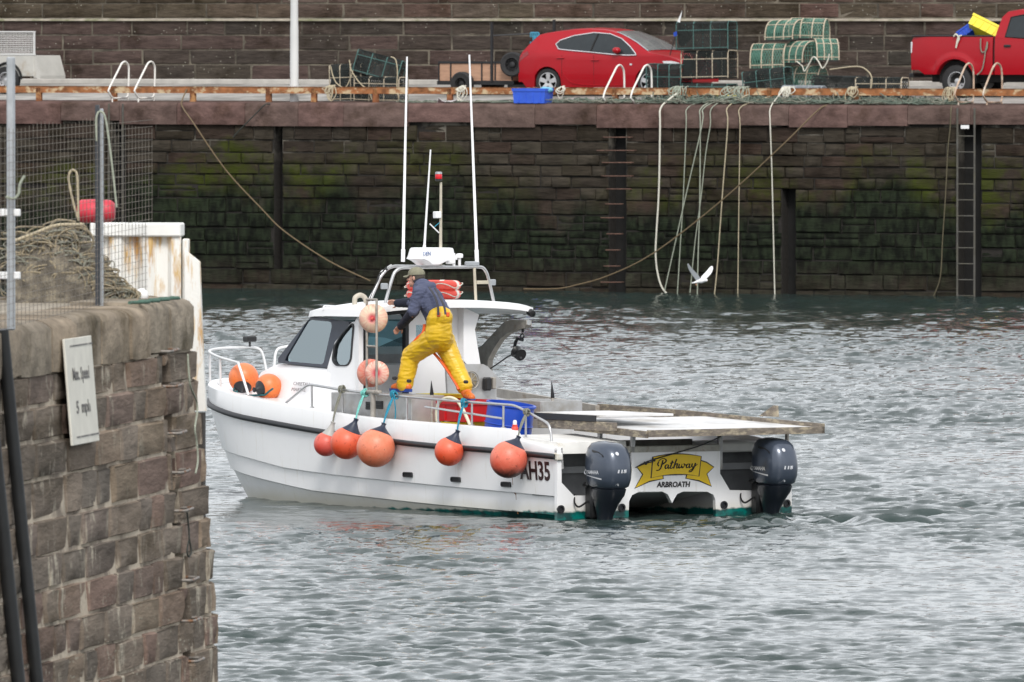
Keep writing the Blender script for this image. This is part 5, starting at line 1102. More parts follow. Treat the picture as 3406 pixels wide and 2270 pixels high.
def blob(name, build, mat, parent, vox=.012, smooth=6, noise_amp=0, nsc=9.):
    mb = MB(); build(mb); me = mb.mesh(name, mat); o = bpy.data.objects.new('tmp', me); COL.objects.link(o)
    m_ = o.modifiers.new('r', 'REMESH'); m_.mode = 'VOXEL'; m_.voxel_size = vox; m_.adaptivity = 0
    s_ = o.modifiers.new('s', 'SMOOTH'); s_.iterations = smooth; s_.factor = .5
    dg = bpy.context.evaluated_depsgraph_get(); nm = bpy.data.meshes.new_from_object(o.evaluated_get(dg)); bpy.data.objects.remove(o); nm.name = name
    nm.materials.clear(); nm.materials.append(mat); nm.polygons.foreach_set('use_smooth', [True]*len(nm.polygons))
    if noise_amp:
        from mathutils import noise as mn
        nm.update(); nr = [v.normal.copy() for v in nm.vertices]
        for v, nn in zip(nm.vertices, nr):
            p_ = v.co; v.co = p_+nn*noise_amp*(mn.noise(Vector((p_.x*nsc*.6, p_.y*nsc*.6, p_.z*nsc*.9)))+.75*(1-2*abs(mn.noise(Vector((p_.x*nsc*.9+p_.z*5, p_.y*nsc*.9, p_.z*nsc*2.6+7))))))
    return link(bpy.data.objects.new(name, nm), parent)
man = thing('person', 'fisherman in cap, blue hoodie and yellow bib overalls climbing along the boat', 'person', B, (0, 0, 0))
def J(x, y, b): return B.px(1160+x/3.136, 860+y/3.136, b=b)
FV = Vector((.85, .52, -.05)).normalized(); RV = Vector((.52, -.85, 0)).normalized(); UV = RV.cross(FV).normalized()
if UV.z < 0: UV = -UV
head = J(703, 205, .95)
jn = dict(neck=J(752, 285, .95), shn=J(735, 365, 1.13), shf=J(800, 350, .76), eln=J(668, 580, 1.22), wrn=J(538, 712, 1.16), elf=J(640, 478, .92), wrf=J(505, 466, .98), chest=J(830, 400, .95), waist=J(915, 620, .95), pel=J(940, 790, .95),
          hpn=J(880, 850, 1.05), hpf=J(985, 850, .84), knn=J(655, 1010, 1.14), ann=J(585, 1290, 1.2), knf=J(1095, 1090, .80), anf=J(1215, 1345, .76))
SKIN = M('skin', (.52, .28, .21), .5, var=.1, scale=20); HAIR = M('hair_grey_brown', (.06, .05, .04), .8, var=.3, scale=60)
def hand(mb, w_, tip, side, curl=.5):
    d = (tip-w_).normalized(); sd_ = side.normalized(); nrm = d.cross(sd_).normalized(); pc = w_+d*.055
    for k in (-1, -.33, .33, 1): cap_mesh(mb, w_+sd_*.018*k, .015, w_+d*.085+sd_*.028*k, .0125, 8)
    for k, ln in ((-1, .062), (-.33, .074), (.33, .07), (1, .054)):
        b0 = w_+d*.088+sd_*.028*k; b1 = b0+(d*.85-nrm*curl*.6).normalized()*ln*.5; b2 = b1+(d*.5-nrm*curl*1.2).normalized()*ln*.5
        cap_mesh(mb, b0, .0105, b1, .0098, 8); cap_mesh(mb, b1, .0098, b2, .0085, 8)
    t0 = w_+d*.03-sd_*.026; t1 = t0+(d*.6-sd_*.75-nrm*.2).normalized()*.042; t2 = t1+(d*.9-sd_*.25-nrm*.4).normalized()*.034
    cap_mesh(mb, t0, .014, t1, .0115, 8); cap_mesh(mb, t1, .0115, t2, .0095, 8)
def body(mb):
    ell(mb, head+UV*.015, 0, (FV*.098, RV*.075, UV*.115)); ell(mb, head+FV*.045-UV*.06, 0, (FV*.055, RV*.056, UV*.055)); cap_mesh(mb, head-UV*.07-FV*.02, .058, jn['neck'], .066)
    cap_mesh(mb, head+FV*.095+UV*.012, .011, head+FV*.118-UV*.018, .016, 8)
    for s in (-1, 1): ell(mb, head+RV*s*.078-UV*.002-FV*.005, 0, (FV*.02, RV*s*.012, UV*.032)); ell(mb, head+FV*.082+RV*s*.032+UV*.035, 0, (FV*.016, RV*.022, UV*.01)); ell(mb, head+FV*.072+RV*s*.04-UV*.02, 0, (FV*.02, RV*.02, UV*.02))
    ell(mb, head+FV*.088-UV*.055, 0, (FV*.014, RV*.026, UV*.012)); ell(mb, head+FV*.078-UV*.095, 0, (FV*.022, RV*.026, UV*.018))
    cap_mesh(mb, jn['neck'], .07, jn['chest'], .13); cap_mesh(mb, jn['chest'], .13, jn['waist'], .12); cap_mesh(mb, jn['waist'], .12, jn['pel'], .13)
    for a, b, r0, r1 in (('shn', 'eln', .055, .045), ('eln', 'wrn', .042, .03), ('shf', 'elf', .055, .045), ('elf', 'wrf', .042, .03), ('hpn', 'knn', .08, .058), ('knn', 'ann', .055, .045), ('hpf', 'knf', .08, .058), ('knf', 'anf', .055, .045), ('neck', 'shn', .06, .06), ('neck', 'shf', .06, .06), ('pel', 'hpn', .1, .08), ('pel', 'hpf', .1, .08)): cap_mesh(mb, jn[a], r0, jn[b], r1)
    hand(mb, jn['wrn'], J(455, 790, 1.13), Vector((.3, .8, .5)), .7); hand(mb, jn['wrf'], J(405, 450, 1.0), Vector((-.1, .35, .9)), .45)
blob('body', body, SKIN, man, .0068, 3)
EYE = M('eye_dark', (.02, .015, .012), .2)
for s in (-1, 1):
    mb = MB(); ell(mb, head+FV*.087+RV*s*.034+UV*.014, 0, (FV*.009, RV*.013, UV*.008), 10); mb.build('eye', EYE, man, 60)
def hair(mb): ell(mb, head-FV*.022+UV*.012, 0, (FV*.094, RV*.083, UV*.10)); ell(mb, head-FV*.06-UV*.065, 0, (FV*.04, RV*.055, UV*.05))
blob('hair', hair, HAIR, man, .009, 3, .004, 60)
CAPM = M('cap_khaki', (.215, .205, .145), .85, var=.12, scale=30, bmp=.3)
def cap_(mb):
    rings = []
    for k, z in enumerate((0.028, .05, .075, .1, .118, .128)): rr_ = (1.0, 1.0, .93, .76, .48, .12)[k]; rings.append([head+UV*(z+.012)-FV*.006+(FV*.112*math.cos(t)+RV*.092*math.sin(t))*rr_ for t in [2*math.pi*i/24 for i in range(24)]])
    mb.loft(rings)
mb = MB(); cap_(mb); cp = mb.build('cap', CAPM, man, 70)
mb = MB(); br_1 = []; br_2 = []
for i in range(11):
    t = -1.05+2.1*i/10; br_1.append(head+UV*.046-FV*.002+FV*.105*math.cos(t)+RV*.088*math.sin(t)); br_2.append(head+UV*(.03-.012*math.cos(t)*0)+FV*(.105*math.cos(t)+.075*math.cos(t)**.8)+RV*.080*math.sin(t)-UV*.012*abs(math.sin(t)))
mb.loft([br_1, br_2, [p_-UV*.006 for p_ in br_2], [p_-UV*.006 for p_ in br_1]], closed=True, ringclosed=False, caps=False); mb.build('peak', CAPM, cp, 60)
HOOD = M('hoodie_slate', (.07, .08, .135), .9, var=.14, scale=10, bmp=.5); UND = M('undersleeve_navy', (.012, .015, .03), .9, var=.2, scale=20); OIL = M('oilskin_yellow', (.64, .40, .012), .38, var=.10, scale=5, bmp=.15); OILO = M('oilskin_orange', (.66, .10, .015), .45, var=.1); BOOT = M('boot_orange', (.62, .14, .015), .4, var=.12, scale=9); SOLE = M('sole_blue', (.012, .05, .27), .5, var=.1)
def hoodie(mb):
    cap_mesh(mb, J(770, 320, .95), .125, J(850, 430, .95), .165); cap_mesh(mb, J(850, 430, .95), .165, J(930, 620, .95), .155)
    for s, k in (('n', 1), ('f', -1)): cap_mesh(mb, jn['sh'+s], .088, jn['el'+s]*.9+jn['sh'+s]*.1, .068); cap_mesh(mb, J(800, 350, .95), .12, jn['sh'+s], .092)
    cap_mesh(mb, J(880, 480, 1.0), .15, J(960, 600, 1.0), .14); cap_mesh(mb, J(880, 480, .88), .15, J(960, 600, .88), .14)
    cap_mesh(mb, J(755, 275, .93), .072, J(800, 305, .95), .10); ell(mb, J(840, 290, .95), 0, (FV*.09, RV*.10, UV*.055))      # collar and folded hood
blob('hoodie', hoodie, HOOD, man, .011, 4, .010, 11)
def under(mb):
    for s in 'nf': cap_mesh(mb, jn['el'+s]*.92+jn['sh'+s]*.08, .056, jn['wr'+s]*.93+jn['el'+s]*.07, .042)
    cap_mesh(mb, J(735, 255, .95), .068, J(745, 290, .95), .075)
for s_ in 'nf': blob('undersleeve', lambda mb, s_=s_: cap_mesh(mb, jn['el'+s_]*.88+jn['sh'+s_]*.12, .068, jn['wr'+s_]*.95+jn['el'+s_]*.05, .05), UND, man, .010, 3, .006, 18)
blob('collar', lambda mb: cap_mesh(mb, J(735, 255, .95), .068, J(745, 290, .95), .075), UND, man, .010, 3, .004, 18)
def trousers(mb):
    cap_mesh(mb, jn['hpn'], .150, jn['knn'], .118); cap_mesh(mb, jn['knn'], .118, J(592, 1260, 1.2), .102); cap_mesh(mb, J(592, 1260, 1.2), .102, J(585, 1300, 1.2), .108)
    cap_mesh(mb, jn['hpf'], .150, jn['knf'], .112); cap_mesh(mb, jn['knf'], .112, J(1198, 1290, .77), .098); cap_mesh(mb, J(1198, 1290, .77), .098, J(1208, 1335, .76), .102)
    for b in (1.02, .88): cap_mesh(mb, J(935, 800, b), .178, J(945, 660, b), .162); cap_mesh(mb, J(945, 660, b), .160, J(955, 622, b), .155)
    ell(mb, J(960, 850, .95), 0, (FV*.15, RV*.19, UV*.16))
blob('bib_overalls', trousers, OIL, man, .009, 3, .0095, 8)
# orange lining showing at the front edge, braces and ankle tabs
mb = MB(); mb.tube(spline([J(790, 690, 1.05), J(785, 740, 1.08), J(768, 785, 1.12), J(710, 835, 1.17), J(625, 935, 1.2)], 5), [.02]*21, 8, flat=.5); mb.build('front_lining', OILO, man, 60)
mb = MB(); mb.tube(spline([J(885, 985, 1.0), J(950, 1060, .95), J(1030, 1170, .90), J(1120, 1310, .87), J(1150, 1370, .86)], 5), .030, 8, flat=.6); mb.build('inner_leg_trim', OILO, man, 60)
BRC = M('brace_dark', (.045, .045, .055), .8, var=.2)
for pts in ([(820, 300), (880, 400), (910, 500), (915, 590)], [(880, 310), (930, 400), (975, 500), (990, 585)]):
    mb = MB(); mb.tube(spline([J(x, y, 1.135 if i > 0 else 1.07)+Vector((-.075, .02, .0)) for i, (x, y) in enumerate(pts)], 5), .016, 6, flat=.45); br2 = mb.build('brace', BRC, man, 60)
for x in (905, 1000): mb = MB(); mb.box(J(x, 585, 1.10)+Vector((-.105, .02, 0)), (.03, .045, .06), rot=Matrix.Rotation(R(-35), 3, 'Z'), bev=.008); mb.build('brace_clip', OILO, man)
for x, y, b, dx in ((620, 1278, 1.27, -.05), (505, 1250, 1.25, .03), (1222, 1288, .86, -.03)): mb = MB(); mb.box(J(x, y, b)+Vector((dx, .02, 0)), (.085, .06, .042), rot=Matrix.Rotation(R(-30), 3, 'Z'), bev=.012); mb.build('ankle_tab', BLKM, man)
def boot(name, heel, toe, ank, up=Vector((0, 0, 1))):
    def bb(mb): d = (toe-heel); cap_mesh(mb, heel+up*.055, .052, toe+up*.045-d*.1, .045); cap_mesh(mb, ank, .075, heel+up*.07+d*.14, .062); cap_mesh(mb, heel+up*.06+d*.2, .055, toe-d*.25+up*.05, .052)
    b_1 = blob('boot', bb, BOOT, man, .009, 3)
    d = (toe-heel).normalized(); sd_ = d.cross(up).normalized(); L = (toe-heel).length; mb = MB(); rings = []
    for k in range(9):
        t = k/8; wd = (.036, .044, .044, .038, .040, .048, .052, .046, .024)[k]; c_ = heel-d*.045+d*(L+.085)*t; rings.append([c_+sd_*wd-up*.012, c_-sd_*wd-up*.012, c_-sd_*wd*1.06+up*.028, c_+sd_*wd*1.06+up*.028])
    mb.loft(rings); mb.build('sole', SOLE, b_1, 30)
boot('boot', J(615, 1385, 1.2), J(460, 1380, 1.24), J(590, 1310, 1.2))
u_ = (J(1190, 1350, .76)-J(1262, 1330, .76)); boot('boot', J(1228, 1478, .74), J(1290, 1490, .93), J(1210, 1365, .76))
# ------------------------------------------------------------------ on the quay: rail, ladders, lamp post
def qp(x, y, v): return Q.px(x, y, b=v)
RUST = M('rusty_steel', (.30, .12, .045), .9, .1, var=.45, scale=5, col2=(.55, .42, .26), thr=(.52, .6), bmp=.5, stretch=(1, 1, 1.6)); RUSTD = M('rusty_post', (.20, .075, .03), .9, .1, var=.5, scale=7, col2=(.42, .22, .09), thr=(.5, .62), bmp=.5)
rail = thing('guard_rail', 'long rusty low steel guard rail along the quay edge', 'guard rail', Q); RV_ = .45
zr1, zr0 = qp(1600, 291, RV_).z, qp(1600, 314, RV_).z
px_ = [-880, -620, -370, -110, 128, 378, 640, 892, 1043, 1248, 1495, 1745, 2045, 2290, 2560, 2850, 3160, 3420, 3680, 3940, 4260]; xs_ = [qx(p_, 300, RV_) for p_ in px_]
for a, b in zip(xs_[:-1], xs_[1:]):
    mb = MB(); mb.box(((a+b)/2, RV_, (zr1+zr0)/2), (b-a-.012, .04, zr1-zr0)); mb.box(((a+b)/2, RV_+.05, zr1-.012), (b-a-.012, .14, .024)); mb.build('rail', RUST, rail)
for a in xs_[1:-1]: mb = MB(); mb.box((a, RV_+.03, (QT-.02+zr1)/2-.02), (.13, .10, zr1-QT), bev=.01); mb.build('post', RUSTD, rail)
HOOPW = M('white_hoop_paint', (.72, .70, .66), .5, var=.06, scale=9, col2=(.45, .3, .18), thr=(.66, .75)); HOOPR = M('rusted_hoop', (.42, .30, .22), .7, .1, var=.3, scale=8, col2=(.55, .48, .4), thr=(.5, .6))
def hoop(par, ox, oy, pts, sc, mt):
    x0 = qx(ox+pts[0][0]/sc, oy+pts[0][1]/sc, -.05); c = [Q.px(ox+x/sc, oy+y/sc, a=x0) for x, y in pts]; mb = MB(); mb.tube(fillet(c+[c[0]], .12, 5)[:-1], .022, 8, True)
    for i in (1, 2): mb.tube([c[i], Vector((x0, max(.02, c[i].y), QT-.08))], .02, 6)
    mb.build('hand_hoop', mt, par, 60); return x0
H1 = [(846, 712), (878, 772), (1000, 764), (1006, 640), (1008, 520), (985, 480), (955, 490), (860, 680)]
l1 = thing('quay_ladder', 'quay ladder with white hand hoops, seen beyond the mesh fence', 'ladder', Q); xa = hoop(l1, 0, 0, H1, 2.351, HOOPW); xb = hoop(l1, 0, 0, [(x+204, y) for x, y in H1], 2.351, HOOPW)
H2 = [(720, 765), (760, 818), (884, 806), (886, 640), (882, 545), (855, 506), (828, 520), (735, 710)]
l2 = thing('quay_ladder', 'quay ladder of rusty rungs with white hand hoops before the red car', 'ladder', Q); hoop(l2, 1700, 0, H2, 2.351, HOOPW); hoop(l2, 1700, 0, [(x+214, y) for x, y in H2], 2.351, HOOPW)
H3 = [(1808, 745), (1838, 802), (1956, 802), (1958, 600), (1950, 520), (1920, 490), (1890, 520), (1818, 700)]
l3 = thing('quay_ladder', 'tall steel quay ladder with rusted hand hoops beside the pickup', 'ladder', Q); hoop(l3, 2406, 0, H3, 2.351, HOOPR); hoop(l3, 2406, 0, [(x+222, y) for x, y in H3], 2.351, HOOPR)
RUNGM = M('rung_rust', (.12, .065, .048), .85, .1, var=.4, scale=10)
for (x0, x1, y) in ((800, 1040, 150), (745, 1075, 265), (790, 1050, 370), (785, 1045, 487), (830, 1035, 600), (820, 955, 730), (780, 960, 850), (830, 955, 990), (820, 930, 1130), (805, 930, 1270), (780, 960, 1410)):
    a, b = qp(1700+x0/2.613, 400+y/2.613, -.06), qp(1700+x1/2.613, 400+y/2.613, -.06); mb = MB(); mb.tube(fillet([(a.x, .05, a.z), (a.x, -.08, a.z), (b.x, -.08, b.z), (b.x, .05, b.z)], .04), .013, 6); mb.build('rung', RUNGM, l2, 60)
LADM = M('ladder_galvanised', (.10, .095, .085), .6, .4, var=.3, scale=6, col2=(.12, .11, .08), thr=(.45, .7))
for ld_, xl, xr, y0, y1, k0 in ((l3, 3193, 3250, 360, 985, .05), (l1, 372, 418, 345, 960, .05)):
    a, b = qx(xl, 500, -.02), qx(xr, 500, -.02); zt_l = qp(xl, y0, -.14).z
    for x in (a, b): mb = MB(); mb.box((x, -.15, (zt_l-.3)/2), (.045, .02, zt_l+.3), bev=.004); mb.build('stile', LADM, ld_)
    z = zt_l-.62
    while z > -.1: mb = MB(); mb.tube([(a, -.15, z), (b, -.15, z)], .013, 6); mb.build('rung', LADM, ld_, 60); z -= .352
mb = MB(); c_ = qp(3217, 423, -.15); mb.box((c_.x-.05, -.16, c_.z), (.2, .012, .08)); o = mb.build('number_plate', WHP, l3)
c_ = qx(979, 340, .75); lamp = thing('lamp_post', 'plain pale grey steel lamp column behind the guard rail', 'lamp post', Q, (c_, .75, 0))
PGR = M('pale_grey_paint', (.58, .58, .57), .5, var=.05, scale=2)
mb = MB(); mb.lathe([(.105, QT), (.105, QT+.42), (.098, QT+.45), (.096, 5.9), (.09, 6.0), (.07, 11.5)], 20); mb.build('column', PGR, lamp, 40)
mb = MB(); mb.tube(fillet([(0, 0, 11.4), (0, 0, 12), (0, -.9, 12.15)], .3), .045, 8); mb.build('outreach', PGR, lamp, 60); mb = MB(); mb.box((0, -1.1, 12.15), (.24, .55, .12), bev=.04); mb.build('lantern', PGR, lamp)

# ------------------------------------------------------------------ hanging ropes
def hx_(x, y): return 1700+x/2.613, 400+y/2.613
def qrope(label, pts, r, mt, v=-.22, group='mooring lines hanging down the quay wall', top=None):
    w_ = [tuple(qp(*p_, v)) for p_ in pts]
    return rope_at('mooring_line', label, ([tuple(t) for t in top] if top else [])+w_, r, mt, Q, group=group, n=4)
LG = 'pale mooring line hanging straight down the quay wall into the water'
tops = lambda x, y, kx, ky: [tuple(qp(kx, ky, RV_-.05)), tuple(qp((kx+x)/2, (ky+y)/2-4, .12)), tuple(qp(x, y+2, -.12))]
qrope('thickest pale line on the quay wall, curling at the water', [hx_(*p_) for p_ in ((1295, 60), (1285, 600), (1262, 1000), (1256, 1150), (1268, 1300), (1300, 1430), (1345, 1500), (1400, 1530))], .021, ROPEW, top=tops(2197, 360, 2255, 310))
qrope('pale line on the quay wall crossed by the slanting line', [hx_(*p_) for p_ in ((1522, 40), (1495, 700), (1470, 1100), (1443, 1545))], .012, ROPEG, top=tops(2284, 362, 2360, 330))
qrope('straight pale line slanting down leftward across its neighbours', [hx_(*p_) for p_ in ((1660, 40), (1500, 740), (1335, 1480))], .013, ROPEG, -.30, top=tops(2338, 362, 2440, 315))
qrope('pale line on the quay wall passing behind the flying gull', [hx_(*p_) for p_ in ((1645, 40), (1640, 700), (1625, 1200), (1618, 1545))], .014, ROPEG, top=tops(2331, 360, 2430, 310))
qrope('knotted pale line bending leftward down the quay wall', [hx_(*p_) for p_ in ((1732, 40), (1692, 290), (1650, 680), (1600, 1050), (1555, 1500))], .012, ROPEG, -.2, top=tops(2365, 362, 2445, 312))
qrope('doubled tan line with a splice halfway down the quay wall', [hx_(*p_) for p_ in ((1883, 40), (1840, 600), (1812, 1000), (1790, 1300), (1765, 1540))], .014, ROPEB, top=tops(2418, 360, 2490, 315))
qrope('thin tan line hanging beside the doubled one on the quay wall', [hx_(*p_) for p_ in ((1990, 40), (1983, 500), (1970, 1530))], .011, ROPEB, top=tops(2460, 360, 2560, 322))
qrope('single white line hanging nearest the lower dark slot in the quay wall', [hx_(*p_) for p_ in ((2252, 40), (2268, 500), (2292, 1530))], .014, ROPEW, top=tops(2562, 360, 2610, 296))
qrope('long brown rope sagging across the quay wall to the water', [(2600, 486), (2400, 668), (2178, 840), (2025, 917), (1920, 948), (1853, 961), (1742, 962)], .016, ROPEBR, -.5, None, [tuple(qp(2760, 352, .1)), tuple(qp(2722, 366, -.16))])
qrope('long tan rope slanting down the quay wall beside the green moss', [(640, 405), (750, 565), (870, 695), (946, 770), (1094, 869), (1232, 935)], .016, ROPEBR, -.5, None, [tuple(qp(622, 296, RV_)), tuple(qp(604, 340, -.05)), tuple(qp(610, 362, -.16))])
qrope('dark weedy rope hanging beside the tall steel ladder', [(3160, 430), (3153, 496), (3145, 650), (3135, 800), (3128, 920), (3106, 985)], .014, RG('rope_weedy', (.10, .085, .05)), -.2, None, [tuple(qp(3166, 350, .1)), tuple(qp(3163, 370, -.16))])
qrope('black slack rope end hanging over the coping', [(880, 350), (850, 380), (800, 430), (775, 458)], .014, ROPEK, -.2, None, [tuple(qp(905, 346, .1)), tuple(qp(892, 347, -.13))])
# rope lashings on the rail
rs = random.Random(9)
for i, (px0, wd, n_, mt, lb) in enumerate(((2265, 40, 9, ROPEG, 'tangled pale rope lashed to the rail above the thickest line'), (2450, 60, 12, ROPEG, 'large pale rope lashing on the rail where many lines meet'), (2625, 34, 8, ROPEW, 'white rope lashing on the rail above the single white line'), (1538, 12, 7, ROPEW, 'hank of white rope hung over the rail by the plywood trailer'), (1868, 14, 4, ROPEW, 'white rope turned round the rail beside the blue crate'), (2838, 16, 6, ROPEB, 'tan rope turned round the rail near the black creels'), (1100, 18, 7, ROPEB, 'tan rope draped from the dark creel pile over the rail'), (3165, 26, 8, ROPEB, 'old rope knotted at the rail joint beside the tall ladder'))):
    o = thing('rope_lashing', lb, 'rope', Q)
    for k in range(n_):
        x0 = px0+rs.uniform(-wd, wd)*.6; r_ = rs.uniform(.5, 1.2); z_ = zr1+.02
        c = qx(x0, 300, RV_); w2 = rs.uniform(.03, .12); dp = rs.uniform(.1, .36)
        mb = MB(); mb.tube(spline([(c, RV_+.02, z_), (c-w2*.3, RV_-.06, z_-.02), (c-w2, RV_-.10, z_-dp*.6), (c, RV_-.11, max(QT+.02, z_-dp)), (c+w2, RV_-.09, z_-dp*.5), (c+w2*.4, RV_-.05, z_), (c+.02, RV_+.06, z_+.01)], 4), rs.uniform(.008, .013), 5); mb.build('turn', mt, o, 60)

# ------------------------------------------------------------------ creels
NETK = M('netting_black', (.02, .025, .024), .9, var=.4, scale=20); NETG = M('netting_green', (.09, .21, .16), .8, var=.25, scale=12); FRK = M('creel_frame_black', (.025, .024, .022), .8, var=.3); BIND = M('creel_binding', (.42, .36, .27), .9, var=.3, scale=30); BINDG = M('creel_binding_green', (.06, .13, .12), .9, var=.3, scale=30); NETX = M('netting_grey', (.22, .24, .26), .8, var=.2, scale=12)
_cr = {}
def creel_meshes(kind, L, W, Hh, net, bind, dens):
    key = (kind, round(L, 2), round(W, 2), round(Hh, 2), net.name, bind.name)
    if key in _cr: return _cr[key]
    def prof(t):                                # t 0..1 round the section from one base edge to the other
        if kind == 'D': a = math.pi*t; return (W/2*math.cos(a), .04+(Hh-.04)*abs(math.sin(a))**.75)
        p_ = t*(2*Hh+W)
        if p_ < Hh: return (W/2, p_)
        if p_ < Hh+W: return (W/2-(p_-Hh), Hh)
        return (-W/2, Hh-(p_-Hh-W))
    fr_ = MB(); hs = 4
    for i in range(hs):
        x = -L/2+L*i/(hs-1); fr_.tube([(x, *prof(t)) for t in [k/16 for k in range(17)]], .016 if kind == 'D' else .014, 6)
    base = MB(); base.box((0, W/2-.02, .02), (L, .05, .03)); base.box((0, -W/2+.02, .02), (L, .05, .03))
    for i in range(5): base.box((-L/2+.03+(L-.06)*i/4, 0, .02), (.045, W, .028))
    for t in (.02, .25, .5, .75, .98): fr_.tube([(-L/2, *prof(t)), (L/2, *prof(t))], .012, 6)
    nt_ = MB(); n1 = dens; 
    for s in (-1, 1):
        for k in range(-n1, n1*2):
            pts = []
            for j in range(13):
                t = j/12; x = -L/2+L*(k/n1+s*t*.9 if s > 0 else (k/n1)+.0-t*.9+.45)
                if -L/2 <= x <= L/2: pts.append((x, *prof(t)))
            if len(pts) > 1: nt_.tube(pts, .0075 if kind == 'D' else .0115, 3)
    for e in (-1, 1):
        for k in range(1, 7):
            t0 = k/14; a, b = prof(t0), prof(1-t0); nt_.tube([(e*L/2, *a), (e*L/2, *b)], .0055, 4)
            c = prof(.15+.7*k/7); nt_.tube([(e*L/2, c[0], .03), (e*L/2, *c)], .0055, 4)
    # knitted inner eye (funnel)
    eye = MB(); eye.lathe([(Hh*.42, -L/2+.02), (.09, -L/2+.22), (.085, -L/2+.24)], 12, Matrix.Translation((0, 0, Hh*.5)) @ Matrix.Rotation(R(90), 4, 'Y') @ Matrix.Diagonal((.9, W*.5/(Hh*.42)*.9, 1, 1)))
    r_ = (fr_.mesh('frame', bind, 60), base.mesh('base', FRK), nt_.mesh('netting', net), eye.mesh('eye', net, 60)); _cr[key] = r_; return r_
def creel(label, kind, px0, px1, yb, yt, v, net, bind, W=.5, rz=0, group=None, rx=0, ry=0, dens=None, z=None, Lf=1.0, turn=False):
    a, b = qp(px0, yb, v), qp(px1, yb, v); L = (b.x-a.x)*Lf; zt_ = qp(px0, yt, v).z; zb_ = a.z if z is None else z; Hh = zt_-a.z
    dens = dens or (13 if kind == 'D' else 22)
    ms = creel_meshes(kind, L if not turn else W, W if not turn else L, Hh, net, bind, dens); o = thing('lobster_creel', label, 'creel', Q, ((a.x+b.x)/2, v+W/2, zb_), rz+random.uniform(-.07, .07)+(R(90) if turn else 0), group)
    for m_ in ms:
        q_ = link(bpy.data.objects.new(m_.name, m_), o)
        if m_.name.startswith('netting'): q_['kind'] = 'stuff'
    o.rotation_euler.x = rx+random.uniform(-.03, .03); o.rotation_euler.y = ry+random.uniform(-.035, .035); return o
gk, gm, gg = 'black creels piled behind the rail', 'creels stacked before the car nose', 'green creels stacked on the quay'
creel('black box creel at the foot of the dark pile, next to the lamp column', 'box', 1098, 1200, 335, 214, 1.1, NETK, BIND, .45, group=gk, z=dz(1.1))
creel('black box creel at the foot of the dark pile, mouth open below the tilted one', 'box', 1178, 1322, 336, 256, 1.0, NETK, BIND, .5, group=gk, z=dz(1.0))
creel('black creel tilted on top of the dark pile', 'box', 1165, 1300, 262, 185, 1.15, NETK, BINDG, .55, R(18), group=gk, ry=R(14), rx=R(-10))
creel('dark creel at the bottom left of the stack, nearest the car wheel', 'box', 2150, 2268, 316, 196, 1.7, NETK, BINDG, .5, group=gm, z=dz(1.7))
creel('dark creel at the bottom of the tall stack, under two others', 'box', 2268, 2420, 316, 262, 1.75, NETK, BINDG, .5, group=gm, z=dz(1.75))
creel('dark creel in the middle of the tall stack', 'box', 2266, 2420, 262, 170, 1.75, NETK, BIND, .5, group=gm)
creel('dark creel on top of the tall stack', 'box', 2250, 2418, 166, 74, 1.75, NETK, BINDG, .5, group=gm)
creel('green round creel on top of the stack, its dome nearest the tall dark stack', 'D', 2546, 2650, 138, 68, 2.2, NETG, BIND, .6, R(-8), group=gg)
creel('green round creel on top of the stack, nearest the pickup', 'D', 2618, 2724, 133, 62, 2.35, NETG, BIND, .6, R(10), group=gg)
creel('green creel in the middle row, above the leaning dark one', 'D', 2494, 2600, 232, 146, 2.0, NETG, BIND, .55, R(3), group=gg)
creel('green creel in the middle row, its round end showing', 'D', 2602, 2700, 214, 138, 2.0, NETG, BIND, .6, R(-25), group=gg, turn=False)
creel('green creel at the end of the middle row, hung with cream rope', 'D', 2692, 2758, 206, 130, 2.1, NETG, BIND, .6, R(35), group=gg)
creel('green creel at the bottom of the stack under the middle row', 'D', 2600, 2720, 318, 208, 2.2, NETG, BIND, .6, group=gg, z=dz(2.2))
creel('green creel at the bottom of the stack behind the leaning dark one', 'D', 2480, 2596, 318, 230, 2.2, NETG, BIND, .6, group=gg, z=dz(2.2))
creel('dark green box creel leaning against the green stack', 'box', 2475, 2618, 310, 206, 1.35, NETK, BINDG, .4, group=gg, ry=R(-5), z=dz(1.3)+.02)
creel('long black creel lying beside the green stack', 'box', 2700, 2850, 318, 236, 1.7, NETK, FRK, .5, group=gk, z=dz(1.7))
creel('long black creel at the end of the row, draped with tan rope', 'box', 2845, 2990, 318, 240, 1.6, NETK, BIND, .5, R(4), group=gk, z=dz(1.6))
creel('small pale grey rounded creel lying against the rail', 'D', 2590, 2735, 318, 262, .95, NETX, NETX, .35, R(-6), z=dz(.95))
rope_at('creel_rope', 'cream rope hanging in loops from the green creels', [tuple(qp(x, y, 1.9)) for x, y in ((2650, 205), (2668, 220), (2676, 238), (2690, 215), (2706, 190), (2722, 205), (2736, 228), (2752, 205), (2758, 180))], .016, ROPEW, Q)
rope_at('creel_rope', 'tan rope draped over the long black creels', [tuple(qp(x, y, 1.5)) for x, y in ((2760, 232), (2850, 222), (2885, 236), (2900, 262), (2896, 300))], .014, ROPEB, Q)
for lb, pts in (('tan rope looped down the front of the dark creel pile', ((1162, 200), (1168, 232), (1185, 262), (1205, 285), (1225, 300), (1236, 330))), ('tan rope sagging between the two creels of the dark pile', ((1100, 222), (1108, 255), (1122, 280), (1148, 292), (1165, 262), (1174, 235))), ('pale rope hanging over the end of the dark creel pile', ((1300, 190), (1316, 200), (1322, 240), (1320, 285), (1326, 330)))):
    rope_at('creel_rope', lb, [tuple(qp(x, y, .92)) for x, y in pts], .014, ROPEB, Q)
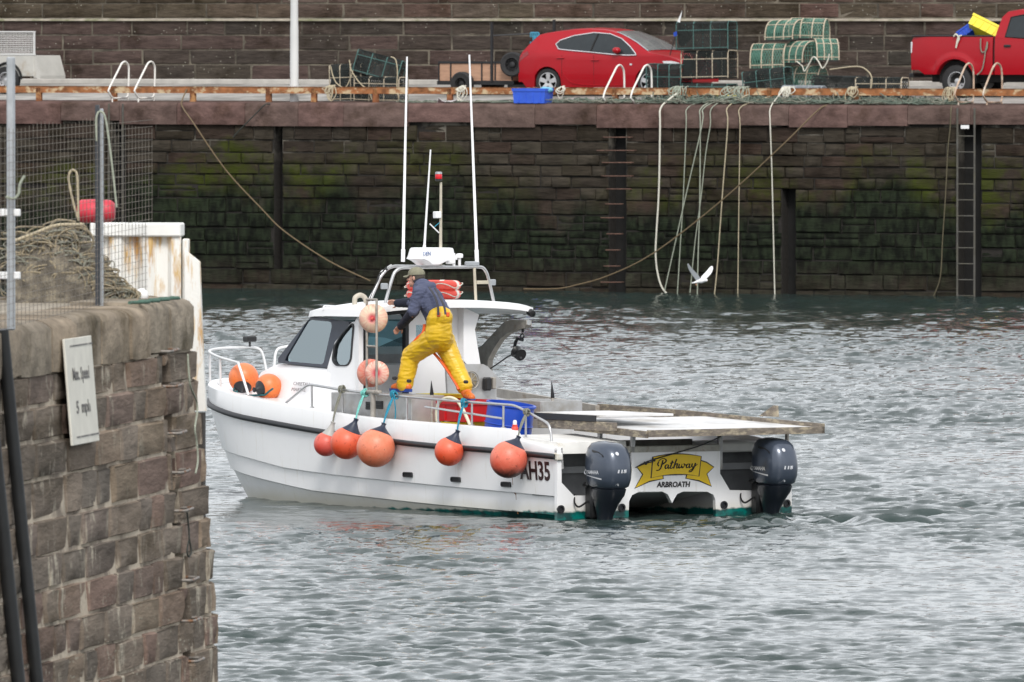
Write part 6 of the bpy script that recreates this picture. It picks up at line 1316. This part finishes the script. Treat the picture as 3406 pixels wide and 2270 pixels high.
# flagged pole in the stack, yellow box, blue crate with bag, paper scraps
o = thing('dan_pole', 'leaning marker pole with white and blue flags by the creel stack', 'marker pole', Q); mb = MB(); mb.tube([qp(2228, 185, 1.6), qp(2270, 36, 1.6)], .012, 6); mb.build('pole', FRK, o, 60)
mb = MB(); c = [qp(x, y, 1.6) for x, y in ((2254, 72), (2262, 76), (2270, 36))]; mb.prism([(p_.x, p_.z) for p_ in c], lambda a, b: (a, 1.58, b), lambda a, b: (a, 1.6, b)); mb.build('white_flag', WHP, o)
mb = MB(); c = [qp(x, y, 1.6) for x, y in ((2241, 110), (2252, 105), (2252, 120), (2243, 122))]; mb.prism([(p_.x, p_.z) for p_ in c], lambda a, b: (a, 1.58, b), lambda a, b: (a, 1.6, b)); mb.build('blue_flag', BLUP, o)
c_ = qp(2410, 318, 1.25); tub('fish_box', 'yellow fish box low behind the rail beside the dark stack', 'box', Q, (c_.x, 1.35, dz(1.35)), (.36, .3, .24), YELP)
BLUC = M('crate_blue', (.035, .11, .62), .4, var=.1, scale=6)
c_ = qp(1768, 352, .12); tub('fish_crate', 'bright blue plastic fish crate on the quay edge', 'crate', Q, (c_.x, .19, QT+.01), (.80, .45, .335), BLUC, R(3))
mb = MB(); c2_ = qp(1815, 300, .2); rs = random.Random(4); ell(mb, (0, 0, 0), 0, (Vector((.16, 0, 0)), Vector((0, .13, 0)), Vector((0, 0, .075))), 14)
for i, v in enumerate(mb.v): k = 1+rs.uniform(-.22, .22); mb.v[i] = (v[0]*k, v[1]*k, v[2]*k)
o = mb.build('plastic_bag', M('bag_pale_blue', (.16, .45, .62), .35, var=.15), None, 70); tag(o, 'crumpled pale blue plastic bag on the blue fish crate', 'bag'); o.location = Vector(Q.w(c2_.x, .24, c2_.z-.0)); o.rotation_euler = (0, 0, Q.ang)
mb = MB(); c_ = qp(1485, 344, .2); pts = [Vector((c_.x+x, .2+y, QT+z)) for x, y, z in ((-.22, -.03, .02), (-.2, .0, .13), (-.12, .02, .06), (.02, .0, .03), (.16, -.02, .05), (.24, .05, .09), (.22, .1, .02), (0, .16, .02), (-.2, .12, .03))]; mb.add(pts+[p_-Vector((0, 0, .012)) for p_ in pts], [tuple(range(9)), tuple(range(17, 8, -1))]+[(i, (i+1) % 9, 9+(i+1) % 9, 9+i) for i in range(9)])
o = mb.build('paper_sack', M('sack_pale', (.66, .62, .64), .7), None, 30); tag(o, 'crumpled pale sack lying on the quay edge before the trailer', 'sack'); at_frame(o, Q)
# scraps of net and rope along the edge: nobody could count them
mb = MB(); mb2 = MB(); rs = random.Random(12)
def scraps(pa, pb, n_, zs):
    for k in range(n_):
        c = qx(rs.uniform(pa, pb), 335, .3); v = rs.uniform(.0, .95); ph = rs.uniform(0, 6.3); r_ = rs.uniform(.08, .35); pts = []
        for i in range(9): a = ph+i*rs.uniform(.5, .9); pts.append((c+r_*math.cos(a)*1.3, min(1.3, max(-.02, v+r_*.5*math.sin(a))), QT+.02+abs(rs.gauss(0, zs))))
        (mb if rs.random() < .55 else mb2).tube(spline(pts, 3), rs.uniform(.007, .013), 4)
scraps(1850, 3170, 260, .05); scraps(1330, 1700, 36, .02); scraps(2640, 3160, 130, .08); scraps(2200, 2640, 90, .09)
for m_, mt, lb in ((mb, RG('rope_seagreen', (.13, .165, .13)), 'sea green net and rope scraps strewn along the quay edge'), (mb2, ROPEGY, 'grey rope scraps strewn along the quay edge')):
    o = m_.build('net_scraps', mt, None, 60); tag(o, lb, 'nets', kind='stuff'); at_frame(o, Q)

# ------------------------------------------------------------------ vehicles
RED = M('car_paint_red', (.33, .003, .010), .3, .0, var=.04, scale=2, coat=.2, spec=.3); CGL = M('car_glass', (.022, .027, .03), .06, var=.1, spec=.4); TYRE = M('tyre', (.018, .018, .019), .8, var=.2); ALLOY = M('alloy_wheel', (.62, .62, .63), .3, .7, var=.06); CHR = M('chrome_trim', (.75, .75, .76), .2, .8); ARCHM = M('wheel_arch_black', (.01, .01, .01), .9); SCR_ = M('windscreen_glass', (.55, .58, .6), .04, .75, var=.05); STEELW = M('steel_wheel', (.50, .50, .51), .4, .6, var=.08); TAIL = M('tail_lamp_red', (.22, .004, .008), .2, coat=.5)
def car_shell(xs, top, bot, yh, crown, cap0=True):
    rings = []
    for x in xs:
        zb, zt = bot(x), top(x); zs = [zb+(zt-zb)*k/11 for k in range(12)]; yt = yh(x, zt)
        side = [Vector((x, -yh(x, z), z)) for z in zs]; tp_ = [Vector((x, -yt*math.cos(math.pi*k/8), zt+crown(x)*math.sin(math.pi*k/8))) for k in range(1, 8)]
        rings.append(side+tp_+[Vector((x, -p_.y, p_.z)) for p_ in reversed(side)])
    return rings
def strip_panel(pts_low, pts_up, fn, n=5):      # glass between a lower and an upper edge, laid on the body surface
    mb = MB(); mb.loft([[fn(l_[0]+(u_[0]-l_[0])*k/n, l_[1]+(u_[1]-l_[1])*k/n) for l_, u_ in zip(pts_low, pts_up)] for k in range(n+1)], ringclosed=False, caps=False); return mb
def wheel(par, x, y, z, r, rim, spokes, mt):
    w_ = bpy.data.objects.new('wheel', None); link(w_, par); w_.location = (x, y, z); A = Matrix.Rotation(R(90), 4, 'X')
    mb = MB(); mb.lathe([(rim, -.09), (r-.03, -.10), (r, -.07), (r, .07), (r-.03, .10), (rim, .09)], 28, A, caps=False); mb.build('tyre', TYRE, w_, 50)
    mb = MB(); mb.lathe([(rim, .088), (rim-.012, .092), (rim-.02, .06), (rim-.03, -.02), (.02, -.02)], 28, A, caps=False); mb.build('rim', ARCHM if spokes else mt, w_, 50)
    if spokes:
        mb = MB(); mb.tube([((rim-.012)*math.cos(t), -.086, (rim-.012)*math.sin(t)) for t in [2*math.pi*k/28 for k in range(28)]], .012, 6, True); mb.build('rim_lip', mt, w_, 60)
        for k in range(spokes):
            t = 2*math.pi*k/spokes+.3; d = Vector((math.cos(t), 0, math.sin(t))); n_ = Vector((-math.sin(t), 0, math.cos(t))); mb = MB()
            mb.add([d*.03+n_*.04+Vector((0, -.075, 0)), d*.03-n_*.04+Vector((0, -.075, 0)), d*(rim-.01)-n_*.055+Vector((0, -.085, 0)), d*(rim-.01)+n_*.055+Vector((0, -.085, 0)), d*.03+n_*.04+Vector((0, -.04, 0)), d*.03-n_*.04+Vector((0, -.04, 0)), d*(rim-.01)-n_*.05+Vector((0, -.05, 0)), d*(rim-.01)+n_*.05+Vector((0, -.05, 0))], [(0, 1, 2, 3), (0, 4, 5, 1), (1, 5, 6, 2), (3, 2, 6, 7), (0, 3, 7, 4)]); mb.build('spoke', mt, w_)
    else:
        for k in range(10):
            t = 2*math.pi*k/10; mb = MB(); mb.lathe([(.018, 0), (.016, .004), (.001, .004)], 8, Matrix.Translation((rim*.72*math.cos(t), -.062, rim*.72*math.sin(t))) @ A); mb.build('wheel_hole', ARCHM, w_)
        mb = MB(); mb.lathe([(.07, .02), (.06, .05), (.02, .06)], 16, A); mb.build('hub', mt, w_, 50)
    return w_
# red hatchback: x from tail to nose along the quay, near side towards -y
CV = 3.9; CW = .90; rw = qp(1819, 274, CV-CW); z0c = dz(CV-CW)+.01; xr0 = rw.x-.78
carh = thing('parked_car', 'red five door hatchback parked along the quay', 'car', Q, (xr0, CV, z0c)); WB = 2.60; xf = .78+WB
CT = [(0, .78), (.03, .88), (.10, 1.0), (.22, 1.14), (.36, 1.29), (.46, 1.385), (.62, 1.42), (.9, 1.46), (1.3, 1.505), (1.7, 1.52), (2.1, 1.50), (2.4, 1.45), (2.7, 1.345), (3.0, 1.205), (3.25, 1.06), (3.38, .985), (3.6, .95), (3.9, .89), (4.1, .82), (4.22, .73), (4.32, .6)]
def ctop(x): return ip(CT, x)
def cbot(x):
    z = .20 if .12 < x < 4.1 else .32
    for c in (.78, xf):
        if abs(x-c) < .355: z = max(z, .315+math.sqrt(.355**2-(x-c)**2))
    return min(z, ctop(x)-.05)
def cyh(x, z):
    w_ = CW*(1-.16*max(0, (x-3.1)/1.22)**2.2-.10*max(0, (.9-x)/.9)**2.2)
    if z > .93: w_ *= 1-.36*((z-.93)/.58)**1.15
    return w_*(1-.05*max(0, (.55-z)/.35)**2)
xsc = sorted(set([0, .03, .1, .2, .3, .42, .425, .46, .52, .6, .7, .78, .86, .96, 1.05, 1.12, 1.135, 1.14, 1.3, 1.5, 1.7, 1.9, 2.1, 2.3, 2.5, 2.7, 2.85, 3.0, 3.02, 3.03, 3.06, 3.12, 3.2, 3.3, 3.38, 3.46, 3.55, 3.64, 3.7, 3.73, 3.74, 3.85, 3.95, 4.05, 4.15, 4.22, 4.28, 4.32]))
mb = MB(); mb.loft(car_shell(xsc, ctop, cbot, cyh, lambda x: .035 if x < 3.3 else .03)); mb.build('body', RED, carh, 38)
def near(x, z, off=.006): return Vector((x, -cyh(x, z)-off, z))
def cwin(pts): return [((qp(1700+x/2.351, y/2.351, CV-CW+.08).x-xr0), qp(1700+x/2.351, y/2.351, CV-CW+.08).z-z0c) for x, y in pts]
up_ = cwin([(345, 350), (372, 318), (470, 282), (620, 258), (750, 268), (850, 305), (930, 365), (990, 425)]); lo_ = cwin([(350, 352), (378, 386), (470, 396), (620, 409), (750, 422), (850, 430), (930, 434), (994, 432)])
strip_panel(lo_, up_, near).build('side_window', CGL, carh, 60)
mb = MB(); mb.tube([near(x, z, .012) for x, z in up_+list(reversed(lo_))], .016, 6, True); mb.build('window_trim', CHR, carh, 60)
pa = cwin([(630, 408), (655, 270)]); mb = MB(); mb.tube([near(*pa[0], .012), near(*pa[1], .012)], .022, 6); mb.build('door_pillar', ARCHM, carh, 60)
def ontop(x, k, off=.008): zt = ctop(x); yt = cyh(x, zt); return Vector((x, -yt*math.cos(math.pi*k), zt+.035*math.sin(math.pi*k)+off))
mb = MB(); mb.loft([[ontop(x, .07+.86*j/12) for j in range(13)] for x in (2.42, 2.6, 2.8, 3.0, 3.2, 3.33)], ringclosed=False, caps=False); mb.build('windscreen', SCR_, carh, 60)
mb = MB(); mb.loft([[ontop(x, .1+.8*j/8) for j in range(9)] for x in (.12, .22, .36, .44)], ringclosed=False, caps=False); mb.build('rear_window', CGL, carh, 60)
for x in (.78, xf):
    for s in (-1, 1): w_ = wheel(carh, x, s*(CW-.13), .315, .315, .225, 5, ALLOY); w_.rotation_euler.z = 0 if s < 0 else math.pi
    mb = MB(); mb.box((x, 0, .42), (.70, 1.5, .44)); mb.build('wheel_housing', ARCHM, carh)
mi = cwin([(845, 395)])[0]
def mir(mb): ell(mb, near(mi[0], mi[1], .10), 0, (Vector((.10, 0, 0)), Vector((0, .09, 0)), Vector((0, 0, .075))), 14)
mb = MB(); mir(mb); mb.build('door_mirror', RED, carh, 60)
for x, z in cwin([(400, 455), (670, 472)]): mb = MB(); mb.box(near(x, z, .015), (.2, .03, .03), bev=.012); mb.build('door_handle', RED, carh)
mb = MB(); mb.loft([[near(x, z, .004) for x, z in ((.04, .86), (.14, .97), (.24, 1.02))], [near(x, z, .004) for x, z in ((.03, .76), (.12, .84), (.3, .95))]], ringclosed=False, caps=False); mb.build('tail_lamp', TAIL, carh, 60)
mb = MB(); mb.loft([[near(x, z, .004) for x, z in ((3.72, .80), (3.95, .80), (4.12, .76))], [near(x, z, .004) for x, z in ((3.78, .70), (3.95, .66), (4.15, .62))]], ringclosed=False, caps=False); mb.build('head_lamp', M('lamp_clear', (.6, .62, .64), .1, coat=1), carh, 60)
for xa_, za_ in ((1.98, 0), (1.16, 0)):
    mb = MB(); mb.tube([near(xa_, z, .0015) for z in (.28, .5, .7, .93)], .004, 4); mb.build('door_seam', ARCHM, carh)
mb = MB(); mb.tube(spline([near(*p_, .0) for p_ in cwin([(415, 560), (470, 640), (600, 665), (900, 668)])], 4), .012, 5); mb.build('sill_crease', RED, carh, 60)
o = cwin([(950, 505)])[0]; mb = MB(); mb.box(near(*o, .004), (.06, .008, .035)); mb.build('wing_badge', CHR, carh)

# red pickup at the right edge
TV = 3.75; TW = .92; wv_ = qp(3176, 272, TV-TW); z0t = dz(TV-TW)+.01; xt0 = wv_.x-1.12
pk = thing('pickup_truck', 'red pickup truck with boxes in its open bed', 'pickup truck', Q, (xt0, TV, z0t)); BR_ = 1.36
PTp = [(0, 1.20), (.04, 1.34), (.1, BR_), (2.05, BR_), (2.2, BR_-.02), (3.4, 1.22), (3.7, 1.16), (4.7, 1.10), (5.0, 1.0), (5.15, .8)]
def pbot(x):
    z = .52 if .3 < x < 4.9 else .62
    for c in (1.12, 4.2):
        if abs(x-c) < .47: z = max(z, .40+math.sqrt(.47**2-(x-c)**2))
    return min(z, ip(PTp, x)-.05)
def pyh(x, z): return TW*(1-.07*max(0, (.5-x)/.5)**2-.1*max(0, (x-4.2)/.95)**2)*(1-.035*abs((z-.95)/.45)**2+ (.035 if abs(((x-1.12)**2+(z-.4)**2)**.5-.52) < .06 else 0))
xsp = sorted([0, .02, .05, .1, .2, .35, .5, .6, .645, .66, .7, .78, .88, 1.0, 1.12, 1.24, 1.36, 1.46, 1.54, 1.58, 1.595, 1.7, 1.85, 2.0, 2.05])
mb = MB(); mb.loft(car_shell(xsp, lambda x: ip(PTp, x), pbot, pyh, lambda x: 0.0)); mb.build('bed_body', RED, pk, 38)
mb = MB(); mb.box((1.03, 0, BR_+.012), (1.95, 1.62, .02)); mb.build('bed_liner', ARCHM, pk)
for s in (-1, 1): mb = MB(); mb.box((1.03, s*(TW-.06), BR_+.02), (2.0, .09, .035), bev=.012); mb.build('bed_rail', BLKM, pk)
xsq = sorted([2.09, 2.1, 2.3, 2.6, 3.0, 3.3, 3.5, 3.7, 3.725, 3.73, 3.8, 3.95, 4.1, 4.2, 4.3, 4.45, 4.6, 4.66, 4.675, 4.8, 4.95, 5.05, 5.15])
mb = MB(); mb.loft(car_shell(xsq, lambda x: ip([(2.09, 1.36), (3.4, 1.22), (3.7, 1.17), (4.7, 1.10), (5.0, 1.0), (5.15, .8)], x), pbot, pyh, lambda x: .02)); mb.build('cab_body', RED, pk, 38)
CB = [(2.09, 1.36), (2.12, 1.5), (2.2, 1.8), (2.32, 1.92), (2.6, 1.965), (3.1, 1.95), (3.35, 1.86), (3.9, 1.36)]
def cabh(x, z): return (TW-.03)*(1-.26*max(0, (z-1.22)/.74)**1.2)
xs3 = [2.09, 2.12, 2.16, 2.2, 2.26, 2.32, 2.45, 2.6, 2.8, 3.0, 3.1, 3.2, 3.35, 3.5, 3.7, 3.9]
mb = MB(); mb.loft(car_shell(xs3, lambda x: ip(CB, x), lambda x: 1.15, cabh, lambda x: .03)); mb.build('cab_roof', RED, pk, 38)
lo2 = [(2.34, 1.36), (2.7, 1.34), (3.1, 1.32), (3.5, 1.30), (3.75, 1.30)]; up2 = [(2.42, 1.80), (2.7, 1.85), (3.0, 1.86), (3.2, 1.80), (3.68, 1.36)]
strip_panel(lo2, up2, lambda x, z: Vector((x, -cabh(x, z)-.006, z))).build('side_window', CGL, pk, 60)
mb = MB(); mb.tube([Vector((x, -cabh(x, z)-.008, z)) for x, z in lo2+list(reversed(up2))], .014, 6, True); mb.build('window_seal', ARCHM, pk, 60)
mb = MB(); mb.tube([Vector((2.09, -pyh(2.09, z)-.002, z)) for z in (.6, .9, 1.2, 1.36)], .012, 5); mb.build('cab_gap', ARCHM, pk)
mb = MB(); mb.box((2.42, -TW-.01, 1.16), (.17, .04, .055), bev=.015); mb.build('door_handle', BLKM, pk)
mb = MB(); mb.box((.01, -TW+.10, 1.12), (.05, .10, .26), bev=.02); mb.build('tail_lamp', M('lamp_clear', (.6, .62, .64)), pk)
for x in (1.12, 4.2):
    for s in (-1, 1): w_ = wheel(pk, x, s*(TW-.16), .37, .37, .215, 0, STEELW); w_.rotation_euler.z = 0 if s < 0 else math.pi
    mb = MB(); mb.box((x, 0, .58), (.92, 1.5, .5)); mb.build('wheel_housing', ARCHM, pk)
mb = MB(); mb.box((2.6, 0, .45), (4.4, 1.2, .2)); mb.build('chassis', ARCHM, pk); mb = MB(); mb.box((-.05, 0, .50), (.12, 1.5, .1), bev=.02); mb.build('rear_step', BLKM, pk)
def on_truck(o, c): o.location = Vector(Q.w(xt0+c[0], TV+c[1], z0t+c[2]))
o = tub('fish_crate', 'yellow plastic crate tilted in the pickup bed', 'crate', Q, (0, 0, 0), (.8, .46, .28), YELP, R(12)); on_truck(o, (1.62, -.5, BR_+.03)); o.rotation_euler = (R(-38), R(24), Q.ang)
o = tub('fish_crate', 'blue plastic crate tipped on end in the pickup bed', 'crate', Q, (0, 0, 0), (.34, .3, .2), BLUP, R(-10)); on_truck(o, (1.25, -.45, BR_+.0)); o.rotation_euler = (R(-30), R(-35), Q.ang+.3)
rope_at('truck_rope', 'grey rope end hanging over the side of the pickup bed', [tuple(qp(x, y, TV-TW-.03)) for x, y in ((3262, 128), (3262, 160), (3268, 175), (3282, 165), (3284, 140), (3278, 170), (3272, 210), (3265, 235), (3250, 250))], .016, ROPEGY, Q)
rope_at('truck_rope', 'pale rope bunched over the rear of the pickup bed rail', [tuple(qp(x, y, TV-TW-.03)) for x, y in ((3172, 122), (3180, 115), (3190, 128), (3184, 145), (3180, 160), (3186, 128), (3198, 118))], .018, ROPEW, Q)

# plywood sided trailer
tv = 3.3; PLY = M('plywood', (.40, .235, .155), .8, var=.15, scale=4, stretch=(1, 1, 5)); BKS = M('black_steel', (.02, .02, .022), .6, .2, var=.2)
def tx(x, y): v_ = qp(900+x/2.351, y/2.351, tv); return v_
a0_, a1_ = tx(1320, 640), tx(1890, 630); zt0, zb0 = tx(1400, 500).z, tx(1400, 635).z
tr = thing('plywood_trailer', 'small trailer with plywood sides and a spare wheel beside the red car', 'trailer', Q)
edges = [tx(1320, 600).x, tx(1412, 600).x, tx(1655, 600).x, tx(1760, 600).x, tx(1890, 600).x]
for a, b in zip(edges[:-1], edges[1:]): mb = MB(); mb.box(((a+b)/2, tv, (zt0+zb0)/2+.02*(a-edges[0])), (b-a-.03, .02, zt0-zb0)); mb.build('side_panel', PLY, tr)
for a in edges: mb = MB(); mb.box((a, tv-.015, (zt0+zb0)/2+.02*(a-edges[0])), (.03, .03, zt0-zb0+.03)); mb.build('side_post', BKS, tr)
LT = edges[-1]-edges[0]; mx_ = (edges[0]+edges[-1])/2
mb = MB(); mb.box((mx_, tv-.01, zt0+.03), (LT+.04, .04, .05)); mb.build('top_rail', BKS, tr); mb = MB(); mb.box((mx_, tv+.6, zb0-.04), (LT+.1, 1.25, .09)); mb.build('frame', BKS, tr)
for yy in (tv+1.22,): mb = MB(); mb.box((mx_, yy, (zt0+zb0)/2), (LT, .02, zt0-zb0)); mb.build('side_panel', PLY, tr)
for xx in (edges[0], edges[-1]): mb = MB(); mb.box((xx, tv+.6, (zt0+zb0)/2), (.02, 1.2, zt0-zb0)); mb.build('end_panel', PLY, tr)
wc = tx(1522, 650); wheel(tr, wc.x, tv-.14, dz(tv)+.27, .27, .15, 0, BKS); wheel(tr, wc.x, tv+1.34, dz(tv)+.27, .27, .15, 0, BKS)
wc = tx(1920, 505); sw = wheel(tr, wc.x, tv-.16, wc.z, .28, .165, 0, BKS); sw.rotation_euler = (0, R(8), R(12))
for (x0, y0, y1) in ((1735, 175, 640), (2025, 155, 400)):
    a = tx(x0, y0); b = tx(x0+15, y1); mb = MB(); mb.box((a.x, tv-.03 if x0 < 1800 else tv+1.2, (a.z+b.z)/2), (.055, .05, a.z-b.z)); mb.build('tall_post', BKS, tr)
a, b = tx(1740, 280), tx(2010, 262); mb = MB(); mb.tube([(a.x, tv-.03, a.z), (b.x, tv+.6, b.z)], .018, 6); mb.build('cross_bar', BKS, tr, 60)
mb = MB(); mb.box((edges[-1]+.45, tv+.6, zb0-.06), (1.0, .08, .08)); mb.build('drawbar', BKS, tr); mb = MB(); mb.box((edges[-1]+.15, tv+.1, zb0-.14), (.55, .2, .12)); mb.build('tool_box', BKS, tr)
o = thing('rope_coil', 'blue rope coil hung on the trailer cross bar', 'rope', Q); rs = random.Random(3); BLR = M('rope_sky_blue', (.06, .28, .42), .8, var=.2, scale=40)
for k in range(7):
    x0 = tx(1985+rs.uniform(0, 50), 258); z1 = tx(2000, rs.uniform(400, 445)).z; w2 = .03; mb = MB(); v_ = tv+.35; mb.tube(spline([(x0.x-w2, v_, x0.z-.1), (x0.x-w2*.6, v_-.02, x0.z+.0), (x0.x+w2, v_, x0.z-.03), (x0.x+w2*1.6, v_-.02, (x0.z+z1)/2), (x0.x+.04, v_, z1), (x0.x-.01, v_-.01, z1+.05), (x0.x-w2, v_, x0.z-.2)], 4), .012, 5); mb.build('turn', BLR, o, 60)

# white mesh trailer at the left edge
wv2 = 3.3; lt = thing('mesh_trailer', 'white trailer with a mesh cage top near the quay ladder', 'trailer', Q); WTR = M('trailer_white', (.44, .43, .40), .5, var=.08, scale=3, col2=(.35, .3, .24), thr=(.62, .75))
def lx(x, y): return qp(x/2.351, y/2.351, wv2)
xr_, xl_ = lx(265, 300).x, lx(-420, 300).x; z_t, z_m, z_b = lx(100, 250).z, lx(100, 435).z, lx(100, 600).z
mb = MB(); mb.box(((xl_+xr_)/2, wv2+.6, (z_m+z_b)/2), (xr_-xl_, 1.2, z_m-z_b), bev=.015); mb.build('body', WTR, lt)
mb = MB(); mb.prism([(xr_-.02, z_m), (xr_+.02, z_m), (xr_+.16, z_b+.02), (xr_+.16, z_b-.06), (xr_-.02, z_b-.02)], lambda a, b: (a, wv2+.02, b), lambda a, b: (a, wv2+1.18, b)); mb.build('tail_plate', WTR, lt)
for xx in (xl_, (xl_+xr_)/2, xr_): mb = MB(); mb.box((xx, wv2+.02, (z_t+z_m)/2), (.035, .035, z_t-z_m)); mb.build('cage_post', PGR, lt)
for zz in (z_t, z_m+.02): mb = MB(); mb.box(((xl_+xr_)/2, wv2+.02, zz), (xr_-xl_+.05, .05, .03)); mb.build('cage_rail', PGR, lt)
mb = MB()
for k in range(60): x = xl_+(xr_-xl_)*k/59; mb.tube([(x, wv2+.02, z_m), (x, wv2+.02, z_t)], .006, 4)
for k in range(12): z = z_m+(z_t-z_m)*k/11; mb.tube([(xl_, wv2+.02, z), (xr_, wv2+.02, z)], .006, 4)
o = mb.build('cage_mesh', PGR, lt); o['kind'] = 'stuff'
wc = lx(60, 640); wheel(lt, wc.x, wv2-.02, dz(wv2)+.32, .32, .19, 0, STEELW)
mb = MB(); mb.tube([(wc.x+.38*math.cos(t), wv2-.02, dz(wv2)+.34+.38*math.sin(t)) for t in [math.pi*k/12 for k in range(13)]], .03, 6); mb.build('mudguard', ARCHM, lt, 60)

# ------------------------------------------------------------------ gull
gd = on_plane(2325, 935, (0, 262, 0), (0, 1, 0)); gull = thing('gull', 'white gull flying low over the water with raised wings', 'gull', None, tuple(gd)); GW = M('gull_white', (.80, .80, .82), .7, var=.04); GG = M('gull_grey', (.55, .57, .6), .7, var=.05)
gs = 262/FPX
def gp(x, y, dy=0): return Vector(((2230+x/9.8-2325)*gs, dy, -((840+y/9.8)-935)*gs))
def gb(mb): cap_mesh(mb, gp(860, 960), .03, gp(1000, 930), .055); cap_mesh(mb, gp(1000, 930), .055, gp(1110, 905, -.02), .042); ell(mb, gp(1150, 910, -.03), 0, (Vector((.042, 0, 0)), Vector((0, .034, 0)), Vector((0, 0, .034)))); cap_mesh(mb, gp(860, 960), .028, gp(760, 985, .02), .012)
blob('body', gb, GW, gull, .008, 4)
mb = MB(); mb.prism([(p_.x, p_.z) for p_ in [gp(870, 940), gp(690, 985), gp(700, 1010), gp(870, 990)]], lambda a, b: (a, .05, b), lambda a, b: (a, -.03, b)); mb.build('tail', GW, gull)
for pts, dy, mt in (([(960, 850), (900, 740), (780, 620), (680, 510), (600, 400), (565, 355), (545, 390), (570, 500), (640, 640), (720, 760), (810, 880), (850, 920)], -.22, GG), ([(990, 820), (1060, 740), (1180, 620), (1270, 510), (1330, 455), (1365, 460), (1380, 520), (1350, 620), (1290, 720), (1200, 810), (1120, 880), (1080, 900)], .22, GW)):
    mb = MB(); q_ = [gp(x, y) for x, y in pts]; zr_ = q_[-1].z
    mb.prism([(p_.x, p_.z) for p_ in q_], lambda a, b, dy=dy: (a, dy*max(0, (b-zr_)/.35), b), lambda a, b, dy=dy: (a+.008, dy*max(0, (b-zr_)/.35)-.012, b)); mb.build('wing', mt, gull)
mb = MB(); mb.tube([gp(1180, 918, -.03), gp(1215, 935, -.035)], [.012, .003], 8); mb.build('beak', M('beak_red', (.4, .08, .03), .5), gull, 60)
mb = MB(); mb.tube([gp(850, 985), gp(845, 1085)], .008, 6); mb.tube([gp(865, 985), gp(820, 1060)], .008, 6); mb.build('legs', M('leg_orange', (.45, .2, .12), .6), gull, 60)
